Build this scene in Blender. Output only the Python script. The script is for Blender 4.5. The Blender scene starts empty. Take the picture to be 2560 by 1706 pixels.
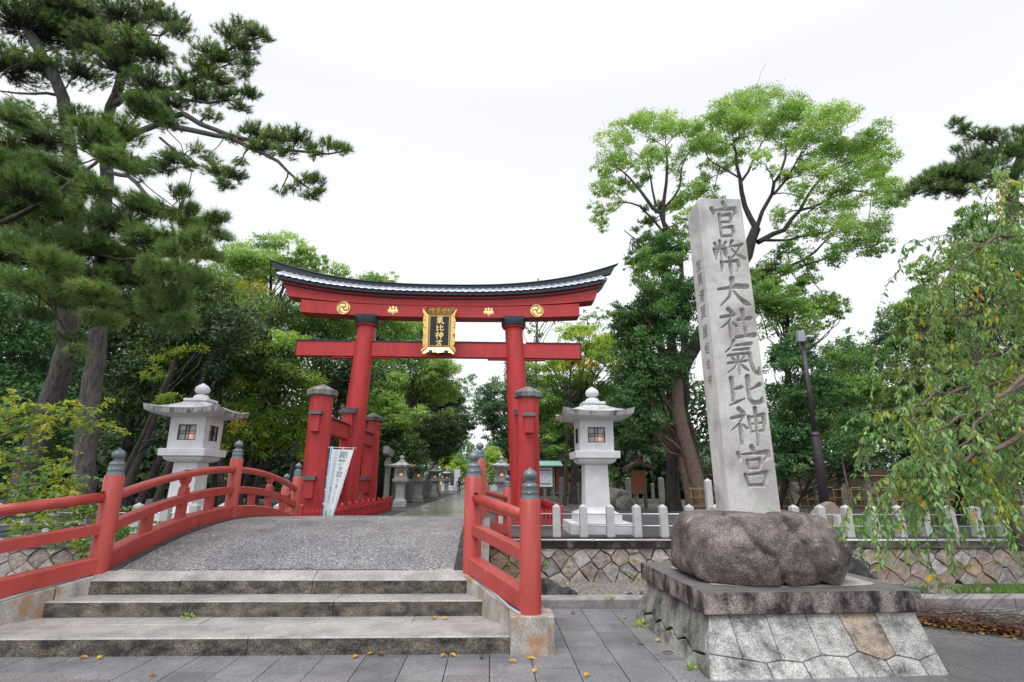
import bpy, math, random
import numpy as np
from mathutils import Vector, Matrix
R = math.radians
sc = bpy.context.scene
COL = sc.collection
rng = np.random.RandomState(7)
random.seed(7)

# ------------------------------------------------------------------ camera
cd = bpy.data.cameras.new('camera')
cam = bpy.data.objects.new('camera', cd)
COL.objects.link(cam)
CAM = np.array([0.0, 0.0, 1.5])
FPX = 1350.0
cd.sensor_width = 36.0
cd.lens = FPX / 2560.0 * 36.0
cd.clip_start = 0.05
cd.clip_end = 2000.0
rotm = Matrix.Rotation(R(-2.0), 4, 'Z') @ Matrix.Rotation(R(90 + 14.53), 4, 'X') @ Matrix.Rotation(R(0.25), 4, 'Z')
cam.matrix_world = Matrix.Translation(Vector(CAM)) @ rotm
sc.camera = cam
RM = np.array(rotm.to_3x3())
sc.render.resolution_x = 1024
sc.render.resolution_y = 682


def at(px, py, Y):
    """world point of a surveyed photo direction (pixels of the 2560x1706 photo) at ground distance Y"""
    v = RM @ np.array([(px - 1280.0) / FPX, -(py - 853.0) / FPX, -1.0])
    return CAM + v * (Y / v[1])


# ------------------------------------------------------------------ overcast sky and soft sun
W = bpy.data.worlds.new('World')
sc.world = W
W.use_nodes = True
wn = W.node_tree
wn.nodes.clear()
wo = wn.nodes.new('ShaderNodeOutputWorld')
bg = wn.nodes.new('ShaderNodeBackground')
bg2 = wn.nodes.new('ShaderNodeBackground')
add = wn.nodes.new('ShaderNodeAddShader')
sky = wn.nodes.new('ShaderNodeTexSky')
sky.sky_type = 'NISHITA'
sky.sun_disc = False
SUN_EL, SUN_AZ = 62.0, 205.0
sky.sun_elevation = R(SUN_EL)
sky.sun_rotation = R(SUN_AZ)
hs = wn.nodes.new('ShaderNodeHueSaturation')
hs.inputs['Saturation'].default_value = 0.35
wn.links.new(sky.outputs[0], hs.inputs['Color'])
wn.links.new(hs.outputs[0], bg.inputs['Color'])
bg.inputs['Strength'].default_value = 0.05
# cloud deck: almost even, a little brighter low down, with very soft cloud structure
tc = wn.nodes.new('ShaderNodeTexCoord')
sx = wn.nodes.new('ShaderNodeSeparateXYZ')
wn.links.new(tc.outputs['Generated'], sx.inputs[0])
cr = wn.nodes.new('ShaderNodeValToRGB')
cr.color_ramp.elements[0].position = 0.0
cr.color_ramp.elements[0].color = (0.685, 0.685, 0.675, 1)
cr.color_ramp.elements[1].position = 1.0
cr.color_ramp.elements[1].color = (1.10, 1.11, 1.15, 1)
e_ = cr.color_ramp.elements.new(0.62)
e_.color = (0.585, 0.59, 0.615, 1)
wn.links.new(sx.outputs['Z'], cr.inputs[0])
ns = wn.nodes.new('ShaderNodeTexNoise')
ns.inputs['Scale'].default_value = 2.2
ns.inputs['Detail'].default_value = 3
wn.links.new(tc.outputs['Generated'], ns.inputs['Vector'])
mr = wn.nodes.new('ShaderNodeMapRange')
mr.inputs[3].default_value = 0.955
mr.inputs[4].default_value = 1.045
wn.links.new(ns.outputs[0], mr.inputs[0])
vm = wn.nodes.new('ShaderNodeVectorMath')
vm.operation = 'SCALE'
wn.links.new(cr.outputs[0], vm.inputs[0])
wn.links.new(mr.outputs[0], vm.inputs['Scale'])
wn.links.new(vm.outputs[0], bg2.inputs['Color'])
bg2.inputs['Strength'].default_value = 1.0
wn.links.new(bg.outputs[0], add.inputs[0])
wn.links.new(bg2.outputs[0], add.inputs[1])
wn.links.new(add.outputs[0], wo.inputs[0])

sd = bpy.data.lights.new('sun', 'SUN')
sd.energy = 1.5
sd.angle = R(40)
sd.color = (1.0, 0.97, 0.93)
sun = bpy.data.objects.new('sun', sd)
COL.objects.link(sun)
az = R(SUN_AZ)
el = R(SUN_EL)
sdir = Vector((math.sin(az) * math.cos(el), math.cos(az) * math.cos(el), math.sin(el)))
sun.rotation_euler = sdir.to_track_quat('Z', 'Y').to_euler()
sun.location = (0, -5, 40)

sc.view_settings.view_transform = 'Standard'
sc.view_settings.look = 'None'
sc.view_settings.exposure = 0.42
sc.view_settings.gamma = 1.0
sc.view_settings.use_curve_mapping = False
sc.render.engine = 'CYCLES'
sc.cycles.max_bounces = 7
sc.cycles.diffuse_bounces = 4
sc.cycles.glossy_bounces = 3
sc.cycles.transmission_bounces = 4
sc.cycles.transparent_max_bounces = 4

# ------------------------------------------------------------------ materials
MATS = {}


def _base(name):
    m = bpy.data.materials.new(name)
    m.use_nodes = True
    nt = m.node_tree
    b = nt.nodes['Principled BSDF']
    MATS[name] = m
    return m, nt, b


def _noise(nt, scale, detail=5, rough=0.6, vec=None, stretch=None):
    g = nt.nodes.new('ShaderNodeNewGeometry') if vec is None else None
    src = g.outputs['Position'] if g else vec
    if stretch:
        mp = nt.nodes.new('ShaderNodeMapping')
        mp.inputs['Scale'].default_value = stretch
        nt.links.new(src, mp.inputs['Vector'])
        src = mp.outputs[0]
    n = nt.nodes.new('ShaderNodeTexNoise')
    n.inputs['Scale'].default_value = scale
    n.inputs['Detail'].default_value = detail
    n.inputs['Roughness'].default_value = rough
    nt.links.new(src, n.inputs['Vector'])
    return n.outputs[0]


def _ramp(nt, fac, stops):
    r = nt.nodes.new('ShaderNodeValToRGB')
    while len(r.color_ramp.elements) < len(stops):
        r.color_ramp.elements.new(0.5)
    for e, (p, c) in zip(r.color_ramp.elements, stops):
        e.position = p
        e.color = (c[0], c[1], c[2], 1) if len(c) == 3 else c
    nt.links.new(fac, r.inputs[0])
    return r.outputs[0]


def _mix(nt, fac, a, b, mode='MIX'):
    m = nt.nodes.new('ShaderNodeMix')
    m.data_type = 'RGBA'
    m.blend_type = mode
    for sock, val in ((m.inputs[0], fac), (m.inputs[6], a), (m.inputs[7], b)):
        if isinstance(val, (int, float)):
            sock.default_value = val
        elif isinstance(val, tuple):
            sock.default_value = (val[0], val[1], val[2], 1)
        else:
            nt.links.new(val, sock)
    return m.outputs[2]


def _vary(nt, col, amt):
    oi = nt.nodes.new('ShaderNodeObjectInfo')
    mr = nt.nodes.new('ShaderNodeMapRange')
    mr.inputs[3].default_value = 1 - amt
    mr.inputs[4].default_value = 1 + amt
    nt.links.new(oi.outputs['Random'], mr.inputs[0])
    v = nt.nodes.new('ShaderNodeVectorMath')
    v.operation = 'SCALE'
    nt.links.new(col, v.inputs[0])
    nt.links.new(mr.outputs[0], v.inputs['Scale'])
    return v.outputs[0]


def _bump(nt, b, h, strength=0.3, dist=0.01):
    bp = nt.nodes.new('ShaderNodeBump')
    bp.inputs['Strength'].default_value = strength
    bp.inputs['Distance'].default_value = dist
    nt.links.new(h, bp.inputs['Height'])
    nt.links.new(bp.outputs[0], b.inputs['Normal'])


def stone(name, light, dark, scale=2.0, lo=0.4, hi=0.65, speck=0.25, speckscale=120, rough=(0.5, 0.85),
          bump=0.4, dist=0.006, vary=0.08, stretch=None, tint=None, tintscale=0.7, pit=None):
    m, nt, b = _base(name)
    n1 = _noise(nt, scale, 7, 0.68, stretch=stretch)
    c = _ramp(nt, n1, [(lo, light), (hi, dark)])
    n2 = _noise(nt, speckscale, 2, 0.7)
    sp = _ramp(nt, n2, [(0.35, (1 - speck,) * 3), (0.65, (1 + speck,) * 3)])
    c = _mix(nt, 1.0, c, sp, 'MULTIPLY')
    if tint:
        n3 = _noise(nt, tintscale, 4, 0.6)
        f = _ramp(nt, n3, [(0.5, (0, 0, 0)), (0.68, (1, 1, 1))])
        c = _mix(nt, f, c, tint)
    if pit:
        n4 = _noise(nt, pit[0], 3, 0.5)
        f = _ramp(nt, n4, [(pit[1], (0, 0, 0)), (pit[1] + 0.05, (1, 1, 1))])
        c = _mix(nt, f, c, pit[2])
    if vary:
        c = _vary(nt, c, vary)
    nt.links.new(c, b.inputs['Base Color'])
    rr = _ramp(nt, n1, [(0.3, (rough[0],) * 3), (0.7, (rough[1],) * 3)])
    nt.links.new(rr, b.inputs['Roughness'])
    mx = _mix(nt, 0.45, n1, n2)
    _bump(nt, b, mx, bump, dist)
    return m


def paint(name, col, rough=0.4, wear=None, wearscale=3, metallic=0.0, bump=0.06, spec=0.5, coat=0.0, vary=0.0, streak=0.06):
    m, nt, b = _base(name)
    n = _noise(nt, 1.6, 6, 0.7, stretch=(2.5, 2.5, 0.6))
    c = _ramp(nt, n, [(0.3, tuple(x * (1 - streak * 2) for x in col)), (0.7, tuple(min(1, x * (1 + streak * 2)) for x in col))])
    if wear:
        n2 = _noise(nt, wearscale, 8, 0.75)
        f = _ramp(nt, n2, [(0.62, (0, 0, 0)), (0.70, (1, 1, 1))])
        c = _mix(nt, f, c, wear)
    if vary:
        c = _vary(nt, c, vary)
    nt.links.new(c, b.inputs['Base Color'])
    b.inputs['Metallic'].default_value = metallic
    b.inputs['Specular IOR Level'].default_value = spec
    b.inputs['Coat Weight'].default_value = coat
    rr = _ramp(nt, n, [(0.3, (rough * 0.75,) * 3), (0.7, (min(1, rough * 1.3),) * 3)])
    nt.links.new(rr, b.inputs['Roughness'])
    _bump(nt, b, _noise(nt, 25, 4), bump, 0.004)
    return m


def leafmat(name, dark, mid, light, trans=0.35, rough=0.5, spec=0.35):
    m, nt, b = _base(name)
    a = nt.nodes.new('ShaderNodeAttribute')
    a.attribute_name = 'tone'
    c = _ramp(nt, a.outputs['Fac'], [(0.0, dark), (0.5, mid), (1.0, light)])
    nt.links.new(c, b.inputs['Base Color'])
    b.inputs['Roughness'].default_value = rough
    b.inputs['Specular IOR Level'].default_value = spec
    t = nt.nodes.new('ShaderNodeBsdfTranslucent')
    c2 = _mix(nt, 1.0, c, (1.0, 1.0, 0.55), 'MULTIPLY')
    nt.links.new(c2, t.inputs['Color'])
    mx = nt.nodes.new('ShaderNodeMixShader')
    mx.inputs[0].default_value = trans
    nt.links.new(b.outputs[0], mx.inputs[1])
    nt.links.new(t.outputs[0], mx.inputs[2])
    nt.links.new(mx.outputs[0], nt.nodes['Material Output'].inputs[0])
    return m


def bark(name, a, bcol, scale=9, stretch=(1, 1, 0.22)):
    m, nt, b = _base(name)
    n = _noise(nt, scale, 8, 0.7, stretch=stretch)
    c = _ramp(nt, n, [(0.36, bcol), (0.62, a)])
    n2 = _noise(nt, 2.2, 4)
    f = _ramp(nt, n2, [(0.5, (0, 0, 0)), (0.75, (0.5, 0.5, 0.5))])
    c = _mix(nt, f, c, (0.10, 0.12, 0.07))
    nt.links.new(c, b.inputs['Base Color'])
    b.inputs['Roughness'].default_value = 0.85
    _bump(nt, b, n, 0.9, 0.05)
    return m


def plain(name, col, rough=0.6, emis=None, strength=1.0, metallic=0):
    m, nt, b = _base(name)
    b.inputs['Base Color'].default_value = (*col, 1)
    b.inputs['Roughness'].default_value = rough
    b.inputs['Metallic'].default_value = metallic
    if emis:
        b.inputs['Emission Color'].default_value = (*emis, 1)
        b.inputs['Emission Strength'].default_value = strength
    return m


rail_red = paint('rail_red', (0.41, 0.055, 0.044), 0.34, wear=(0.55, 0.17, 0.13), wearscale=6, bump=0.15, streak=0.10)
torii_red = paint('torii_red', (0.47, 0.034, 0.038), 0.5, wear=(0.36, 0.045, 0.05), wearscale=3.5, bump=0.15, streak=0.12)
roof_black = paint('roof_black', (0.022, 0.034, 0.05), 0.45, bump=0.05)
tile_grey = paint('tile_grey', (0.50, 0.53, 0.62), 0.28, metallic=0.35, vary=0.12)
gold = paint('gold_leaf', (0.95, 0.62, 0.22), 0.26, metallic=1.0, bump=0.15)
gold_pale = paint('gold_crest', (1.0, 0.74, 0.32), 0.42, metallic=0.85, bump=0.1)
bronze = paint('bronze_cap', (0.16, 0.19, 0.21), 0.38, wear=(0.30, 0.31, 0.30), wearscale=9, metallic=0.35)
board_blue = paint('plaque_board', (0.010, 0.018, 0.032), 0.4)
granite_lamp = stone('lantern_granite', (0.66, 0.67, 0.69), (0.50, 0.51, 0.54), 1.6, 0.4, 0.75, 0.06, 160, (0.6, 0.8), 0.15, 0.003, 0.03)
granite_lamp_dark = stone('weathered_roof_granite', (0.50, 0.51, 0.53), (0.13, 0.135, 0.13), 3.5, 0.42, 0.70, 0.12, 120, (0.5, 0.8), 0.3, 0.004, 0.05)
granite_eave = stone('stained_eave_granite', (0.42, 0.43, 0.42), (0.07, 0.07, 0.055), 5.0, 0.45, 0.60, 0.15, 120, (0.5, 0.8), 0.3, 0.004, 0.05, stretch=(1, 1, 0.4))
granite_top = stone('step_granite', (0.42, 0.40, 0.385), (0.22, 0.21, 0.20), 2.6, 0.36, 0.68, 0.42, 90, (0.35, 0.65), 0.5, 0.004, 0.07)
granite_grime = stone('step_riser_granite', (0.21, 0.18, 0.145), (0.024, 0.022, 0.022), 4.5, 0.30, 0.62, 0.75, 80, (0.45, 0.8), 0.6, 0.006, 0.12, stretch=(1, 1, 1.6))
granite_pale = stone('pale_granite', (0.42, 0.39, 0.36), (0.17, 0.15, 0.13), 3.5, 0.42, 0.7, 0.35, 90, (0.5, 0.8), 0.5, 0.004, 0.08, stretch=(1.6, 1.6, 0.5), tint=(0.34, 0.19, 0.09), tintscale=4.5)
monument_stone = stone('monument_granite', (0.62, 0.615, 0.60), (0.42, 0.415, 0.40), 4.0, 0.42, 0.75, 0.14, 90, (0.6, 0.85), 0.35, 0.003, 0, tint=(0.36, 0.33, 0.34), tintscale=1.6, pit=(60, 0.70, (0.22, 0.21, 0.20)))
groove_stone = stone('groove_granite', (0.50, 0.495, 0.475), (0.22, 0.215, 0.20), 12.0, 0.45, 0.75, 0.2, 90, (0.6, 0.85), 0.35, 0.003, 0)
cap_granite = stone('pillar_cap_granite', (0.27, 0.265, 0.26), (0.07, 0.07, 0.068), 4.0, 0.42, 0.62, 0.25, 90, (0.5, 0.8), 0.5, 0.005, 0.1, stretch=(1, 1, 0.4))
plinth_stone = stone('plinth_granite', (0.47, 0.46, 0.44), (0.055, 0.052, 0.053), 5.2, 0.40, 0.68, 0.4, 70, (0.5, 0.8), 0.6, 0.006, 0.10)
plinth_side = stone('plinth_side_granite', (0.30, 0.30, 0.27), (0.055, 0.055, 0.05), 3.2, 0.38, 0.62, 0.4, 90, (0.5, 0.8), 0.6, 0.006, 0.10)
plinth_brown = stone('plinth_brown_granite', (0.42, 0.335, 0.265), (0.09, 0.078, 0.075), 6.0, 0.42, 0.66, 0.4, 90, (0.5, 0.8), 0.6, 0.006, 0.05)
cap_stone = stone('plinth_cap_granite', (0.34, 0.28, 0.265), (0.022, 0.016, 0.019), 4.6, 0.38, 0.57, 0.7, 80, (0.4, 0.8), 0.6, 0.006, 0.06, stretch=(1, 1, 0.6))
cap_top = stone('plinth_cap_top', (0.20, 0.19, 0.185), (0.11, 0.10, 0.10), 2.2, 0.4, 0.65, 0.35, 120, (0.22, 0.55), 0.4, 0.004, 0.05)
mortar = stone('mortar_bed', (0.48, 0.46, 0.42), (0.32, 0.30, 0.27), 7, 0.4, 0.65, 0.15, 90, (0.7, 0.9), 0.5, 0.01, 0)
boulder_stone = stone('boulder_stone', (0.27, 0.215, 0.20), (0.060, 0.045, 0.044), 3.4, 0.32, 0.64, 0.5, 60, (0.35, 0.75), 1.0, 0.035, 0, pit=(6, 0.68, (0.42, 0.40, 0.385)))
black_rock = stone('black_rock', (0.05, 0.052, 0.052), (0.012, 0.013, 0.014), 5, 0.4, 0.6, 0.5, 60, (0.3, 0.7), 1.0, 0.03, 0.1)
wall_stone = stone('wall_stone', (0.43, 0.36, 0.325), (0.14, 0.115, 0.105), 6.5, 0.36, 0.72, 0.3, 60, (0.6, 0.9), 1.0, 0.02, 0.28, tint=(0.36, 0.26, 0.18), tintscale=0.6)
wall_stone2 = stone('wall_stone_grey', (0.44, 0.405, 0.39), (0.17, 0.155, 0.15), 6.5, 0.38, 0.72, 0.3, 60, (0.6, 0.9), 1.0, 0.02, 0.25)
wall_dark = stone('wall_joint', (0.03, 0.032, 0.026), (0.012, 0.012, 0.01), 8, 0.4, 0.6, 0.3, 60, (0.7, 0.9), 0.8, 0.02, 0)
coping_dark = stone('coping_stone', (0.24, 0.18, 0.15), (0.026, 0.018, 0.018), 2.6, 0.28, 0.48, 0.4, 90, (0.5, 0.8), 0.6, 0.006, 0.15, stretch=(1.6, 1, 1.0))
coping_grey = stone('coping_stone_mossy', (0.17, 0.16, 0.13), (0.045, 0.045, 0.035), 3.5, 0.38, 0.62, 0.4, 90, (0.5, 0.8), 0.6, 0.006, 0.15)
post_stone = stone('post_granite', (0.50, 0.51, 0.51), (0.38, 0.385, 0.37), 4, 0.4, 0.8, 0.16, 110, (0.6, 0.8), 0.25, 0.003, 0.05)
old_post = stone('old_post_granite', (0.27, 0.265, 0.235), (0.14, 0.145, 0.115), 4, 0.4, 0.8, 0.16, 110, (0.6, 0.8), 0.3, 0.003, 0.12)
slab_wet = stone('wet_slab', (0.235, 0.236, 0.25), (0.115, 0.116, 0.125), 1.6, 0.36, 0.66, 0.5, 95, (0.14, 0.45), 0.35, 0.003, 0.13, stretch=(1, 1, 1))
slab_dark = stone('wet_slab_dark', (0.055, 0.058, 0.062), (0.03, 0.03, 0.033), 1.5, 0.38, 0.68, 0.3, 150, (0.25, 0.6), 0.5, 0.004, 0.15)
path_slab = stone('path_slab', (0.24, 0.235, 0.20), (0.15, 0.15, 0.13), 0.9, 0.38, 0.68, 0.12, 120, (0.10, 0.34), 0.15, 0.002, 0.12)
joint_dark = stone('joint_sand', (0.05, 0.05, 0.05), (0.025, 0.025, 0.025), 6, 0.4, 0.6, 0.3, 100, (0.6, 0.8), 0.3, 0.004, 0)
kerb_stone = stone('kerb_granite', (0.33, 0.31, 0.315), (0.15, 0.142, 0.145), 3, 0.4, 0.65, 0.3, 130, (0.4, 0.7), 0.4, 0.004, 0.08)


def aggregate():
    m, nt, b = _base('aggregate_deck')
    g = nt.nodes.new('ShaderNodeNewGeometry')
    v = nt.nodes.new('ShaderNodeTexVoronoi')
    v.inputs['Scale'].default_value = 70
    nt.links.new(g.outputs['Position'], v.inputs['Vector'])
    sepx = nt.nodes.new('ShaderNodeSeparateColor')
    nt.links.new(v.outputs['Color'], sepx.inputs[0])
    c = _ramp(nt, sepx.outputs[0], [(0.0, (0.085, 0.09, 0.105)), (0.3, (0.17, 0.174, 0.19)), (0.7, (0.28, 0.278, 0.29)), (0.93, (0.46, 0.42, 0.39)), (1.0, (0.72, 0.71, 0.71))])
    f = _ramp(nt, v.outputs['Distance'], [(0.0, (1, 1, 1)), (0.75, (0.75, 0.75, 0.75)), (1.0, (0.35, 0.35, 0.36))])
    c = _mix(nt, 1.0, c, f, 'MULTIPLY')
    n = _noise(nt, 1.4, 6, 0.7)
    w = _ramp(nt, n, [(0.35, (0.72, 0.72, 0.75)), (0.65, (1.12, 1.11, 1.1))])
    c = _mix(nt, 1.0, c, w, 'MULTIPLY')
    nt.links.new(c, b.inputs['Base Color'])
    rr = _ramp(nt, n, [(0.3, (0.3,) * 3), (0.7, (0.6,) * 3)])
    nt.links.new(rr, b.inputs['Roughness'])
    inv = nt.nodes.new('ShaderNodeMath')
    inv.operation = 'SUBTRACT'
    inv.inputs[0].default_value = 1.0
    nt.links.new(v.outputs['Distance'], inv.inputs[1])
    _bump(nt, b, inv.outputs[0], 0.7, 0.006)
    return m


aggregate_deck = aggregate()
gravel = stone('dark_gravel', (0.085, 0.088, 0.098), (0.035, 0.037, 0.042), 14, 0.4, 0.62, 0.6, 45, (0.5, 0.8), 1.0, 0.03, 0, tint=(0.13, 0.11, 0.09), tintscale=0.5)
plaza = stone('pale_plaza', (0.40, 0.40, 0.40), (0.30, 0.30, 0.30), 0.3, 0.4, 0.65, 0.1, 45, (0.3, 0.5), 0.3, 0.01, 0)
soil = stone('bed_soil', (0.085, 0.068, 0.048), (0.03, 0.026, 0.02), 5, 0.4, 0.62, 0.4, 45, (0.6, 0.9), 1.0, 0.03, 0, tint=(0.06, 0.11, 0.03), tintscale=1.5)
pebble_mat = stone('river_pebble', (0.27, 0.235, 0.21), (0.06, 0.052, 0.048), 11, 0.4, 0.7, 0.2, 60, (0.5, 0.8), 0.5, 0.01, 0)
pine_bark = bark('pine_bark', (0.12, 0.105, 0.10), (0.022, 0.018, 0.018), 11)
dark_bark = bark('dark_bark', (0.085, 0.075, 0.07), (0.022, 0.018, 0.018), 8)
red_bark = bark('reddish_bark', (0.24, 0.165, 0.125), (0.09, 0.058, 0.045), 16, (1, 1, 0.5))
twig_bark = bark('twig_bark', (0.27, 0.20, 0.17), (0.13, 0.09, 0.075), 12, (1, 1, 1))
limb_bark = bark('limb_bark', (0.055, 0.045, 0.04), (0.018, 0.014, 0.012), 9)
granite_path = stone('path_lantern_granite', (0.40, 0.405, 0.41), (0.24, 0.245, 0.25), 2.4, 0.4, 0.75, 0.1, 120, (0.6, 0.8), 0.2, 0.003, 0.12)

L_dark = leafmat('leaf_dark', (0.026, 0.060, 0.022), (0.052, 0.110, 0.035), (0.125, 0.212, 0.060), 0.25, 0.42)
L_deep = leafmat('leaf_deep', (0.037, 0.104, 0.039), (0.078, 0.186, 0.066), (0.169, 0.335, 0.105), 0.25, 0.42)
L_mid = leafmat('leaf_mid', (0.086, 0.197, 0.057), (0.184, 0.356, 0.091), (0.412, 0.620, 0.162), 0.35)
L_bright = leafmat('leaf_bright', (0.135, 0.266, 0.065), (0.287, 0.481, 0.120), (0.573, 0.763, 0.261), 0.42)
L_lime = leafmat('leaf_lime', (0.152, 0.303, 0.054), (0.351, 0.542, 0.098), (0.700, 0.797, 0.174), 0.42)
L_yellow = leafmat('leaf_yellow', (0.275, 0.285, 0.030), (0.578, 0.475, 0.074), (0.800, 0.522, 0.090), 0.42)
L_olive = leafmat('leaf_olive', (0.079, 0.153, 0.046), (0.169, 0.270, 0.073), (0.337, 0.454, 0.127), 0.3)
L_grey = leafmat('leaf_greygreen', (0.096, 0.192, 0.104), (0.174, 0.313, 0.157), (0.295, 0.470, 0.227), 0.35)
L_pine = leafmat('needle_green', (0.074, 0.142, 0.048), (0.165, 0.282, 0.078), (0.413, 0.495, 0.133), 0.25, 0.4)
L_pine2 = leafmat('needle_blue_green', (0.072, 0.140, 0.047), (0.159, 0.283, 0.086), (0.355, 0.478, 0.134), 0.25, 0.4)
L_cherry = leafmat('cherry_leaf', (0.110, 0.252, 0.086), (0.235, 0.426, 0.146), (0.469, 0.598, 0.172), 0.45, 0.4, 0.45)
L_cherryy = leafmat('cherry_leaf_turning', (0.138, 0.261, 0.035), (0.358, 0.454, 0.062), (0.660, 0.578, 0.087), 0.45, 0.45)
L_orange = leafmat('leaf_orange', (0.605, 0.275, 0.020), (0.825, 0.462, 0.020), (0.850, 0.550, 0.050), 0.3, 0.5)
L_brown = leafmat('leaf_brown', (0.06, 0.028, 0.018), (0.17, 0.065, 0.035), (0.34, 0.16, 0.07), 0.1, 0.6)
L_grass = leafmat('grass_blade', (0.05, 0.13, 0.02), (0.10, 0.23, 0.03), (0.22, 0.38, 0.06), 0.4)

frame_brown = paint('window_frame_brown', (0.035, 0.026, 0.024), 0.5)
pane_mat = plain('frosted_pane', (0.30, 0.33, 0.31), 0.25)
lamp_glow = plain('lamp_glow', (0.9, 0.5, 0.2), 0.5, (1.0, 0.42, 0.14), 1.3)
steel = plain('steel_pipe', (0.62, 0.65, 0.70), 0.3, metallic=0.6)
dark_metal = paint('dark_metal', (0.045, 0.035, 0.045), 0.4)
grey_metal = plain('camera_grey', (0.33, 0.37, 0.42), 0.5)
bamboo = paint('bamboo', (0.33, 0.22, 0.08), 0.5, vary=0.15)
bamboo_brown = paint('bamboo_screen', (0.065, 0.038, 0.020), 0.6, vary=0.2)
wood_orange = paint('notice_wood', (0.34, 0.12, 0.055), 0.5)
wood_tan = paint('notice_panel_wood', (0.24, 0.155, 0.09), 0.6)
mint_roof = plain('mint_copper_roof', (0.30, 0.52, 0.47), 0.45)
white_paint = plain('white_panel', (0.74, 0.77, 0.78), 0.5)
green_paint = plain('green_trim', (0.03, 0.12, 0.09), 0.5)
grey_wood = paint('grey_post_wood', (0.16, 0.155, 0.145), 0.7)
shrine_orange = paint('vermilion_wall', (0.55, 0.13, 0.035), 0.6)
tan_stone = stone('tan_monument', (0.30, 0.24, 0.19), (0.24, 0.19, 0.15), 3, 0.4, 0.7, 0.1, 90, (0.4, 0.6), 0.2, 0.003, 0)
cloth_white = plain('banner_cloth', (0.78, 0.81, 0.86), 0.7)
cyan_pole = plain('cyan_pole', (0.08, 0.55, 0.80), 0.4)
print_green = plain('print_green', (0.20, 0.50, 0.26), 0.6)
print_grey = plain('print_grey_green', (0.22, 0.36, 0.32), 0.6)
print_dark = plain('print_dark', (0.05, 0.06, 0.06), 0.6)
ink_dark = plain('carved_ink', (0.09, 0.085, 0.08), 0.8)
skin_mat = plain('skin', (0.45, 0.27, 0.20), 0.6)
shirt_mat = plain('white_shirt', (0.62, 0.66, 0.74), 0.8)
navy_mat = plain('navy_cloth', (0.012, 0.016, 0.03), 0.8)
hair_mat = plain('dark_hair', (0.012, 0.01, 0.01), 0.6)

# ------------------------------------------------------------------ object helpers
OFF = {}


def mesh_from(name, verts, faces, mats, midx=None, smooth=False):
    me = bpy.data.meshes.new(name)
    me.from_pydata([tuple(map(float, v)) for v in verts], [], faces)
    for m in (mats if isinstance(mats, (list, tuple)) else [mats]):
        me.materials.append(m)
    if midx is not None:
        me.polygons.foreach_set('material_index', midx)
    if smooth:
        me.polygons.foreach_set('use_smooth', [True] * len(me.polygons))
    me.update()
    return me


def link(name, me, parent=None):
    o = bpy.data.objects.new(name, me)
    COL.objects.link(o)
    if parent is not None:
        o.parent = parent
        OFF[o.name] = OFF.get(parent.name, (0, 0, 0))
    return o


def setp(o, label=None, cat=None, group=None, kind=None):
    if label:
        o['label'] = label
    if cat:
        o['category'] = cat
    if group:
        o['group'] = group
    if kind:
        o['kind'] = kind
    return o


def thing(name, label, cat, loc=(0, 0, 0), rotz=0, group=None, local=False):
    o = bpy.data.objects.new(name, None)
    COL.objects.link(o)
    o.empty_display_size = 0.1
    o.location = loc
    o.rotation_euler = (0, 0, rotz)
    OFF[o.name] = (0, 0, 0) if local else tuple(loc)
    return setp(o, label, cat, group)


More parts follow.
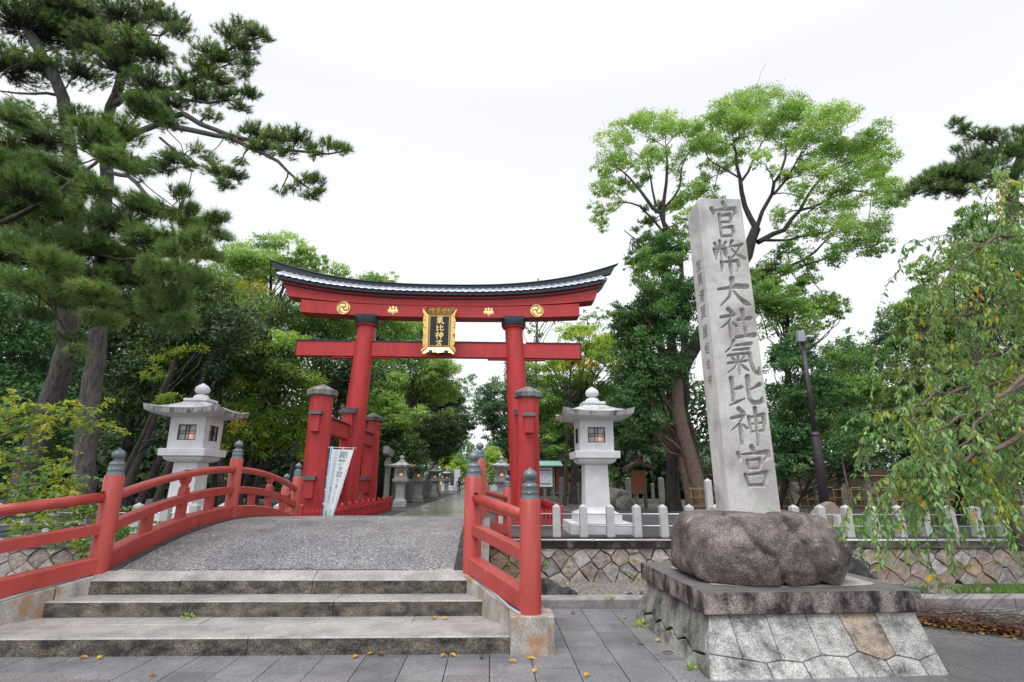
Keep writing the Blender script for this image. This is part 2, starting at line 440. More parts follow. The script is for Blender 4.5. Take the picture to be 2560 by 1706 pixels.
class MB:
    """collects shapes into one mesh"""

    def __init__(s):
        s.v = []
        s.f = []
        s.m = []

    def raw(s, v, f, m=0):
        b = len(s.v)
        s.v += [tuple(map(float, p)) for p in v]
        s.f += [tuple(i + b for i in q) for q in f]
        s.m += [m] * len(f)
        return s

    def box(s, x0, x1, y0, y1, z0, z1, m=0, top=None):
        """plain box, top=(dx,dy) insets the top"""
        dx, dy = top or (0, 0)
        v = [(x0, y0, z0), (x1, y0, z0), (x1, y1, z0), (x0, y1, z0),
             (x0 + dx, y0 + dy, z1), (x1 - dx, y0 + dy, z1), (x1 - dx, y1 - dy, z1), (x0 + dx, y1 - dy, z1)]
        return s.raw(v, [(0, 3, 2, 1), (4, 5, 6, 7), (0, 1, 5, 4), (1, 2, 6, 5), (2, 3, 7, 6), (3, 0, 4, 7)], m)

    def lathe(s, cx, cy, prof, n=20, m=0, rot=0.0, sq=False):
        """prof: list of (r,z) from bottom to top"""
        v = []
        for r, z in prof:
            for i in range(n):
                a = 2 * math.pi * i / n + rot
                v.append((cx + r * math.cos(a), cy + r * math.sin(a), z))
        f = []
        for k in range(len(prof) - 1):
            for i in range(n):
                j = (i + 1) % n
                f.append((k * n + i, k * n + j, (k + 1) * n + j, (k + 1) * n + i))
        f.append(tuple(range(n - 1, -1, -1)))
        f.append(tuple((len(prof) - 1) * n + i for i in range(n)))
        return s.raw(v, f, m)

    def loft(s, rings, m=0, cap=True, closed=True):
        n = len(rings[0])
        v = [p for r in rings for p in r]
        f = []
        for k in range(len(rings) - 1):
            for i in range(n if closed else n - 1):
                j = (i + 1) % n
                f.append((k * n + i, k * n + j, (k + 1) * n + j, (k + 1) * n + i))
        if cap:
            f.append(tuple(range(n - 1, -1, -1)))
            f.append(tuple((len(rings) - 1) * n + i for i in range(n)))
        return s.raw(v, f, m)

    def tube(s, pts, rad, n=8, m=0, cap=True):
        pts = [np.array(p, float) for p in pts]
        if not hasattr(rad, '__len__'):
            rad = [rad] * len(pts)
        rings = []
        prev = None
        for i, p in enumerate(pts):
            t = pts[min(i + 1, len(pts) - 1)] - pts[max(i - 1, 0)]
            t = t / (np.linalg.norm(t) + 1e-9)
            if prev is None:
                a = np.cross(t, (0, 0, 1.0) if abs(t[2]) < 0.9 else (1.0, 0, 0))
            else:
                a = prev - t * np.dot(prev, t)
            a = a / (np.linalg.norm(a) + 1e-9)
            prev = a
            b = np.cross(t, a)
            rings.append([tuple(p + rad[i] * (math.cos(2 * math.pi * k / n) * a + math.sin(2 * math.pi * k / n) * b)) for k in range(n)])
        return s.loft(rings, m, cap)

    def sweep(s, pts, prof, m=0):
        """sweep a profile [(side, up)] along pts, up stays world Z"""
        pts = [np.array(p, float) for p in pts]
        rings = []
        for i, p in enumerate(pts):
            t = pts[min(i + 1, len(pts) - 1)] - pts[max(i - 1, 0)]
            t = np.array([t[0], t[1], 0])
            t /= np.linalg.norm(t)
            sd_ = np.array([t[1], -t[0], 0])
            rings.append([tuple(p + sd_ * a + np.array([0, 0, b])) for a, b in prof])
        return s.loft(rings, m)

    def make(s, name, mats, parent=None, smooth=False, off=None):
        o_ = off if off is not None else (OFF.get(parent.name, (0, 0, 0)) if parent is not None else (0, 0, 0))
        v = [(p[0] - o_[0], p[1] - o_[1], p[2] - o_[2]) for p in s.v]
        me = mesh_from(name, v, s.f, mats, s.m, smooth)
        return link(name, me, parent)


def bevel(o, w=0.008, seg=2):
    b = o.modifiers.new('bevel', 'BEVEL')
    b.width = w
    b.segments = seg
    b.limit_method = 'ANGLE'
    b.angle_limit = R(35)
    return o


def autosmooth(o, deg=40):
    """smooth shading with sharp edges kept above the angle"""
    me = o.data
    me.polygons.foreach_set('use_smooth', [True] * len(me.polygons))
    try:
        me.set_sharp_from_angle(angle=R(deg))
    except Exception:
        pass
    return o


def structure(o):
    o['kind'] = 'structure'
    return o


def dup(root, loc, rotz=0.0, scale=1.0, label=None, group=None):
    def cp(o, par):
        c = o.copy()
        COL.objects.link(c)
        if par is not None:
            c.parent = par
        for ch in [x for x in KIDS.get(o.name, [])]:
            cp(ch, c)
        return c
    r = cp(root, None)
    r.location = loc
    r.rotation_euler = (0, 0, rotz)
    r.scale = (scale,) * 3
    if label:
        r['label'] = label
    if group:
        r['group'] = group
    return r


KIDS = {}


def kids(root):
    """record the parts of a finished prototype so that dup() can copy it"""
    for o in COL.objects:
        if o.parent is not None:
            KIDS.setdefault(o.parent.name, [])
            if o not in KIDS[o.parent.name]:
                KIDS[o.parent.name].append(o)


def clip(poly, p, q):
    """keep the side of the bisector nearer to p"""
    mx, my = (p[0] + q[0]) / 2, (p[1] + q[1]) / 2
    nx, ny = q[0] - p[0], q[1] - p[1]
    out = []
    n = len(poly)
    for i in range(n):
        a = poly[i]
        b = poly[(i + 1) % n]
        da = (a[0] - mx) * nx + (a[1] - my) * ny
        db = (b[0] - mx) * nx + (b[1] - my) * ny
        if da <= 0:
            out.append(a)
        if (da < 0 < db) or (db < 0 < da):
            t = da / (da - db)
            out.append((a[0] + t * (b[0] - a[0]), a[1] + t * (b[1] - a[1])))
    return out


def stone_block(poly, frame, depth, gap=0.008, bev=0.02, jit=0.012, mb=None):
    """a polygonal facing stone; frame(u,v,d) gives the world point d metres proud of the face"""
    cx = sum(p[0] for p in poly) / len(poly)
    cy = sum(p[1] for p in poly) / len(poly)

    def shrink(k):
        out = []
        for x, y in poly:
            L = math.hypot(x - cx, y - cy) + 1e-6
            s_ = max(0.2, (L - k) / L)
            out.append((cx + (x - cx) * s_, cy + (y - cy) * s_))
        return out
    # subdivide edges so the outline can wobble
    p2 = []
    n = len(poly)
    for i in range(n):
        a, b = poly[i], poly[(i + 1) % n]
        p2.append(a)
        if math.hypot(a[0] - b[0], a[1] - b[1]) > 0.12 and jit > 0.005:
            p2.append(((a[0] + b[0]) / 2 + random.uniform(-1, 1) * jit * 0.5, (a[1] + b[1]) / 2 + random.uniform(-1, 1) * jit * 0.5))
    poly = p2
    r0 = shrink(gap * 1.5)
    r1 = shrink(gap * 1.5)
    r2 = shrink(gap * 1.5 + bev)
    r3 = shrink(gap * 1.5 + bev * 3.2)
    m = mb or MB()
    rings = [[frame(x, y, -0.05) for x, y in r0],
             [frame(x, y, depth - bev * 0.8) for x, y in r1],
             [frame(x, y, depth + random.uniform(-jit, jit) * 0.4) for x, y in r2],
             [frame(x, y, depth + random.uniform(-jit, jit) * .45) for x, y in r3]]
    k = len(poly)
    v = [p for r_ in rings for p in r_]
    f = []
    for a in range(3):
        for i in range(k):
            j = (i + 1) % k
            f.append((a * k + i, a * k + j, (a + 1) * k + j, (a + 1) * k + i))
    v.append(frame(cx, cy, depth + random.uniform(-jit, jit) * .3))
    for i in range(k):
        f.append((3 * k + i, 3 * k + (i + 1) % k, 4 * k))
    m.raw(v, f)
    return m


def text_mesh(s, size, offset=0.0, align='CENTER'):
    """flat lettering outlines -> vertex list and faces, in the XY plane"""
    cu = bpy.data.curves.new('lettering', 'FONT')
    cu.body = s
    cu.size = size
    cu.align_x = align
    cu.align_y = 'CENTER'
    cu.offset = offset
    cu.resolution_u = 3
    o = bpy.data.objects.new('lettering', cu)
    COL.objects.link(o)
    bpy.context.view_layer.update()
    me = bpy.data.meshes.new_from_object(o.evaluated_get(bpy.context.evaluated_depsgraph_get()))
    v = [tuple(x.co) for x in me.vertices]
    f = [tuple(p.vertices) for p in me.polygons]
    bpy.data.objects.remove(o)
    bpy.data.curves.remove(cu)
    bpy.data.meshes.remove(me)
    return v, f


# ------------------------------------------------------------------ the setting: street, canal, shrine ground
def sheet(name, x0, x1, y0, y1, z, mat):
    return structure(MB().raw([(x0, y0, z), (x1, y0, z), (x1, y1, z), (x0, y1, z)], [(0, 1, 2, 3)]).make(name, mat))


street = sheet('pavement', -70, 70, -40, 7.86, -0.175, joint_dark)
bed = sheet('stream_bed', -70, 70, 7.86, 15.9, -1.22, soil)
ground = sheet('ground', -400, 400, 15.9, 86, 0.0, gravel)
far = sheet('plaza_ground', -400, 400, 86.0, 700, 0.0, plaza)

# pavement slabs: courses run away from the camera, joints staggered
slabme = {}


def slab_mesh(w, d):
    k = (round(w, 3), round(d, 3))
    if k not in slabme:
        h = 0.03
        g = 0.004
        b = 0.0008
        mb = MB()
        x0, x1, y0, y1 = -w / 2 + g, w / 2 - g, -d / 2 + g, d / 2 - g
        v = [(x0, y0, -h), (x1, y0, -h), (x1, y1, -h), (x0, y1, -h),
             (x0, y0, -b), (x1, y0, -b), (x1, y1, -b), (x0, y1, -b),
             (x0 + b, y0 + b, 0), (x1 - b, y0 + b, 0), (x1 - b, y1 - b, 0), (x0 + b, y1 - b, 0)]
        f = [(8, 9, 10, 11)]
        for a in (0, 4):
            for i in range(4):
                j = (i + 1) % 4
                f.append((a + i, a + j, a + 4 + j, a + 4 + i))
        mb.raw(v, f)
        slabme[k] = mesh_from('slab', mb.v, mb.f, slab_wet)
    return slabme[k]


nsl = 0
for i in range(-14, 20):
    cw = 0.40
    x = 0.20 + i * cw
    y = 3.9 + (0.31 if i % 2 else 0.0) + 0.12 * math.sin(i * 2.3)
    while y < 7.84:
        d = 0.60
        y1 = min(y + d, 7.845)
        if y1 - y > 0.06 and not (x < 0.2 and y > 5.95) and not (x > 4.4 and y < 4.3):
            if x < 4.4 or y > 4:
                o = link('slab', slab_mesh(cw, y1 - y), street)
                o.location = (x, (y + y1) / 2, -0.15 + random.uniform(-0.0012, 0.0012))
                o.rotation_euler = (random.uniform(-0.002, 0.002), random.uniform(-0.002, 0.002), 0)
                nsl += 1
        y = y1
print('slabs', nsl)

# kerb along the canal
kx = 0.62
kerb = thing('kerb', 'low grey granite kerb along the far edge of the pavement beside the dry stream', 'kerb', (0.62, 7.95, -0.15))
while kx < 16:
    L = 1.25 + random.uniform(-.15, .2)
    b_ = MB().box(kx + .004, kx + L - .004, 7.86, 8.16, -0.6, -0.035).make('kerb_block', kerb_stone, kerb)
    bevel(b_, 0.015)
    kx += L
# near bank behind the kerb falling to the bed
mb = MB()
nx, ny = 60, 12
V = []
for j in range(ny + 1):
    for i in range(nx + 1):
        x = 0.4 + i * 0.33
        y = 8.15 + j * 0.62
        t = min(1, max(0, (x - 4.6) / 3.5))
        z = -1.20 + t * (0.95 * max(0, 1 - ((y - 8.15) / 7.2)) ** 0.8) * 1.05
        z = z + 0.03 * math.sin(x * 3.1 + y) + random.uniform(-.015, .015)
        V.append((x, y, min(z, -0.12)))
F_ = []
for j in range(ny):
    for i in range(nx):
        a = j * (nx + 1) + i
        F_.append((a, a + 1, a + nx + 2, a + nx + 1))
mb.raw(V, F_)
structure(mb.make('bank', soil, smooth=True))


def bank_z(x, y):
    t = min(1, max(0, (x - 4.6) / 3.5))
    return min(-0.12, -1.20 + t * (0.95 * max(0, 1 - ((y - 8.15) / 7.2)) ** 0.8) * 1.05)


# ------------------------------------------------------------------ retaining wall of the canal, stone by stone
def retaining(x0, x1, label, seed, cop):
    random.seed(seed)
    w = thing('retaining_wall', label, 'wall', ((x0 + x1) / 2, 15.6, -1.25))
    MB().box(x0, x1, 15.66, 15.9, -1.25, -0.25).make('backing', wall_dark, w)
    pts = []
    rowh = 0.30
    rows = 4
    for r_ in range(-1, rows + 1):
        n = int((x1 - x0) / 0.55) + 2
        for i in range(-1, n):
            pts.append((x0 + (i + (0.5 if r_ % 2 else 0)) * 0.55 + random.uniform(-.11, .11), -1.22 + r_ * rowh + 0.1 + random.uniform(-.07, .07)))
    # shear so that courses run diagonally like fallen diamonds
    def frame(u, v, d):
        return (u, 15.66 - d + (0.10 * (-0.25 - v)) * -1.0, v)
    cells = 0
    for p in pts:
        if not (x0 - .2 < p[0] < x1 + .2 and -1.3 < p[1] < -0.15):
            continue
        poly = [(x0, -1.24), (x1, -1.24), (x1, -0.262), (x0, -0.262)]
        for q in pts:
            if q is not p and abs(q[0] - p[0]) < 1.2 and abs(q[1] - p[1]) < 1.0:
                # anisotropic metric turned 40 degrees gives lozenge stones
                poly = clip(poly, p, q)
                if len(poly) < 3:
                    break
        if len(poly) < 3:
            continue
        area = abs(sum(poly[i][0] * poly[(i + 1) % len(poly)][1] - poly[(i + 1) % len(poly)][0] * poly[i][1] for i in range(len(poly)))) / 2
        if area < 0.006:
            continue
        m = stone_block(poly, frame, random.uniform(0.04, 0.11), 0.007, 0.022, 0.03)
        o = m.make('stone', random.choice([wall_stone, wall_stone, wall_stone2]), w)
        cells += 1
    # coping stones with a steel pipe below the lip
    x = x0
    while x < x1 - 0.05:
        L = min(1.4 + random.uniform(-.2, .3), x1 - x)
        b_ = MB().box(x + .003, x + L - .003, 15.52, 16.15, -0.258, -0.02).make('coping_stone', cop, w)
        bevel(b_, 0.012)
        x += L
    pb = MB().tube([(x0, 15.46, -0.045), (x1, 15.46, -0.045)], 0.02, 8)
    pb.make('pipe', steel, w, smooth=True)
    xx = x0 + 0.8
    while xx < x1:
        MB().box(xx - .03, xx + .03, 15.435, 15.53, -0.07, -0.005).make('pipe_clamp', steel, w)
        xx += 2.3
    print('wall stones', cells)
    return w


retaining(-0.35, 8.2, 'tan fieldstone canal wall with dark coping between the red bridge railing and the stone monument', 3, coping_dark)
retaining(8.2, 19.0, 'fieldstone canal wall with mossy grey coping behind the weeping branches at far right', 5, coping_grey)
retaining(-14.0, -4.9, 'dark fieldstone canal wall seen under the left red railing of the bridge', 8, coping_grey)

# ------------------------------------------------------------------ arched bridge
BXL, BXR = -4.82, -0.24


def arc(y):
    return 0.81 - 0.0365 * (y - 10.65) ** 2


def archz(y):
    return max(0.03, arc(y)) if y > 10.65 else max(0.335, arc(y))


bridge = thing('arched_bridge', 'low arched bridge deck of exposed grey aggregate between the two red railings', 'bridge', (-2.53, 11.0, 0))
ys = np.linspace(7.32, 15.7, 43)
mb = MB()
rings = []
for y in ys:
    z = archz(y)
    xl = BXL - 0.12 + (0 if y > 7.3 else 0)
    rings.append([(BXL - .10, y, z - .35), (BXL - .10, y, z), (-3.6, y, z + .02), (-2.53, y, z + .03), (-1.4, y, z + .02), (BXR + .10, y, z), (BXR + .10, y, z - .35)])
mb.loft(rings)
autosmooth(mb.make('deck', aggregate_deck, bridge), 30)
for sx_ in (-1, 1):
    xe = BXL if sx_ < 0 else BXR
    m = MB()
    m.sweep([(xe - sx_ * 0.17, y, archz(y) + 0.008) for y in ys], [(-0.055, -.02), (-0.055, .012), (0.055, .012), (0.055, -.02)])
    m.make('drain_strip', joint_dark, bridge)
    m = MB()
    m.sweep([(xe + sx_ * 0.05, y, archz(y) - 0.10) for y in ys], [(-0.16, -.42), (-0.16, .10), (0.16, .10), (0.16, -.42)])
    m.make('edge_beam', granite_pale, bridge)
for y0, y1 in ((7.6, 8.5), (15.2, 15.65)):
    MB().box(BXL - .1, BXR + .1, y0, y1, -1.25, 0.1).make('abutment', granite_pale, bridge)


# flared stone curbs with end pedestals
def flare_curb(s, label):
    cx = -2.53

    def X(x):
        return x if s > 0 else 2 * cx - x
    t = thing('curb_pedestal', label, 'curb', (X(0.41), 6.0, -0.15))
    m = MB()
    y0, y1 = 5.86, 6.22
    a, b = sorted((X(0.20), X(0.64)))
    m.box(a, b, y0, y1, -0.17, 0.20)
    bevel(m.make('pedestal_block', granite_pale, t), 0.012)
    for k, (p, q) in enumerate((((0.42, 6.222), (0.06, 6.90)), ((0.055, 6.91), (-0.22, 7.44)))):
        rr = []
        for (x, y) in (p, q):
            zt = np.interp(y, [6.2, 7.5], [0.19, 0.42])
            dx = 0.17
            rr.append([(X(x - dx - .02), y - .08, -0.6), (X(x - dx - .02), y - .08, zt), (X(x + dx), y + .08, zt), (X(x + dx), y + .08, -0.6)])
        m = MB()
        m.loft(rr)
        bevel(m.make('curb_block', granite_pale, t), 0.012)
    m = MB()
    m.tube([(X(x) + s * 0 - 0.0, y, z) for x, y, z in ((0.30, 5.93, .205), (0.20, 6.2, .215), (0.0, 6.68, .30), (-0.2, 7.12, .37), (-0.28, 7.34, .42))], 0.018, 6)
    m.make('sealant', grey_metal, t, smooth=True)
    return t


flare_curb(1, 'flared granite curb with rust-streaked end block under the nearest right railing post')
flare_curb(-1, 'flared granite curb at the left end of the steps under the left railing')

steps = thing('stone_steps', 'three wide granite steps with mould-dark risers leading up to the arched bridge', 'steps', (-2.5, 6.6, -0.15))


def step_row(yf, yb, z0, z1, xs, slope=0.0, gm=True):
    for a, b in zip(xs[:-1], xs[1:]):
        g = 0.003
        m = MB()
        v = [(a + g, yf, z0), (b - g, yf, z0), (b - g, yb, z0), (a + g, yb, z0),
             (a + g, yf, z1 - .012), (b - g, yf, z1 - .012),
             (a + g, yf + .014, z1), (b - g, yf + .014, z1), (b - g, yb, z1 + slope), (a + g, yb, z1 + slope)]
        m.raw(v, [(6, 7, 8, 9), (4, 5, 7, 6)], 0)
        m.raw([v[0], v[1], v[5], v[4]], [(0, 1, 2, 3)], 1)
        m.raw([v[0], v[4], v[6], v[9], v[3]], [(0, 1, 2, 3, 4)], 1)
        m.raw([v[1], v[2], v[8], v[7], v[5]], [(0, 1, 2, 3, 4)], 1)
        dz = random.uniform(-.002, .002)
        m.v = [(p[0], p[1] + random.uniform(-.001, .001), p[2] + dz) for p in m.v]
        m.make('step_block', [granite_top, granite_grime], steps)


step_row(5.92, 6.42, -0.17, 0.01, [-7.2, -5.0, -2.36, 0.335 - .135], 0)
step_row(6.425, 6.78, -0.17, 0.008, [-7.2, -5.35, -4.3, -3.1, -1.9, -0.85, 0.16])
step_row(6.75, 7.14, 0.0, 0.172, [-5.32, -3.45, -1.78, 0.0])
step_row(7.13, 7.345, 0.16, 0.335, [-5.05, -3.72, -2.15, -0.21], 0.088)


# ------------------------------------------------------------------ railings with onion-capped posts
def finial_prof(r, h, z0):
    """giboshi profile scaled to radius r of the post"""
    P = [(0.86, 0.0), (0.86, 0.03), (0.83, 0.045), (0.81, 0.17), (0.835, 0.185), (0.835, 0.21), (0.80, 0.225), (0.78, 0.37), (0.80, 0.385), (0.79, 0.42),
         (0.66, 0.475), (0.50, 0.51), (0.38, 0.535), (0.36, 0.575), (0.46, 0.60), (0.62, 0.65), (0.69, 0.72), (0.68, 0.78), (0.58, 0.85), (0.36, 0.905), (0.16, 0.94), (0.09, 0.965), (0.04, 1.0)]
    return [(a * r, z0 + b * h) for a, b in P]


def railing(s, label):
    cx = (BXL + BXR) / 2

    def X(x):
        return x if s > 0 else 2 * cx - x
    t = thing('bridge_railing', label, 'railing', (X(-0.24), 10.65, 0.8), group='red railings of the arched bridge')
    posts = [(0.41, 6.0, 0.20, 1.315, 1.61), (-0.24, 7.3, 0.36, 1.55, 1.86), (-0.24, 10.62, 0.74, 1.89, 2.2), (-0.24, 14.0, 0.30, 1.56, 1.89), (0.42, 15.1, 0.02, 1.31, 1.64)]
    if s < 0:
        posts[3] = (-0.24, 14.0, 0.30, 1.57, 1.89)
    r = 0.113
    for x, y, z0, z1, zf in posts:
        m = MB()
        m.lathe(X(x), y, [(r, z0 - .05), (r, z1 - .012), (r - .012, z1), (r - .06, z1 + .001)], 28)
        p = autosmooth(m.make('post', rail_red, t), 50)
        m = MB()
        m.lathe(X(x), y, finial_prof(r, (zf - z1) * 1.12, z1), 26)
        autosmooth(m.make('finial', bronze, p), 35)
        m = MB()
        m.lathe(X(x) , y, [(.006, 0), (.001, 0)], 6)
        if y < 7.5:
            m = MB()
            a = R(-100)
            m.lathe(0, 0, [(.008, -0.006), (.006, .006)], 8)
            m.v = [(X(x) + 0.87 * r * math.cos(a) + p_[0], y + 0.87 * r * math.sin(a) - p_[2], z1 + 0.12 * (zf - z1) / .3 * .3 + p_[1] + .03) for p_ in m.v]
            m.make('rivet', steel, p)
    # bays
    beam = [(-.085, 0), (-.085, .215), (-.07, .235), (.07, .235), (.085, .215), (.085, 0)]
    mid = [(-.06, 0), (-.06, .115), (-.048, .13), (.048, .13), (.06, .115), (.06, 0)]

    def bay(name_pts, kind):
        (xa, ya), (xb, yb) = name_pts
        n = 14 if kind == 'arc' else 2
        yy = np.linspace(ya, yb, n + 1)
        xx = [X(v) for v in np.linspace(xa, xb, n + 1)]
        if kind == 'arc':
            zb = [arc(y) - .01 for y in yy]
            zm = [arc(y) + .44 for y in yy]
            zh = [arc(y) + .875 for y in yy]
        elif kind == 'near':
            zb = list(np.linspace(.215, .40, n + 1))
            zm = list(np.linspace(.68, .85, n + 1))
            zh = list(np.linspace(1.13, 1.29, n + 1))
        else:
            zb = list(np.linspace(.36, .06, n + 1))
            zm = list(np.linspace(.80, .56, n + 1))
            zh = list(np.linspace(1.25, 1.03, n + 1))
            zb = list(np.linspace(.34, .12, n + 1))
        k = 0.80 if kind == 'near' else 1.0
        m = MB().sweep(list(zip(xx, yy, zb)), [(a, b * (k if b > 0 else 1)) for a, b in beam])
        autosmooth(m.make('bottom_beam', rail_red, t), 30)
        m = MB().sweep(list(zip(xx, yy, zm)), mid)
        autosmooth(m.make('middle_rail', rail_red, t), 30)
        m = MB().tube(list(zip(xx, yy, zh)), 0.062, 18)
        hr = m.make('handrail', rail_red, t, smooth=True)
        if kind == 'arc':
            for f_ in (0.25, 0.5, 0.75):
                y = ya + (yb - ya) * f_
                x = X(xa)
                z0 = arc(y) + .2
                z1 = arc(y) + .46
                m = MB().box(x - .05, x + .05, y - .075, y + .075, z0, z1)
                bevel(m.make('strut', rail_red, t), 0.006)
                if f_ == 0.5:
                    za, zt = arc(y) + .56, arc(y) + .84
                    h = zt - za
                    rr = []
                    for a, b in ((0.0, .078), (0.38, .072), (0.50, .050), (0.56, .050), (0.70, .074), (1.0, .082)):
                        rr.append([(x - b * .72, y - b, za + a * h), (x + b * .72, y - b, za + a * h), (x + b * .72, y + b, za + a * h), (x - b * .72, y + b, za + a * h)])
                    m = MB().loft(rr)
                    bevel(m.make('waisted_strut', rail_red, t), 0.005)
    for (f0, f1), kd in ((((0.40, 6.02), (-0.23, 7.28)), 'near'), (((-.24, 7.3), (-.24, 10.62)), 'arc'), (((-.24, 10.62), (-.24, 14.0)), 'arc'), (((-.23, 14.02), (.42, 15.1)), 'far')):
        bay((f0, f1), kd)
    # worn lead patches where the handrail meets the posts
    for (x, y, z) in ((-0.20, 7.22, 1.355), (-0.24, 8.98, arc(8.98) + .94)):
        if s < 0 or y < 8:
            m = MB()
            m.lathe(0, 0, [(.055, 0), (.045, .005), (.01, .007)], 12)
            m.v = [(X(x) + a * .6, y + b * 1.5, z - .004 + c) for a, b, c in m.v]
            m.make('lead_patch', black_rock, t)
    return t


railing(1, 'right-hand red railing with bronze onion caps, ending beside the steps')
railing(-1, 'long arched red railing with bronze onion caps on the left side of the bridge')


# ------------------------------------------------------------------ the great red gate
TX = -2.45
torii = thing('torii_gate', 'huge vermilion torii gate with black tiled top beam and four side pillars', 'gate', (TX, 24, 0))


def crv(x, z, A, p=2.6, half=8.1):
    return z + A * abs((x - TX) / half) ** p


def curved_beam(name, x0, x1, yf, yb, zb, Ab, zt, At, mat, n=36, rake=0.0, parent=None):
    """beam with curved bottom and top; ends raked outwards by rake metres at the top"""
    rings = []
    for i in range(n + 1):
        f = i / n
        x = x0 + (x1 - x0) * f
        u = (f - .5) * 2
        xt = x + rake * u * (abs(u) ** 6)
        rings.append([(x, yf, crv(x, zb, Ab)), (x, yb, crv(x, zb, Ab)), (xt, yb, crv(xt, zt, At)), (xt, yf, crv(xt, zt, At))])
    m = MB().loft(rings)
    return bevel(m.make(name, mat, parent or torii), 0.012)


curved_beam('lower_lintel', TX - 6.32, TX + 6.38, 23.62, 24.38, 8.70, 0.30, 9.24, 0.42, torii_red)
curved_beam('upper_lintel', TX - 6.95, TX + 7.1, 23.60, 24.42, 9.245, 0.53, 9.60, 0.85, torii_red, rake=0.22)
curved_beam('black_band_board', TX - 7.15, TX + 7.3, 23.53, 24.49, 9.53, 0.86, 9.585, 0.86, roof_black)  # black band, its own colour, between upper lintel and eave board
curved_beam('eave_board', TX - 7.2, TX + 7.35, 23.50, 24.52, 9.59, 0.86, 9.66, 0.88, torii_red, rake=0.1)
fascia = curved_beam('eave_fascia', TX - 7.35, TX + 7.5, 23.30, 24.72, 9.665, 0.87, 9.80, 0.90, roof_black, rake=0.2)
# sloping roof bed
for s in (-1, 1):
    rings = []
    n = 40
    for i in range(n + 1):
        x = TX - 7.5 + 15.15 * i / n
        rings.append([(x, 24 + s * .70, crv(x, 9.81, .90)), (x, 24 + s * .70, crv(x, 9.83, .90)), (x, 24 + s * .10, crv(x, 10.13, .98)), (x, 24 + s * .10, crv(x, 10.05, .98))])
    MB().loft(rings).make('roof_bed', roof_black, torii)
curved_beam('ridge', TX - 7.75, TX + 8.0, 23.86, 24.14, 10.13, 0.98, 10.33, 1.12, roof_black, rake=0.22)
curved_beam('ridge_cap', TX - 7.9, TX + 8.15, 23.80, 24.20, 10.333, 1.12, 10.37, 1.13, roof_black, rake=0.22)
# tiles: slightly dished pieces, lower edge scalloped
m = MB()
tw = 0.31
nseg = 6
for k in range(2):
    pass
V = []
for j, (yy, zz) in enumerate(((-.74, -.01), (-.44, .16), (-.13, .345))):
    for i in range(nseg + 1):
        u = i / nseg - .5
        dip = 0.055 * (1 - (2 * u) ** 2)
        V.append((u * tw * 1.04, yy - (0.05 * (1 - (2 * u) ** 2) if j == 0 else 0), zz - dip + 0.045))
Fq = []
for j in range(2):
    for i in range(nseg):
        a = j * (nseg + 1) + i
        Fq.append((a, a + 1, a + nseg + 2, a + nseg + 1))
b0 = len(V)
for i in range(nseg + 1):
    x, y, z = V[i]
    V.append((x, y, z - .022))
for i in range(nseg):
    Fq.append((i, b0 + i, b0 + i + 1, i + 1))
tile_me = mesh_from('tile', V, Fq, tile_grey, None, True)
nt_ = 48
for s in (-1, 1):
    for i in range(nt_):
        x = TX - 7.42 + (i + .5) * (14.98 / nt_)
        dzdx = (crv(x + .05, 0, .93) - crv(x - .05, 0, .93)) / .1
        o = link('roof_tile', tile_me, torii)
        o.location = (x - TX, 0, crv(x, 9.835, .92))
        o.rotation_euler = (0, -math.atan(dzdx), 0 if s < 0 else math.pi)
# tie beam with black capping and wedges
nx0, nx1 = TX - 6.40, TX + 6.42
m = MB().box(nx0, nx1, 23.86, 24.14 + .08, 6.90, 7.58)
bevel(m.make('tie_beam', torii_red, torii), 0.012)
for a, b in ((nx0 - .03, TX - 3.93), (TX - 3.05, TX + 3.05), (TX + 3.92, nx1 + .03)):
    m = MB().box(a, b, 23.82, 24.26, 7.583, 7.63)
    m.make('tie_beam_cap', roof_black, torii)
for a in (nx0 - .035, nx1 + .005):
    MB().box(a, a + .03, 23.84, 24.24, 6.89, 7.58).make('tie_beam_end', roof_black, torii)
for s in (-1, 1):
    for e in (-1, 1):
        xc = TX + s * 3.50
        a, b = sorted((xc + e * .40, xc + e * 1.32))
        m = MB().box(a, b, 23.93, 24.15, 6.81, 6.895, 0)
        bevel(m.make('wedge', torii_red, torii), 0.02)
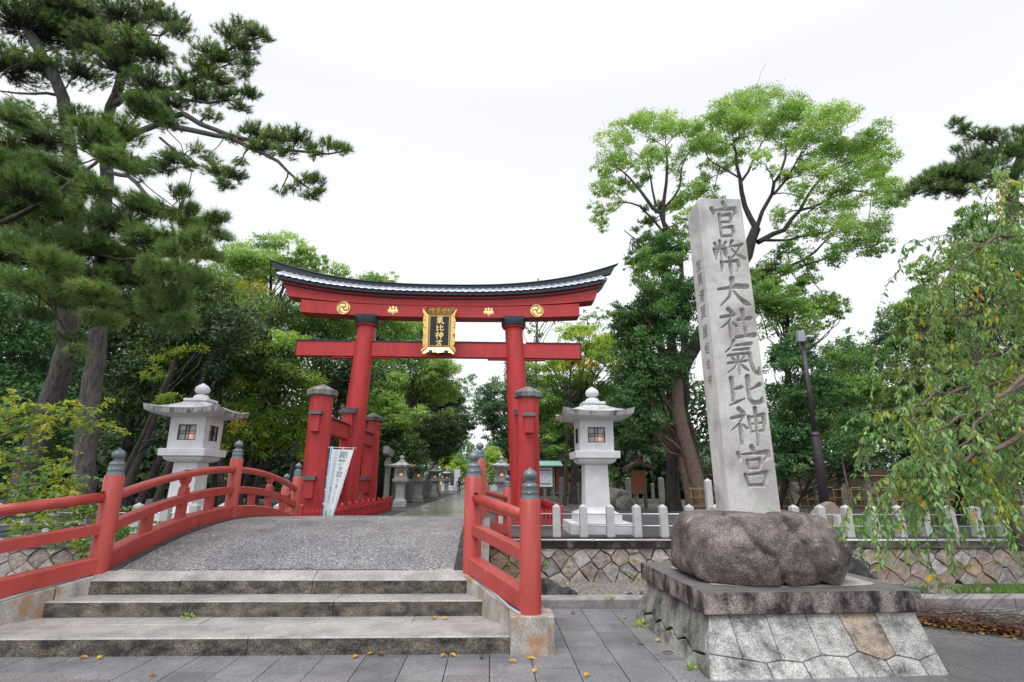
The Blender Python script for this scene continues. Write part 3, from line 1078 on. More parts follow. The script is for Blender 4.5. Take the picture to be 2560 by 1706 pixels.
# main pillars leaning inwards, sub pillars, struts and braces
for s in (-1, 1):
    xb_, xt_ = TX + s * 3.80, TX + s * 3.36
    rings = []
    for z in (0.0, 1.0, 3.0, 5.0, 7.0, 8.45):
        f = z / 8.45
        cx_ = xb_ + (xt_ - xb_) * f
        rr = 0.52 - 0.12 * f
        rings.append([(cx_ + rr * math.cos(2 * math.pi * k / 40), 24 + rr * math.sin(2 * math.pi * k / 40), z) for k in range(40)])
    p = autosmooth(MB().loft(rings).make('main_pillar', torii_red, torii), 40)
    m = MB().lathe(xt_, 24, [(.50, 8.30), (.535, 8.36)], 44)
    m.make('pillar_collar_rim', torii_red, p)
    m = MB().lathe(xt_, 24, [(.535, 8.362), (.56, 8.40), (.57, 8.69)], 44)
    autosmooth(m.make('pillar_collar', roof_black, p), 40)
    m = MB().box(xt_ - .49, xt_ + .49, 23.56, 24.44, 8.66, 8.80)
    m.make('collar_plate', roof_black, p)
    xs_ = TX + s * 3.74
    for e, yy in ((-1, 19.7), (1, 28.3)):
        # octagonal outer pillar with stone cap
        rings = []
        for z, rr in ((0, .43), (4.46, .40)):
            rings.append([(xs_ + rr * math.cos(R(22.5) + math.pi / 4 * k), yy + rr * math.sin(R(22.5) + math.pi / 4 * k), z) for k in range(8)])
        q = bevel(MB().loft(rings).make('outer_pillar', torii_red, torii), 0.015)
        rings = []
        for z, rr in ((4.44, .50), (4.47, .535), (4.63, .545), (4.66, .52), (4.86, .10), (4.88, .03)):
            rings.append([(xs_ + rr * math.cos(R(22.5) + math.pi / 4 * k), yy + rr * math.sin(R(22.5) + math.pi / 4 * k), z) for k in range(8)])
        bevel(MB().loft(rings).make('stone_cap', cap_granite if e < 0 else coping_grey, q), 0.01)
        # strut against the main pillar
        ym = 24 + e * 0.66
        xm = TX + s * 3.72
        MB().box(xm - .22, xm + .22, min(ym, ym + e * .22), max(ym, ym + e * .22), 0, 4.25).make('pillar_strut', torii_red, torii)
        for dx in (-.13, .09):
            MB().box(xm + dx, xm + dx + .04, ym - .12 if e > 0 else ym - .245, ym - .02 if e > 0 else ym - .222, 0, 4.2).make('strut_batten', torii_red, torii)
        m = MB()
        m.raw([(xm - .36, ym - .32, 4.26), (xm + .36, ym - .32, 4.26), (xm + .36, ym + .32, 4.46), (xm - .36, ym + .32, 4.46),
               (xm - .34, ym - .30, 4.34), (xm + .34, ym - .30, 4.34), (xm + .34, ym + .30, 4.56), (xm - .34, ym + .30, 4.56)] if e < 0 else
              [(xm - .36, ym - .32, 4.46), (xm + .36, ym - .32, 4.46), (xm + .36, ym + .32, 4.26), (xm - .36, ym + .32, 4.26),
               (xm - .34, ym - .30, 4.56), (xm + .34, ym - .30, 4.56), (xm + .34, ym + .30, 4.34), (xm - .34, ym + .30, 4.34)],
              [(0, 3, 2, 1), (4, 5, 6, 7), (0, 1, 5, 4), (1, 2, 6, 5), (2, 3, 7, 6), (3, 0, 4, 7)])
        m.make('strut_roof', roof_black, torii)
    for z0, z1 in ((3.16, 3.74), (0.92, 1.52)):
        for a, b in ((20.05, 23.5), (24.5, 27.95)):
            bevel(MB().box(xs_ - .15, xs_ + .15, a, b, z0, z1).make('brace', torii_red, torii), 0.01)
            m = MB()
            m.raw([(xs_ - .24, a, z1 + .003), (xs_ + .24, a, z1 + .003), (xs_ + .24, b, z1 + .003), (xs_ - .24, b, z1 + .003), (xs_, a, z1 + .15), (xs_, b, z1 + .15)],
                  [(0, 3, 2, 1), (0, 1, 4), (2, 3, 5), (1, 2, 5, 4), (3, 0, 4, 5)])
            m.make('brace_roof', roof_black, torii)
        for a, b in ((19.10, 19.34), (28.66, 28.9)):
            bevel(MB().box(xs_ - .15, xs_ + .15, a, b, z0 - .02, z1 - .02).make('brace_nose', torii_red, torii), 0.01)
            m = MB()
            m.raw([(xs_ - .23, a - .08, z1 - .015), (xs_ + .23, a - .08, z1 - .015), (xs_ + .23, b, z1 - .015), (xs_ - .23, b, z1 - .015),
                   (xs_ - .19, a - .02, z1 + .11), (xs_ + .19, a - .02, z1 + .11), (xs_ + .19, b, z1 + .11), (xs_ - .19, b, z1 + .11)],
                  [(0, 3, 2, 1), (4, 5, 6, 7), (0, 1, 5, 4), (1, 2, 6, 5), (2, 3, 7, 6), (3, 0, 4, 7)])
            m.make('nose_roof', roof_black, torii)
    # floor stones
    MB().box(xs_ - .75, xs_ + .75, 23.2, 24.8, 0.0, 0.10).make('foot_stone', granite_pale, torii)


# gold crests on the lower lintel
def comma(m, cx, cz, r, ang, y):
    pts = []
    n = 16
    for i in range(n + 1):
        t = i / n
        a = ang + t * 2.35
        rad = r * (0.36 + 0.50 * min(1, t * 1.25))
        w = r * 0.30 * (1 - t) ** 0.75 + 0.004
        if i == 0:
            w = r * .18
        pts.append((cx + rad * math.cos(a), cz + rad * math.sin(a), w))
    rings = []
    for x, z, w in pts:
        rings.append([(x + w * math.cos(2 * math.pi * k / 8) * 0.9, y - abs(w) * .6 * (1 if math.sin(2 * math.pi * k / 8) > 0 else 0) * abs(math.sin(2 * math.pi * k / 8)) - .012, z + w * math.sin(2 * math.pi * k / 8)) for k in range(8)])
    # rings lie in the crest plane; bulge the middle
    b = []
    for (x, z, w), rg in zip(pts, rings):
        b.append([(p[0], y - .010, p[2]) for p in rg])
    for (x, z, w) in pts:
        v = [(x, y - .02 - w * .28, z)] + [(x + w * math.cos(2 * math.pi * k / 8), y - .008, z + w * math.sin(2 * math.pi * k / 8)) for k in range(8)]
        m.raw(v, [(0, 1 + (k + 1) % 8, 1 + k) for k in range(8)])


yf_ = 23.61
for xc in (-6.83, 1.96):
    zc = crv(xc, 8.99, .36)
    t = MB()
    m = MB()
    # rim ring
    n = 32
    rr = .285
    rg = []
    for i in range(n + 1):
        a = 2 * math.pi * i / n
        rg.append((xc + rr * math.cos(a), yf_ - .02, zc + rr * math.sin(a)))
    m.tube(rg, 0.026, 6, cap=False)
    v = [(xc, yf_ - .03, zc)] + [(xc + (rr - .02) * math.cos(2 * math.pi * k / 24), yf_ - .004, zc + (rr - .02) * math.sin(2 * math.pi * k / 24)) for k in range(24)]
    for k in range(3):
        comma(m, xc, zc, .29, R(90 + 120 * k), yf_)
    o = m.make('swirl_crest', gold_pale, torii, smooth=True)
for xc in (-4.60, -0.25):
    zc = crv(xc, 8.97, .34)
    m = MB()

    def petal(px_, pz_, rx, rz, ang, h=.05):
        n = 14
        rx, rz, h = rx * 1.08, rz * 1.1, h * .42
        ca, sa = math.cos(ang), math.sin(ang)
        v = [(px_, yf_ - h, pz_)]
        for k in range(n):
            a = 2 * math.pi * k / n
            ex, ez = rx * math.cos(a), rz * math.sin(a)
            v.append((px_ + ex * ca - ez * sa, yf_ - .004, pz_ + ex * sa + ez * ca))
        m.raw(v, [(0, 1 + (k + 1) % n, 1 + k) for k in range(n)])
    petal(xc, zc + .11, .055, .10, 0)
    petal(xc - .13, zc + .10, .045, .08, .15)
    petal(xc + .13, zc + .10, .045, .08, -.15)
    petal(xc, zc - .06, .085, .10, 0, .07)
    petal(xc, zc - .14, .03, .07, 0, .05)
    petal(xc - .13, zc - .02, .10, .065, -.35, .055)
    petal(xc + .13, zc - .02, .10, .065, .35, .055)
    petal(xc - .17, zc - .06, .05, .05, 0, .04)
    petal(xc + .17, zc - .06, .05, .05, 0, .04)
    m.make('flower_crest', gold_pale, torii)

# ------------------------------------------------------------------ hand-written characters as brush strokes
# each stroke: list of (x, y, width), box 100 x 100, y down
ST = {
    '官': [[(50, 1, 13), (57, 13, 9)], [(12, 18, 12), (17, 30, 11), (16, 42, 4)], [(16, 24, 5), (50, 19, 9), (84, 17, 13), (86, 28, 12), (76, 40, 3)],
          [(34, 34, 10), (34, 66, 9), (34, 99, 8)], [(36, 38, 6), (68, 34, 11), (70, 46, 10), (66, 58, 7)], [(38, 56, 7), (64, 55, 9)],
          [(36, 72, 6), (70, 69, 11), (73, 82, 10), (68, 97, 8)], [(38, 95, 8), (68, 94, 9)]],
    '幣': [[(10, 10, 10), (17, 22, 7)], [(44, 6, 9), (34, 20, 5)], [(26, 2, 9), (27, 28, 8), (26, 55, 6)], [(6, 26, 9), (8, 42, 8), (10, 56, 5)],
          [(10, 27, 6), (42, 24, 10), (44, 40, 9), (42, 54, 6)], [(17, 33, 6), (14, 46, 4)], [(35, 33, 5), (38, 45, 7)],
          [(64, 2, 10), (54, 22, 4)], [(56, 18, 6), (78, 15, 8), (95, 11, 9)], [(88, 17, 9), (74, 38, 7), (54, 54, 3)], [(60, 26, 4), (78, 42, 9), (98, 53, 10)],
          [(24, 62, 9), (25, 78, 9), (22, 92, 6)], [(26, 65, 6), (74, 60, 11), (77, 76, 10), (70, 91, 5)], [(50, 50, 7), (50, 80, 11), (50, 100, 7)]],
    '大': [[(6, 40, 8), (30, 36, 9), (64, 29, 15), (92, 30, 15)], [(50, 2, 15), (48, 34, 12), (36, 66, 9), (8, 96, 3)], [(50, 44, 4), (70, 72, 11), (84, 86, 15), (98, 92, 3)]],
    '社': [[(28, 2, 12), (40, 13, 10)], [(4, 28, 9), (26, 24, 10), (44, 20, 11)], [(40, 24, 9), (26, 44, 8), (2, 62, 3)], [(28, 44, 10), (28, 72, 10), (27, 99, 8)], [(36, 44, 5), (48, 56, 8)],
          [(54, 36, 9), (74, 33, 10), (92, 31, 12)], [(70, 4, 13), (73, 44, 10), (72, 84, 9)], [(44, 92, 10), (70, 87, 10), (98, 84, 15)]],
    '氣': [[(34, 0, 11), (26, 18, 8), (6, 34, 3)], [(28, 15, 6), (60, 11, 9), (84, 8, 11)], [(28, 28, 6), (56, 25, 8), (76, 23, 9)],
          [(12, 44, 8), (46, 39, 8), (76, 36, 10), (77, 62, 10), (84, 86, 11), (98, 96, 9), (98, 78, 3)],
          [(24, 50, 8), (32, 58, 6)], [(60, 46, 8), (50, 58, 4)], [(10, 66, 8), (38, 62, 8), (66, 58, 8)], [(42, 46, 8), (42, 76, 8), (41, 97, 6)], [(38, 66, 7), (26, 80, 6), (8, 92, 3)], [(46, 66, 4), (58, 78, 8), (68, 86, 6)]],
    '比': [[(14, 8, 13), (15, 44, 11), (14, 80, 10)], [(18, 44, 7), (40, 37, 11)], [(2, 96, 4), (18, 88, 10), (46, 74, 4)],
          [(62, 2, 14), (60, 40, 11), (60, 74, 10), (70, 88, 12), (94, 84, 13), (97, 68, 3)], [(94, 28, 13), (78, 38, 8), (62, 46, 4)]],
    '神': [[(26, 2, 12), (38, 12, 10)], [(2, 28, 9), (22, 24, 10), (40, 19, 11)], [(38, 24, 9), (24, 42, 8), (0, 60, 3)], [(25, 42, 10), (25, 70, 10), (24, 97, 8)], [(32, 44, 5), (44, 55, 8)],
          [(52, 24, 10), (53, 44, 8), (55, 68, 6)], [(54, 25, 6), (76, 21, 9), (95, 18, 12), (94, 42, 10), (90, 66, 6)], [(56, 43, 6), (88, 39, 7)], [(56, 63, 6), (88, 60, 8)], [(73, 0, 12), (72, 50, 10), (70, 100, 8)]],
    '宮': [[(50, 0, 13), (55, 11, 9)], [(10, 16, 11), (14, 28, 10), (13, 36, 4)], [(14, 20, 5), (50, 17, 8), (92, 14, 14), (94, 24, 12), (80, 34, 3)],
          [(34, 34, 9), (35, 46, 8), (38, 58, 6)], [(35, 35, 6), (68, 31, 10), (70, 42, 9), (62, 56, 6)], [(38, 55, 6), (64, 54, 8)],
          [(24, 70, 10), (27, 84, 9), (31, 99, 7)], [(26, 71, 6), (60, 67, 9), (82, 65, 13), (80, 80, 11), (70, 97, 8)], [(31, 96, 8), (70, 95, 9)]],
}


def ribbon(m, pts, place, d0, d1):
    """raised brush stroke; place(x,y,d) -> world"""
    n = len(pts)
    L, Rr = [], []
    for i in range(n):
        a = pts[max(i - 1, 0)]
        b = pts[min(i + 1, n - 1)]
        dx, dy = b[0] - a[0], b[1] - a[1]
        k = math.hypot(dx, dy) + 1e-6
        nx_, ny_ = -dy / k, dx / k
        w = pts[i][2] / 2
        L.append((pts[i][0] + nx_ * w, pts[i][1] + ny_ * w))
        Rr.append((pts[i][0] - nx_ * w, pts[i][1] - ny_ * w))
    v = []
    for i in range(n):
        v += [place(*L[i], d1), place(*Rr[i], d1), place(*L[i], d0), place(*Rr[i], d0)]
    f = [(0, 2, 3, 1), (4 * n - 4, 4 * n - 3, 4 * n - 1, 4 * n - 2)]
    for i in range(n - 1):
        a, b = 4 * i, 4 * i + 4
        f += [(a, a + 1, b + 1, b), (a, b, b + 2, a + 2), (a + 1, a + 3, b + 3, b + 1)]
    m.raw(v, f)


# name plaque on the gate
pq = thing('name_plaque', 'gold framed dark plaque with four gold characters hung at the centre of the torii', 'plaque', (TX - .02, 23.3, 7.9))
pxc = -2.44
# plane leaning forward: y(z)
zt0, zb0 = 8.98, 6.98


def py_(z, d=0.0):
    return 23.46 - 0.13 * (z - zb0) / (zt0 - zb0) - d


def fr(x, z, d):
    return (pxc + x, py_(z, d), z)


hw, iw = 0.70, 0.50
zt1, zb1 = 8.74, 7.24
m = MB().raw([fr(-iw, zb1, 0), fr(iw, zb1, 0), fr(iw, zt1, 0), fr(-iw, zt1, 0)], [(0, 1, 2, 3)])
m.raw([fr(-hw, zb0, -.09), fr(hw, zb0, -.09), fr(hw, zt0, -.09), fr(-hw, zt0, -.09)], [(3, 2, 1, 0)])
m.make('plaque_board', board_blue, pq)
# frame: four flaring mitred sides with a wavy outer edge
sides = [((-1, 1), (1, 1)), ((1, 1), (1, -1)), ((1, -1), (-1, -1)), ((-1, -1), (-1, 1))]
for si, ((ax, az_), (bx, bz)) in enumerate(sides):
    n = 22
    inner, midl, outer = [], [], []
    m = MB()
    for i in range(n + 1):
        f = i / n
        u = ax + (bx - ax) * f
        w_ = az_ + (bz - az_) * f
        ix, iz = u * iw, (zt1 if w_ > 0 else zb1) if abs(w_) == 1 else zb1 + (zt1 - zb1) * (w_ + 1) / 2
        ox, oz = u * hw, (zt0 if w_ > 0 else zb0) if abs(w_) == 1 else zb0 + (zt0 - zb0) * (w_ + 1) / 2
        wob = 0.020 * math.sin(f * math.pi * 9) + 0.05 * (abs(f - .5) * 2) ** 4 + 0.012 * math.sin(f * 50)
        nxn, nzn = (0, 1) if si == 0 else (1, 0) if si == 1 else (0, -1) if si == 2 else (-1, 0)
        inner.append(fr(ix, iz, .012))
        midl.append(fr(ix + nxn * .04, iz + nzn * .04, .02))
        outer.append(fr(ox + nxn * wob, oz + nzn * wob, .17))
    back = [(p[0], p[1] + .06, p[2]) for p in outer]
    rows_ = [inner, midl, outer, back]
    V = [p for r_ in rows_ for p in r_]
    Fq = []
    for a in range(3):
        for i in range(n):
            Fq.append((a * (n + 1) + i, (a + 1) * (n + 1) + i, (a + 1) * (n + 1) + i + 1, a * (n + 1) + i + 1))
    m.raw(V, Fq)
    # raised scroll knobs
    for f in ((.1, .17, .3, .42, .62, .8, .88) if si % 2 else (.16, .28, .68, .82)):
        i = int(f * n)
        p = np.array(midl[i]) * .42 + np.array(outer[i]) * .58
        rr = 0.034
        vv, ff = [], []
        for a in range(5):
            th = math.pi * a / 4
            for b in range(8):
                ph = 2 * math.pi * b / 8
                vv.append((p[0] + rr * math.sin(th) * math.cos(ph), p[1] - .02 + rr * math.sin(th) * math.sin(ph), p[2] + rr * 1.3 * math.cos(th)))
        for a in range(4):
            for b in range(8):
                ff.append((a * 8 + b, a * 8 + (b + 1) % 8, (a + 1) * 8 + (b + 1) % 8, (a + 1) * 8 + b))
        m.raw(vv, ff)
    autosmooth(m.make('frame', gold, pq), 50)
for f, w_ in ((.06, 0.018), (.028, .010)):
    m = MB()
    x_, a, b = iw - f, zb1 + f, zt1 - f
    for (p, q, r_, s_) in ((-x_, x_, b - w_, b), (-x_, x_, a, a + w_), (-x_, -x_ + w_, a + w_, b - w_), (x_ - w_, x_, a + w_, b - w_)):
        m.raw([fr(p, r_, .012), fr(q, r_, .012), fr(q, s_, .012), fr(p, s_, .012), fr(p, r_, 0), fr(q, r_, 0), fr(q, s_, 0), fr(p, s_, 0)],
              [(0, 1, 2, 3), (4, 5, 1, 0), (5, 6, 2, 1), (6, 7, 3, 2), (7, 4, 0, 3)])
    m.make('gold_fillet', gold, pq)
for ch, z1_, z0_, w_, xo in (('氣', 8.655, 8.29, .34, .02), ('比', 8.27, 7.98, .34, .02), ('神', 7.95, 7.60, .36, -.0), ('宮', 7.58, 7.30, .30, -.01)):
    m = MB()
    for si, stq in enumerate(ST[ch]):
        s3 = [(x, y, max(w, 6) * 1.25) for x, y, w in stq]
        ribbon(m, s3, lambda x, y, d: fr(xo + (x / 100 - .5) * w_, z1_ + (z0_ - z1_) * y / 100, d), 0.0, 0.02 + si * .0012)
    m.make('gold_character', gold, pq)
for x in (-.34, .34):
    m = MB().lathe(0, 0, [(.10, 0), (.10, .05), (.06, .08)], 14)
    m.v = [(pxc + x + a, 23.33 - c, 7.0 + b) for a, b, c in m.v]
    m.make('hook', roof_black, pq)

# ------------------------------------------------------------------ big granite lanterns
def make_lantern(name, label, group, lit=0.5, dark=False):
    t = thing(name, label, 'lantern', (0, 0, 0), 0, group, local=True)

    def sqring(h, z, lift=0.0, n=6):
        """square ring of half width h; corners lifted"""
        pts = []
        cs = [(-1, -1), (1, -1), (1, 1), (-1, 1)]
        for k in range(4):
            a, b = cs[k], cs[(k + 1) % 4]
            for i in range(n):
                f = i / n
                u = abs(f - .5) * 2
                bow = 1.0 - 0.05 * (1 - u ** 2) * (1 if lift else 0)
                x = (a[0] + (b[0] - a[0]) * f) * h
                y = (a[1] + (b[1] - a[1]) * f) * h
                if abs(a[0] - b[0]) > 1:
                    y *= bow
                else:
                    x *= bow
                pts.append((x, y, z + lift * u ** 3))
        return pts
    gl = granite_path if dark else granite_lamp
    if not dark:
        bevel(MB().box(-.92, .92, -.92, .92, 0, .32).make('base_step', gl, t), 0.012)
    # curved second step with ogee flare
    m = MB()
    if dark:
        m.loft([sqring(.54, 0), sqring(.53, .50), sqring(.50, .52), sqring(.41, .60), sqring(.38, .72), sqring(.375, .78)])
    else:
        m.loft([sqring(.66, .32), sqring(.66, .56), sqring(.60, .575), sqring(.48, .64), sqring(.42, .74), sqring(.42, .78)])
    bevel(m.make('flared_step', gl, t), 0.01)
    m = MB()
    m.loft([sqring(.375, .78), sqring(.350, 2.02)])
    bevel(m.make('shaft', gl, t), 0.012)
    m = MB()
    m.loft([sqring(.42, 2.02), sqring(.50, 2.05), sqring(.56, 2.10), sqring(.58, 2.16), sqring(.58, 2.19)])
    bevel(m.make('tray_moulding', gl, t), 0.006)
    m = MB()
    m.loft([sqring(.68, 2.19), sqring(.69, 2.39), sqring(.66, 2.405)])
    bevel(m.make('tray', gl, t), 0.01)
    # fire box: four walls with a window opening each
    hb, z0, z1 = .53, 2.405, 3.36
    ww, wz0, wz1 = .27, 2.66, 3.13
    fb = MB()
    for k in range(4):
        c, s = math.cos(k * math.pi / 2), math.sin(k * math.pi / 2)

        def P(x, y, z):
            return (x * c - y * s, x * s + y * c, z)
        tz = lambda z: hb + 0.012 * (z - z0)
        for (a0, a1, b0, b1) in ((-1, -ww, z0, z1), (ww, 1, z0, z1), (-ww, ww, z0, wz0), (-ww, ww, wz1, z1)):
            A0 = -tz(z0) if a0 == -1 else a0
            A1 = tz(z0) if a1 == 1 else a1
            v = [P(A0, -tz(b0), b0), P(A1, -tz(b0), b0), P(A1, -tz(b1), b1), P(A0, -tz(b1), b1)]
            fb.raw(v, [(0, 1, 2, 3)])
        d = .07
        q = [(-ww, wz0), (ww, wz0), (ww, wz1), (-ww, wz1)]
        for i in range(4):
            (xa, za), (xb, zb) = q[i], q[(i + 1) % 4]
            fb.raw([P(xa, -tz(za), za), P(xb, -tz(zb), zb), P(xb, -tz(zb) + d, zb), P(xa, -tz(za) + d, za)], [(0, 1, 2, 3)])
    fb.make('fire_box', gl, t)
    for k in range(4):
        c, s = math.cos(k * math.pi / 2), math.sin(k * math.pi / 2)
        m = MB()
        y0, y1 = -hb + .0, -hb + .035

        def addb(x0, x1, za, zb, yo=0.0):
            vv = [(x, y, z) for z in (za, zb) for x, y in ((x0, y0 + yo), (x1, y0 + yo), (x1, y1 + yo), (x0, y1 + yo))]
            m.raw([(x * c - y * s, x * s + y * c, z) for x, y, z in vv], [(0, 3, 2, 1), (4, 5, 6, 7), (0, 1, 5, 4), (1, 2, 6, 5), (2, 3, 7, 6), (3, 0, 4, 7)])
        addb(-ww, ww, wz0, wz0 + .022)
        addb(-ww, ww, wz1 - .022, wz1)
        addb(-ww, -ww + .022, wz0 + .022, wz1 - .022)
        addb(ww - .022, ww, wz0 + .022, wz1 - .022)
        for x in (-.045, .045):
            addb(x - .008, x + .008, wz0 + .022, wz1 - .022, .006)
        for z in (wz0 + .20, wz0 + .275):
            addb(-ww + .022, ww - .022, z - .008, z + .008, .012)
        wf = m.make('window_frame', frame_brown, t)
        m = MB()
        yy = -hb + .05
        v = [(-ww, yy, wz0), (ww, yy, wz0), (ww, yy, wz1), (-ww, yy, wz1)]
        m.raw([(x * c - y * s, x * s + y * c, z) for x, y, z in v], [(0, 1, 2, 3)])
        m.make('pane', pane_mats[name], wf)
    # roof
    m = MB()
    m.loft([sqring(.54, 3.36), sqring(.95, 3.41, .05), sqring(1.06, 3.435, .08)], 0, True)
    ru = m.make('roof_underside', granite_lamp if not dark else granite_lamp_dark, t)
    m = MB()
    m.loft([sqring(1.06, 3.437, .08), sqring(1.10, 3.58, .12)], 0, False)
    m.make('eave', granite_eave, t)
    m = MB()
    m.loft([sqring(1.10, 3.582, .12), sqring(.88, 3.61, .04), sqring(.66, 3.70, .01), sqring(.44, 3.80), sqring(.31, 3.88), sqring(.30, 3.885)], 0, True)
    autosmooth(m.make('roof', granite_lamp_dark, t), 50)
    m = MB()
    m.loft([sqring(.36, 3.885), sqring(.36, 3.955), sqring(.34, 3.965)])
    bevel(m.make('roof_plinth', gl, t), 0.006)
    m = MB().lathe(0, 0, [(.235, 3.965), (.24, 4.0), (.22, 4.05), (.17, 4.10), (.10, 4.125), (.09, 4.15)], 24)
    autosmooth(m.make('neck', gl, t), 40)
    m = MB().lathe(0, 0, [(.09, 4.15), (.17, 4.17), (.215, 4.23), (.22, 4.29), (.19, 4.36), (.12, 4.42), (.05, 4.46), (.01, 4.49)], 24)
    autosmooth(m.make('jewel_finial', granite_lamp if not dark else granite_lamp_dark, t), 40)
    return t


def pane_material(name, glow, centre_k):
    m, nt, b = _base(name)
    tcn = nt.nodes.new('ShaderNodeTexCoord')
    mp = nt.nodes.new('ShaderNodeMapping')
    mp.vector_type = 'POINT'
    mp.inputs['Location'].default_value = (-centre_k, 0.0, -2.78)
    nt.links.new(tcn.outputs['Object'], mp.inputs['Vector'])
    ln = nt.nodes.new('ShaderNodeVectorMath')
    ln.operation = 'LENGTH'
    sc_ = nt.nodes.new('ShaderNodeVectorMath')
    sc_.operation = 'MULTIPLY'
    sc_.inputs[1].default_value = (1, 0.0, 1)
    nt.links.new(mp.outputs[0], sc_.inputs[0])
    nt.links.new(sc_.outputs[0], ln.inputs[0])
    f = _ramp(nt, ln.outputs['Value'], [(0.02, (1, 1, 1)), (0.10, (.35, .35, .35)), (0.22, (0, 0, 0))])
    b.inputs['Base Color'].default_value = (0.34, 0.36, 0.35, 1)
    b.inputs['Roughness'].default_value = 0.3
    c = _mix(nt, f, (0, 0, 0), glow)
    nt.links.new(c, b.inputs['Emission Color'])
    b.inputs['Emission Strength'].default_value = 1.0
    return m


pane_mats = {'stone_lantern': pane_material('lit_pane_soft', (0.50, 0.25, 0.12), 0.08),
             'path_lantern': pane_material('lit_pane_warm', (1.6, 0.55, 0.13), 0.03)}
bl = make_lantern('stone_lantern', 'tall pale granite lantern right of the gate behind the low post fence', 'big granite lanterns flanking the gate')
sl = make_lantern('path_lantern', 'first and nearest granite lantern on the left side of the path beyond the gate', 'granite lanterns lining the path', dark=True)
kids(bl)
LB = dup(bl, (-9.28, 17.45, 0), 0.0, 1.0, 'tall pale granite lantern with dark roof left of the gate behind the red railing')
for o in KIDS['stone_lantern']:
    pass
bl.location = (3.22, 17.35, 0)
sl.location = (-5.45, 33.7, 0)
sl.scale = (0.665,) * 3
for (x, y, sc_, lb) in ((-5.35, 40.9, .665, 'second granite lantern from the gate on the left side of the path'),
                        (-5.45, 53.5, .665, 'third lantern on the left side of the path, half lost in the shade'),
                        (-5.5, 68.0, .665, 'farthest visible dark lantern at the left end of the lantern row'),
                        (0.55, 33.0, .665, 'granite lantern on the right side of the path just left of the right gate pillar'),
                        (0.75, 40.9, .665, 'right-hand path lantern mostly hidden behind the right gate pillar')):
    dup(sl, (x, y, 0), 0, sc_, lb)

# ------------------------------------------------------------------ stone monument
MROT = R(2.2)
MO = (1.985, 5.385)


def ML(x, y, z):
    """monument-local to world"""
    c, s = math.cos(MROT), math.sin(MROT)
    return (MO[0] + x * c - y * s, MO[1] + x * s + y * c, z)


CW, CD = 2.14, 1.95
plinth = thing('monument_plinth', 'battered plinth of fitted polygonal stones with a dark weathered slab cap under the boulder', 'plinth', (MO[0] + 1, MO[1] + 1, -.15))
ins = 0.055
m = MB()
zt_, zb_ = 0.305, -0.17
batk = {'front': .30, 'left': .16, 'right': .0, 'back': .05}
ring = lambda o_, z: [ML(ins - o_, ins - o_, z), ML(CW - ins + o_, ins - o_, z), ML(CW - ins + o_, CD - ins + o_, z), ML(ins - o_, CD - ins + o_, z)]
m.loft([ring(-.03, zb_), ring(-.05, zt_)])
m.loft([[ML(ins - .08, ins - .22, zb_), ML(CW - ins - .05, ins - .22, zb_), ML(CW - ins - .04, ins + .3, zb_), ML(ins - .06, ins + .3, zb_)], [ML(ins + .05, ins + .05, zt_ - .01), ML(CW - ins - .05, ins + .05, zt_ - .01), ML(CW - ins - .05, ins + .3, zt_ - .01), ML(ins + .05, ins + .3, zt_ - .01)]])
m.make('core', wall_dark, plinth)


def pframe(side):
    def f(u, v, d):
        k = (zt_ - v) / (zt_ - zb_) * batk[side]  # outward batter
        if side == 'front':
            return ML(u, ins - k - d + .05, v)
        if side == 'left':
            return ML(ins - k - d + .05, u, v)
        if side == 'right':
            return ML(CW - ins + k + d - .05, u, v)
        return ML(u, CD - ins + k + d - .05, v)
    return f


# front: traced courses, u measured along the face
uT = [ins - .0, 0.245, 0.60, 0.985, 1.305, 1.675, CW - ins]
row1b = [(-.045, 0.02), (.25, -.02), (.455, -.05), (.60, -.03), (.785, -.05), (.99, 0.0), (1.22, -.02), (1.345, .02), (1.565, -.05), (1.685, -.01), (1.88, -.05), (CW - .055, 0.0)]
J = [0, 1, 3, 5, 7, 9, 11]
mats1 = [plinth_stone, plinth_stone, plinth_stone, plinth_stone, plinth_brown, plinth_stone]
for i in range(6):
    bot = row1b[J[i]:J[i + 1] + 1]
    poly = [(uT[i], zt_), (uT[i + 1], zt_)] + bot[::-1]
    o = stone_block(poly, pframe('front'), .05, .003, .008, .004).make('facing_stone', mats1[i], plinth)
row2 = [(-.105, -.17), (.47, -.17), (.82, -.17), (1.25, -.17), (1.58, -.17), (1.90, -.17), (CW - .055, -.17)]
K = [0, 2, 4, 6, 8, 10, 11]
for i in range(6):
    top = row1b[K[i]:K[i + 1] + 1]
    poly = top + [row2[i + 1], row2[i]]
    stone_block(poly, pframe('front'), .05, .003, .008, .004).make('facing_stone', plinth_stone, plinth)
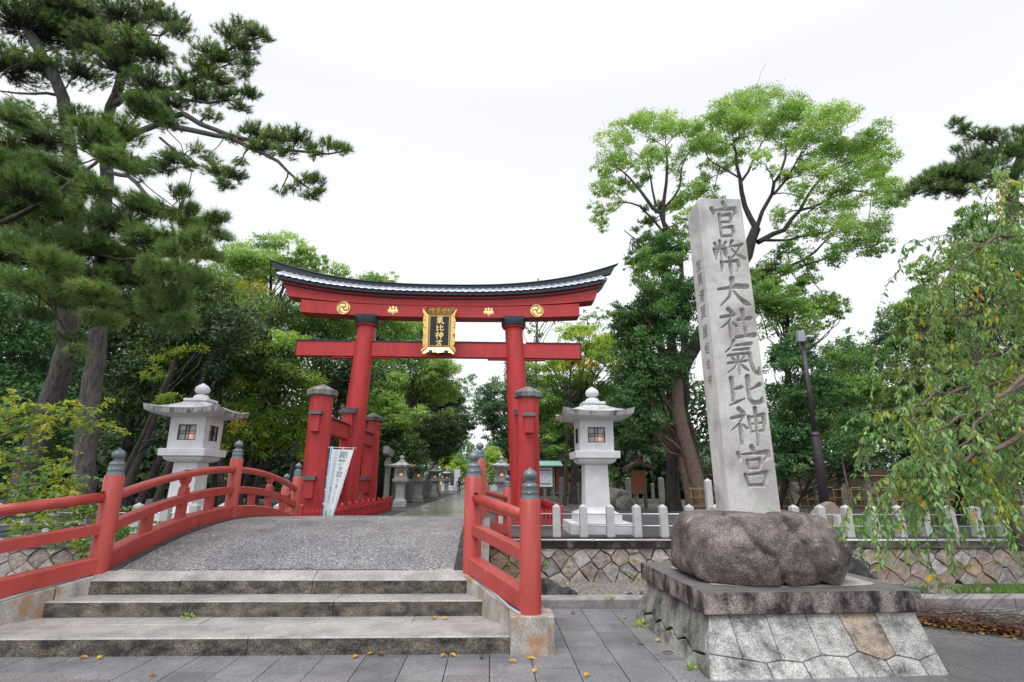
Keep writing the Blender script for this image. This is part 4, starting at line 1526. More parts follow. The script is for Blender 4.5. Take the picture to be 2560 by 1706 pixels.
for side, W_, n_ in (('left', CD, 5), ('right', CD, 5), ('back', CW, 5)):
    xs_ = [ins] + [ins + (W_ - 2 * ins) * (i / n_) + random.uniform(-.05, .05) for i in range(1, n_)] + [W_ - ins]
    zz = [random.uniform(-.05, .03) for _ in range(2 * n_ + 1)]
    mids = []
    for i in range(n_):
        mids += [xs_[i] - ((.18 if side != 'back' else .06) if i == 0 else 0), (xs_[i] + xs_[i + 1]) / 2]
    mids.append(xs_[-1] + .06)
    zz = [0.01 if i % 2 == 0 else -.055 for i in range(len(mids))]
    for i in range(n_):
        b_ = [(mids[k], zz[k]) for k in range(2 * i, 2 * i + 3)]
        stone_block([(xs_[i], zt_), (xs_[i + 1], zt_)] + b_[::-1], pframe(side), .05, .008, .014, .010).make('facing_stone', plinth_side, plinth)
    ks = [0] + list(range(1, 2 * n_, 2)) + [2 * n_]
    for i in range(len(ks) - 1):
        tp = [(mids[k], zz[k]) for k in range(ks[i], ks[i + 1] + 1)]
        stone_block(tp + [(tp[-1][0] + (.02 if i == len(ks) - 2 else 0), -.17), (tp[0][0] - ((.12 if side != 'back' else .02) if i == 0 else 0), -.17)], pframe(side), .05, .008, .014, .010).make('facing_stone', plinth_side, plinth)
# cap: slabs round a mortar bed
for (a, b, c, d) in ((0, CW, 0, .36), (0, .36, .363, CD), (CW - .36, CW, .363, CD), (.363, CW - .363, CD - .36, CD)):
    m = MB()
    v = [ML(a, c, .31), ML(b, c, .31), ML(b, d, .31), ML(a, d, .31), ML(a, c, .50), ML(b, c, .50), ML(b, d, .50), ML(a, d, .50)]
    m.raw(v, [(0, 3, 2, 1), (0, 1, 5, 4), (1, 2, 6, 5), (2, 3, 7, 6), (3, 0, 4, 7)], 0)
    m.raw(v, [(4, 5, 6, 7)], 1)
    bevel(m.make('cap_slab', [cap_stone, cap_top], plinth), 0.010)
m = MB()
n = 22
V, Fq = [(*ML(CW / 2, CD / 2, .515),)], []
for i in range(n):
    a = 2 * math.pi * i / n
    sx_ = .93 * (abs(math.cos(a)) ** .45) * (1 if math.cos(a) > 0 else -1)
    sy_ = .80 * (abs(math.sin(a)) ** .45) * (1 if math.sin(a) > 0 else -1)
    k = random.uniform(.9, 1.0)
    V.append(ML(CW / 2 + .03 + sx_ * k, CD / 2 + sy_ * k, .503))
for i in range(n):
    Fq.append((0, 1 + i, 1 + (i + 1) % n))
m.raw(V, Fq)
m.make('mortar_bed', mortar, plinth)

# boulder
bo = thing('base_boulder', 'rough purplish brown boulder with pale lichen patches carrying the inscribed pillar', 'boulder', (2.93, 6.25, .5))
from mathutils import noise as mnoise
import bmesh
bm = bmesh.new()
bmesh.ops.create_icosphere(bm, subdivisions=6, radius=1.0)
PL = [((0, 0, 1), .335), ((0, 0, -1), .345), ((-1, 0, .12), .79), ((1, 0, -.05), .90), ((0, -1, .05), .62), ((0, 1, 0), .62),
      ((.62, 0, .78), .62), ((.88, -.1, .46), .80), ((-.62, 0, .78), .665), ((-.75, 0, -.66), .78), ((.8, 0, -.6), .86), ((-.72, -.68, .1), .80), ((.62, -.78, .1), .82),
      ((.25, -.80, .55), .60), ((-.35, -.78, .50), .66), ((.10, -.86, -.50), .66), ((-.45, -.80, -.38), .72), ((.55, -.62, -.56), .76), ((.6, .7, .3), .85), ((-.6, .7, .3), .85)]
PLN = np.array([np.array(n) / np.linalg.norm(n) for n, _ in PL])
PLD = np.array([d for _, d in PL])
for v in bm.verts:
    dr = np.array(v.co.normalized())
    q_ = np.clip(PLN @ dr, 0, None) / PLD
    rr0 = (np.sum(q_ ** 26)) ** (-1 / 26)
    q = Vector(dr * rr0)
    nrm = Vector(PLN[int(np.argmax(q_))])
    nrm = (nrm + Vector(dr)).normalized()
    d = .038 * mnoise.noise(q * 1.9 + Vector((3, 1, 7))) + .022 * mnoise.noise(q * 5 + Vector((9, 2, 2)))
    # cleft and bulging folds running diagonally down the front face
    for (ox, sl, dp, wd) in ((-.24, .75, .050, .030), (.26, .60, .068, .034), (.58, -.6, .016, .03), (-.55, -.5, .014, .03)):
        l = (q.x - ox) + sl * q.z + .10 * mnoise.noise(q * 2.6 + Vector((ox * 9, 0, 0)))
        if dr[1] < 0:
            st_ = -dp * math.exp(-(l / wd) ** 2) + dp * .55 * math.exp(-((l - .12) / .13) ** 2)
            d += st_
    rg_ = 1 - abs(mnoise.noise(q * 3.1 + Vector((1, 8, 2)))) * 2
    d -= .022 * max(0, rg_) ** 5
    d += .010 * mnoise.noise(q * 12) + .006 * mnoise.noise(q * 27)
    q += nrm * d
    v.co = Vector((2.905, 6.20, .845)) + q
    if v.co.z < .505:
        v.co.z = .505 + (v.co.z - .505) * .05
    if v.co.z > 1.175:
        v.co.z = 1.175 + (v.co.z - 1.175) * .3
for v in bm.verts:
    v.co -= Vector((2.93, 6.25, .5))
me = bpy.data.meshes.new('boulder')
bm.to_mesh(me)
bm.free()
me.materials.append(boulder_stone)
me.polygons.foreach_set('use_smooth', [True] * len(me.polygons))
link('rock_body', me, bo)

# inscribed pillar: carved front as a fine relief grid
pil = thing('inscribed_pillar', 'tall square granite pillar deeply carved with eight large characters standing on the boulder', 'monument', (2.93, 6.15, 1.16))
PB, PT = 1.14, 5.005
XL = lambda z: 2.690 - .012 * (z - PB) + (.012 * (z - PB)) * 0.0 - .0
XRr = lambda z: 3.190 - .014 * (z - PB)
YF = lambda z: 6.13
DEP = 0.46
nx_, nz_ = 100, 660
CH = [('官', 4.955, 4.465), ('幣', 4.43, 3.975), ('大', 3.93, 3.55), ('社', 3.53, 3.14), ('氣', 3.13, 2.71), ('比', 2.70, 2.34), ('神', 2.325, 1.90), ('宮', 1.885, 1.445)]
us = np.linspace(0, 1, nx_ + 1)
zs = np.linspace(PB, PT, nz_ + 1)
depth = np.zeros((nz_ + 1, nx_ + 1))
XX = np.zeros_like(depth)
for j, z in enumerate(zs):
    XX[j] = XL(z) + (XRr(z) - XL(z)) * us
ZZ = np.repeat(zs[:, None], nx_ + 1, 1)
for ch, z1_, z0_ in CH:
    h = z1_ - z0_
    w_ = .41
    for stq in ST[ch]:
        for (xa, ya, wa), (xb, yb, wb) in zip(stq[:-1], stq[1:]):
            def cv(x, y):
                zc_ = z1_ - h * y / 100
                return (XL(zc_) + XRr(zc_)) / 2 + .012 + (x / 100 - .5) * w_, zc_
            (ax, az_), (bx, bz) = cv(xa, ya), cv(xb, yb)
            s_ = .0043
            ra, rb = max(wa, 5) * s_ * .5 * 1.24, max(wb, 5) * s_ * .5 * 1.24
            dx, dz = bx - ax, bz - az_
            L2 = dx * dx + dz * dz + 1e-9
            t_ = np.clip(((XX - ax) * dx + (ZZ - az_) * dz) / L2, 0, 1)
            dist = np.hypot(XX - (ax + t_ * dx), ZZ - (az_ + t_ * dz))
            rr = ra + (rb - ra) * t_
            dd = np.clip((rr - dist) * 2.1, 0, None)
            depth = np.maximum(depth, np.minimum(dd, .052))
nzv = []
Y_ = np.full_like(depth, 6.13) + depth
# small chips and unevenness
rs = np.random.RandomState(3)
Y_ += rs.normal(0, .0004, Y_.shape)
co = np.stack([XX, Y_, ZZ], -1).reshape(-1, 3) - np.array([2.93, 6.15, 1.16])
idx = np.arange((nz_ + 1) * (nx_ + 1)).reshape(nz_ + 1, nx_ + 1)
quads = np.stack([idx[:-1, :-1], idx[:-1, 1:], idx[1:, 1:], idx[1:, :-1]], -1).reshape(-1, 4)
me = bpy.data.meshes.new('carved_face')
me.from_pydata(co.tolist(), [], quads.tolist())
me.materials.append(monument_stone)
me.materials.append(groove_stone)
dq = depth.reshape(-1)[quads].mean(1)
me.polygons.foreach_set('material_index', (dq > .004).astype(np.int32))
link('carved_face', me, pil)
# body behind the face, with a chamfer towards the left face and a low pyramidal top
rings = []
for z in (PB, PT):
    rings.append([(XL(z), 6.131, z), (XRr(z), 6.131, z), (XRr(z) + .0, 6.13 + DEP, z), (XL(z) - .0, 6.13 + DEP, z), (XL(z) - .045, 6.13 + DEP - .03, z), (XL(z) - .045, 6.19, z)])
m = MB()
v = rings[0] + rings[1]
v.append(((XL(PT) + XRr(PT)) / 2, 6.13 + DEP / 2, PT + .07))
m.raw(v, [(1, 2, 8, 7), (2, 3, 9, 8), (3, 4, 10, 9), (4, 5, 11, 10), (5, 0, 6, 11)] + [(6 + i, 6 + (i + 1) % 6, 12) for i in range(6)] + [(5, 4, 3, 2, 1, 0)])
m.make('shaft', monument_stone, pil)
# small cursive side inscription
zc_ = [(4.28, 4.08), (4.09, 3.90), (3.87, 3.68), (3.66, 3.45), (3.40, 3.21), (3.17, 3.01), (2.97, 2.82), (2.77, 2.63)]
for ch, (a, b) in zip('敦賀港質屋組合中', zc_):
    v, f = text_mesh(ch, (a - b) * .92, 0.0)
    zc = (a + b) / 2
    xs_ = [p[0] for p in v]
    ys_ = [p[1] for p in v]
    cx, cy = (min(xs_) + max(xs_)) / 2, (min(ys_) + max(ys_)) / 2
    mm = MB()
    # lettering runs on the left face: local x -> -Y (seen from the left)
    vv = [(XL(zc + (p[1] - cy)) - .0465, 6.13 + DEP * .50 - (p[0] - cx) * .95 - .02 * (p[1] - cy), zc + (p[1] - cy)) for p in v]
    mm.raw(vv, f)
    mm.make('ink_character', ink_dark, pil)

# ------------------------------------------------------------------ fences along the shrine ground
def capped_post(w, h, mat, pt=.09):
    m = MB()
    m.box(-w / 2, w / 2, -w / 2, w / 2, -.03, h - pt, top=(.004, .004))
    a = w / 2 - .004
    m.raw([(-a, -a, h - pt), (a, -a, h - pt), (a, a, h - pt), (-a, a, h - pt), (0, 0, h)], [(0, 1, 4), (1, 2, 4), (2, 3, 4), (3, 0, 4)])
    return mesh_from('post', m.v, m.f, mat, m.m)


pm = capped_post(.215, .88, post_stone, .085)


def rail_fence(label, x0, x1, y, skip=None):
    t = thing('granite_rail_fence', label, 'fence', ((x0 + x1) / 2, y, 0))
    x = x0
    while x <= x1 + .01:
        o = link('post', pm, t)
        o.location = (x - (x0 + x1) / 2, random.uniform(-.006, .006), 0)
        o.rotation_euler = (random.uniform(-.006, .006), random.uniform(-.008, .008), random.uniform(-.03, .03))
        x += .765
    for z in (.28, .60):
        MB().tube([(x0 - .1, y, z), (x1 + .1, y, z)], 0.017, 8).make('steel_rail', steel, t, smooth=True)
    return t


rail_fence('low pointed granite posts with two steel rails on the canal wall right of the bridge', 0.31, 17.5, 16.02)
rail_fence('low granite post fence half hidden behind the left red railing and the cherry bush', -13.6, -5.75, 16.02)
wp = thing('white_stone_post', 'slender white square stone post standing just left of the inscribed pillar behind the fence', 'post', (6.62, 16.9, 0))
m = MB()
m.box(6.53, 6.71, 16.81, 16.99, -.03, 1.53, top=(.005, .005))
m.raw([(6.535, 16.815, 1.53), (6.705, 16.815, 1.53), (6.705, 16.985, 1.53), (6.535, 16.985, 1.53), (6.62, 16.9, 1.61)], [(0, 1, 4), (1, 2, 4), (2, 3, 4), (3, 0, 4)])
m.make('shaft', post_stone, wp)

# red picket fences round the feet of the gate
pk = MB().box(-.03, .03, -.012, .012, .04, .62)
picket_me = mesh_from('picket', pk.v, pk.f, torii_red)
pk = MB().box(-.05, .05, -.05, .05, 0, .70)
pk.raw([(-.05, -.05, .70), (.05, -.05, .70), (.05, .05, .70), (-.05, .05, .70), (0, 0, .76)], [(0, 1, 4), (1, 2, 4), (2, 3, 4), (3, 0, 4)])
ppost_me = mesh_from('fence_post', pk.v, pk.f, torii_red)


def picket_fence(x0, x1, y0, y1, label):
    t = thing('picket_fence', label, 'fence', (x0, y0, 0), group='red picket fences round the gate feet')
    for (ax, ay, bx, by) in ((x0, y0, x1, y0), (x1, y0, x1, y1), (x1, y1, x0, y1), (x0, y1, x0, y0)):
        L = math.hypot(bx - ax, by - ay)
        nb = max(1, round(L / 1.05))
        ang = math.atan2(by - ay, bx - ax)
        for i in range(nb):
            f = i / nb
            o = link('fence_post', ppost_me, t)
            o.location = (ax + (bx - ax) * f - x0, ay + (by - ay) * f - y0, 0)
            o.rotation_euler = (0, 0, ang)
            npk = 7
            for k in range(1, npk + 1):
                g = (i + k / (npk + 1)) / nb
                o = link('picket', picket_me, t)
                o.location = (ax + (bx - ax) * g - x0, ay + (by - ay) * g - y0, 0)
                o.rotation_euler = (0, 0, ang)
        for z in (.18, .50):
            m = MB()
            m.sweep([(ax, ay, z), (bx, by, z)], [(-.028, -.025), (-.028, .025), (.028, .025), (.028, -.025)])
            m.make('fence_rail', torii_red, t)
    return t


picket_fence(TX - 4.75, TX - 2.70, 18.6, 28.9, 'red picket fence enclosing the left feet of the torii, behind the banner')
picket_fence(TX + 2.70, TX + 4.77, 18.6, 28.9, 'red picket fence enclosing the right feet of the torii, seen through the railing')

# ------------------------------------------------------------------ banner
bn = thing('banner', 'white upright banner with green writing on a cyan pole before the left gate feet', 'banner', (-5.02, 17, 0))
MB().tube([(-5.03, 17, 0), (-4.93, 17.0, 2.50)], .018, 8).make('pole', cyan_pole, bn, smooth=True)
MB().tube([(-5.02, 17, 2.475), (-4.16, 16.98, 2.455)], .010, 6).make('crossbar', white_paint, bn, smooth=True)


def bpt(u, v, d=0.0):
    """u 0..1 across, v 0..1 down"""
    x0 = -4.90 - .115 * v
    wd = .66 * (1 - v) ** .9 + .30 * (1 - (1 - v) ** .9)
    x = x0 + u * wd
    y = 17.0 + .16 * math.sin(u * 5.5) * (v ** .8) * (1 - .3 * v) + .08 * v * u
    z = 2.42 - 2.0 * v - .02 * u
    return (x, y - d, z)


m = MB()
nu, nv = 16, 30
V = [bpt(i / nu, j / nv) for j in range(nv + 1) for i in range(nu + 1)]
Fq = [(j * (nu + 1) + i, (j + 1) * (nu + 1) + i, (j + 1) * (nu + 1) + i + 1, j * (nu + 1) + i + 1) for j in range(nv) for i in range(nu)]
m.raw(V, Fq)
cl = m.make('cloth', cloth_white, bn, smooth=True)


def banner_text(s, u0, v0, v1, wu, mat, sizes=None):
    n = len(s)
    ws = sizes or [1.0] * n
    tot = sum(ws)
    v = v0
    for ch, w_ in zip(s, ws):
        dv = (v1 - v0) * w_ / tot
        vt, f = text_mesh(ch, 1.0, 0.02)
        m = MB()
        m.raw([bpt(u0 + p[0] * wu * w_, v + dv / 2 - p[1] * dv * .95, .006) for p in vt], f)
        m.make('printed_character', mat, bn)
        v += dv


banner_text('距離を取りましょう', .60, .03, .80, .36, print_grey, [1.25, 1.2, .8, 1.15, .9, .85, .85, .7, .8])
banner_text('ソーシャルディスタンスにご協力ください', .22, .03, .80, .15, print_grey)
for u, a, b in ((.18, .87, .98), (.62, .84, .98)):
    for k in range(3):
        m = MB()
        m.raw([bpt(u + .1 * .4 * (k - 1), b, .006), bpt(u + .1 * .4 * k, b - .01, .006), bpt(u + .03 * k, a + .02 * k, .006), bpt(u + .04 * (k - 1), a + .04, .006)], [(0, 1, 2, 3)])
        m.make('printed_grass', print_green, bn)
for u in (.02, .5, .98):
    p = bpt(u, 0)
    MB().box(p[0] - .02, p[0] + .02, p[1] - .006, p[1] + .006, p[2] - .01, p[2] + .07).make('loop', white_paint, bn)
for v_ in (.2, .42, .6, .8):
    p = bpt(0, v_)
    MB().box(p[0] - .035, p[0] + .01, p[1] - .02, p[1] + .02, p[2] - .025, p[2] + .025).make('loop', white_paint, bn)

# ------------------------------------------------------------------ approach path of big slabs
pth = structure(MB().raw([(-4.25, 15.2, .006), (-.62, 15.2, .006), (-.62, 110, .006), (-4.25, 110, .006)], [(0, 1, 2, 3)]).make('path', joint_dark))
pth['kind'] = 'structure'
y = 15.7
slk = {}
while y < 100:
    L = .9 if y < 46 else 2.4
    for i in range(5):
        if y > 46 and False:
            continue
        w_ = 3.6 / 5
        key = (round(L, 2),)
        if key not in slk:
            m = MB().box(-w_ / 2 + .004, w_ / 2 - .004, -L / 2 + .004, L / 2 - .004, -.03, 0)
            slk[key] = mesh_from('path_slab', m.v, m.f, path_slab)
        o = link('path_slab', slk[key], pth)
        o.location = (-4.235 + w_ * (i + .5), y + L / 2 + (L * .5 if i % 2 else 0), .035 + random.uniform(-.002, .002))
        o.rotation_euler = (random.uniform(-.0015, .0015), random.uniform(-.002, .002), 0)
    y += L
# thin pale kerb stones crossing the gravel
for yy in (29.9, 37.5, 61, 72, 80):
    for a, b in ((-9.0, -4.28), (-.58, 5.5)):
        m = MB().box(a, b, yy, yy + .12, 0, .03)
        o = m.make('kerb_strip', granite_pale)
        structure(o)

# ------------------------------------------------------------------ small stone torii and balustrade on the left of the path
st = thing('stone_torii', 'small weathered stone torii behind the first path lantern, facing the path', 'gate', (-6.4, 36, 0))
for yy in (34.6, 37.4):
    rings = []
    for z, rr in ((0, .19), (2.9, .16)):
        rings.append([(-6.45 + rr * math.cos(2 * math.pi * k / 16), yy + rr * math.sin(2 * math.pi * k / 16), z) for k in range(16)])
    autosmooth(MB().loft(rings).make('pillar', old_post, st), 40)
bevel(MB().box(-6.56, -6.34, 34.0, 38.0, 2.35, 2.65).make('tie_beam', old_post, st), .01)
rings = []
for i in range(13):
    u = (i / 12 - .5) * 2
    yy = 36 + u * 2.35
    zc = 2.92 + .16 * abs(u) ** 2.4
    rings.append([(-6.62, yy, zc), (-6.62, yy, zc + .45), (-6.28, yy, zc + .45), (-6.28, yy, zc)])
bevel(MB().loft(rings).make('top_beam', old_post, st), .01)
bal = thing('stone_balustrade', 'grey stone balustrade of close-set pillars running behind the left lantern row', 'fence', (-6.3, 50, 0))
MB().box(-6.5, -6.1, 39.0, 66, 0, .42).make('base', old_post, bal)
m = MB().box(-.10, .10, -.13, .13, .42, 1.62)
bme = mesh_from('baluster', m.v, m.f, old_post)
for i in range(62):
    o = link('baluster', bme, bal)
    o.location = (0, 39.2 + i * .43 - 50, 0)
for (a, b, z) in ((-7.45, 30.2, 1.25), (-7.0, 30.4, 1.3), (-6.45, 30.6, 1.45)):
    o = thing('old_stone_post', {-7.45: 'weathered pointed stone post, left of three behind the left picket fence', -7.0: 'weathered pointed stone post, middle of three behind the left picket fence', -6.45: 'taller wider weathered stone post, right of three behind the left picket fence'}[a], 'post', (a, b, 0))
    w_ = .13 if a != -6.45 else .18
    m = MB()
    m.box(a - w_, a + w_, b - w_, b + w_, -.02, z - .06)
    m.raw([(a - w_, b - w_, z - .06), (a + w_, b - w_, z - .06), (a + w_, b + w_, z - .06), (a - w_, b + w_, z - .06), (a, b, z + .05)], [(0, 1, 4), (1, 2, 4), (2, 3, 4), (3, 0, 4)])
    m.make('shaft', old_post, o)

# stone picket fence on the right, behind the big lantern
tf = thing('stone_picket_fence', 'row of short pointed stone pickets on a low stone base behind the right lantern', 'fence', (7, 40, 0))
MB().box(3.6, 12.2, 39.9, 40.3, 0, .30).make('base', old_post, tf)
sp1 = capped_post(.20, 1.35, old_post, .07)
sp2 = capped_post(.36, 1.75, old_post, .09)
x = 3.8
i = 0
while x < 12.2:
    o = link('stone_picket', sp2 if i % 4 == 2 else sp1, tf)
    o.location = (x - 7, 0 if i % 4 != 2 else -.1, .06)
    x += .60
    i += 1

# ------------------------------------------------------------------ distant person
pn = thing('person', 'person in dark waistcoat and trousers with pale shirt sleeves walking away down the path', 'person', (-3.75, 64, .04))
V = [(0, 0, .98), (0, 0, 1.20), (0, .01, 1.42), (0, 0, 1.53), (0, -.02, 1.66), (0, -.02, 1.76),
     (.10, 0, .94), (.12, .10, .52), (.11, .02, .10), (.11, .14, .05),
     (-.10, 0, .94), (-.11, -.06, .52), (-.10, -.22, .14), (-.10, -.12, .06),
     (.20, 0, 1.42), (.27, .03, 1.16), (.29, .10, .92), (.29, .12, .84),
     (-.20, 0, 1.42), (-.28, -.02, 1.16), (-.31, .02, .92), (-.31, .04, .84)]
E_ = [(0, 1), (1, 2), (2, 3), (3, 4), (4, 5), (0, 6), (6, 7), (7, 8), (8, 9), (0, 10), (10, 11), (11, 12), (12, 13), (2, 14), (14, 15), (15, 16), (16, 17), (2, 18), (18, 19), (19, 20), (20, 21)]
RD = [.15, .14, .16, .055, .095, .075, .095, .07, .05, .045, .095, .07, .05, .045, .07, .05, .04, .035, .07, .05, .04, .035]
me = bpy.data.meshes.new('body')
me.from_pydata(V, E_, [])
me.materials.append(navy_mat)
po = link('body', me, pn)
md = po.modifiers.new('skin', 'SKIN')
for i, r_ in enumerate(RD):
    me.skin_vertices[0].data[i].radius = (r_, r_ * .8)
me.skin_vertices[0].data[0].use_root = True
sb = po.modifiers.new('sub', 'SUBSURF')
sb.levels = 1
sb.render_levels = 1
for nm, mt, mm in (('hair', hair_mat, MB().lathe(0, -.02, [(.06, 1.60), (.105, 1.66), (.108, 1.74), (.08, 1.80), (.02, 1.825)], 12)),
                   ('face_skin', skin_mat, MB().lathe(0, .0, [(.07, 1.535), (.098, 1.60), (.10, 1.66)], 12)),
                   ('sleeve', shirt_mat, MB().tube([(.19, 0, 1.44), (.24, .01, 1.34), (.28, .03, 1.14)], [.085, .085, .075], 10)),
                   ('sleeve', shirt_mat, MB().tube([(-.19, 0, 1.44), (-.25, 0, 1.34), (-.29, -.02, 1.14)], [.085, .085, .075], 10)),
                   ('shirt_collar', shirt_mat, MB().tube([(0, -.0, 1.40), (0, 0, 1.51)], [.16, .075], 12)),
                   ('hand', skin_mat, MB().tube([(.29, .11, .90), (.29, .13, .78)], [.045, .03], 8)),
                   ('hand', skin_mat, MB().tube([(-.31, .03, .90), (-.31, .05, .78)], [.045, .03], 8)),
                   ('belt_pack', white_paint, MB().box(-.09, .02, -.17, -.13, 1.10, 1.20))):
    mm.make(nm, mt, pn, smooth=(nm != 'belt_pack'), off=(0, 0, 0))

# far plaza details
fl = thing('white_flag_banner', 'far white upright banner beside the walking person', 'banner', (-4.4, 70, 0))
MB().tube([(-4.75, 70, 0), (-4.75, 70, 3.0)], .03, 6).make('pole', steel, fl)
MB().box(-4.72, -4.0, 69.99, 70.01, .8, 2.9).make('cloth', cloth_white, fl)
wl_ = thing('low_white_kerb_wall', 'long low pale stone kerb wall at the far end of the path', 'wall', (-5, 88, 0))
MB().box(-34, 30, 88, 88.4, 0, .8).make('wall', granite_lamp, wl_)
for i, x in enumerate((-11, -8.2, -3.4, -.6, 2.2, 5)):
    MB().box(x - .22, x + .22, 87.8, 88.0, .15, .95).make('wall_pier', tan_stone, wl_)
cone = thing('orange_marker', 'tiny orange marker beside the third lantern at the far end', 'marker', (-7.3, 76, 0))
MB().lathe(-7.3, 76, [(.3, 0), (.25, .7), (.2, 1.9), (.02, 2.1)], 12).make('body', shrine_orange, cone)
jz = thing('dark_statue', 'small dark crouching statue on a pale base between the far left lanterns', 'statue', (-6.3, 60, 0))
MB().lathe(-6.0, 60, [(.32, .0), (.34, .35), (.30, .7), (.2, 1.0), (.25, 1.15), (.2, 1.35), (.05, 1.45)], 12).make('body', black_rock, jz, smooth=True)
MB().box(-6.35, -5.4, 59.6, 60.4, 0, .28).make('base', tan_stone, jz)

# ------------------------------------------------------------------ information board with mint roof
ib = thing('information_board', 'glazed notice board with mint green roof between the right gate pillar and the lantern', 'notice board', (3.2, 36, 0))
for x in (2.05, 4.0):
    MB().box(x - .07, x + .07, 35.95, 36.1, 0, 2.5).make('leg', grey_wood, ib)
MB().box(2.05, 4.0, 35.98, 36.06, .45, .55).make('rail', grey_wood, ib)
MB().box(2.0, 4.06, 35.98, 36.06, 1.02, 1.12).make('rail', grey_wood, ib)
MB().box(2.12, 3.90, 35.86, 35.94, 1.15, 2.35).make('board_frame', white_paint, ib)
for a, b, c, d in ((2.2, 3.82, 2.16, 2.22), (2.2, 3.82, 1.30, 1.36)):
    MB().box(a, b, 35.85, 35.858, c, d).make('green_trim', green_paint, ib)
bd = MB().box(2.2, 3.82, 35.852, 35.857, 1.37, 2.15).make('paper', cloth_white, ib)
m = MB()
random.seed(4)
for c in range(9):
    x = 3.70 - c * .16
    z = 2.08
    while z > 1.45:
        h = random.uniform(.02, .05)
        if random.random() < .7:
            m.raw([(x, 35.85, z - h), (x + random.uniform(.03, .06), 35.85, z - h), (x + .05, 35.85, z), (x, 35.85, z)], [(0, 1, 2, 3)])
        z -= h + random.uniform(.015, .06)
m.make('text_lines', print_dark, ib)
m = MB()
m.raw([(1.6, 35.45, 2.50), (4.55, 35.45, 2.50), (4.45, 36.0, 2.78), (1.7, 36.0, 2.78), (1.6, 36.6, 2.50), (4.55, 36.6, 2.50), (1.6, 35.45, 2.44), (4.55, 35.45, 2.44), (4.55, 36.6, 2.44), (1.6, 36.6, 2.44)],
      [(0, 1, 2, 3), (3, 2, 5, 4), (6, 7, 1, 0), (7, 8, 5, 2, 1), (8, 9, 4, 5), (9, 6, 0, 3, 4), (9, 8, 7, 6)])
m.make('roof', mint_roof, ib)

# wooden roofed notice
wn_ = thing('wooden_notice', 'small roofed wooden notice post with tan panel left of the dark pine trunk', 'sign', (8.6, 32.3, 0))
for x in (8.35, 8.95):
    MB().box(x - .08, x + .08, 32.3, 32.46, 0, 1.9).make('leg', wood_orange, wn_)
    MB().box(x - .09, x + .09, 32.29, 32.47, 0, .55).make('leg_sleeve', grey_wood, wn_)
bevel(MB().box(8.12, 8.98, 32.18, 32.28, .80, 2.15).make('panel', wood_tan, wn_), .01)
MB().box(8.22, 8.88, 32.165, 32.178, 1.05, 2.05).make('inscription_panel', wood_orange, wn_)
for sgn in (-1, 1):
    m = MB()
    xa, xb = 8.60, 8.60 + sgn * .85
    m.raw([(xa, 31.75, 2.68), (xb, 31.75, 2.30), (xb, 32.95, 2.30), (xa, 32.95, 2.68), (xa, 31.75, 2.62), (xb, 31.75, 2.24), (xb, 32.95, 2.24), (xa, 32.95, 2.62)],
          [(0, 1, 2, 3), (7, 6, 5, 4), (0, 4, 5, 1), (1, 5, 6, 2), (2, 6, 7, 3), (3, 7, 4, 0)])
    m.make('roof_slope', grey_wood, wn_)
    m = MB()
    m.raw([(xa, 31.72, 2.63), (xb, 31.72, 2.25), (xb, 31.76, 2.25), (xa, 31.76, 2.63), (xa, 31.72, 2.50), (xb, 31.72, 2.14), (xb, 31.76, 2.14), (xa, 31.76, 2.50)],
          [(0, 1, 2, 3), (7, 6, 5, 4), (0, 4, 5, 1), (1, 5, 6, 2), (2, 6, 7, 3), (3, 7, 4, 0)])
    m.make('barge_board', wood_tan, wn_)
MB().box(8.52, 8.68, 31.7, 33.0, 2.66, 2.80).make('roof_ridge', wood_orange, wn_)

# orange shrine building deep in the trees
sb_ = thing('shrine_building', 'vermilion shrine hall glimpsed in the dark behind the palm and the right lantern', 'building', (12, 62, 0))
MB().box(6.5, 19.5, 60, 66, .4, 4.2).make('wall', wall_dark, sb_)
for x in np.arange(6.6, 19.6, 1.6):
    MB().box(x - .16, x + .16, 59.85, 60.0, .4, 4.2).make('column', shrine_orange, sb_)
for z in (3.4, 4.0):
    MB().box(6.4, 19.6, 59.8, 59.84, z - .2, z + .12).make('beam', shrine_orange, sb_)
for a in (6.9, 8.5, 13.3, 14.9, 16.5):
    MB().box(a, a + .95, 59.9, 59.98, .5, 3.1).make('door', shrine_orange, sb_)
m = MB()
m.raw([(5.2, 58.5, 4.2), (20.8, 58.5, 4.2), (19.5, 63, 6.6), (6.5, 63, 6.6), (5.2, 67.5, 4.2), (20.8, 67.5, 4.2)], [(0, 1, 2, 3), (3, 2, 5, 4), (0, 3, 4), (1, 5, 2), (0, 4, 5, 1)])
m.make('roof', roof_black, sb_)

# bamboo lattice and brown screen behind the lamp pole
bf = thing('bamboo_lattice_fence', 'open lattice fence of yellow bamboo poles behind the monument and lamp pole', 'fence', (14, 25.6, 0))
for i, x in enumerate(np.arange(9.2, 21.4, .42)):
    MB().tube([(x, 25.6, 0), (x + random.uniform(-.02, .02), 25.6, 1.28 + random.uniform(-.05, .08))], .022, 6).make('upright', bamboo, bf, smooth=True)
for z in (.42, .80, 1.17):
    MB().tube([(9.1, 25.55, z), (21.4, 25.55, z + .02)], .022, 6).make('rail', bamboo, bf, smooth=True)
bs = thing('bamboo_screen_fence', 'brown split-bamboo screen fence in the shade at right under a street of roofs', 'fence', (21, 33, 0))
scr = MB().box(0, .30, 0, .05, 0, 2.3)
scm = mesh_from('screen_panel', scr.v, scr.f, bamboo_brown)
for i in range(62):
    o = link('screen_slat', scm, bs)
    o.location = (13 + i * .31 - 21, random.uniform(-.01, .01), random.uniform(-.03, .02))
for z in (.5, 1.2, 1.9):
    MB().tube([(13, 32.93, z), (32.2, 32.93, z)], .035, 6).make('rail', bamboo, bs, smooth=True)
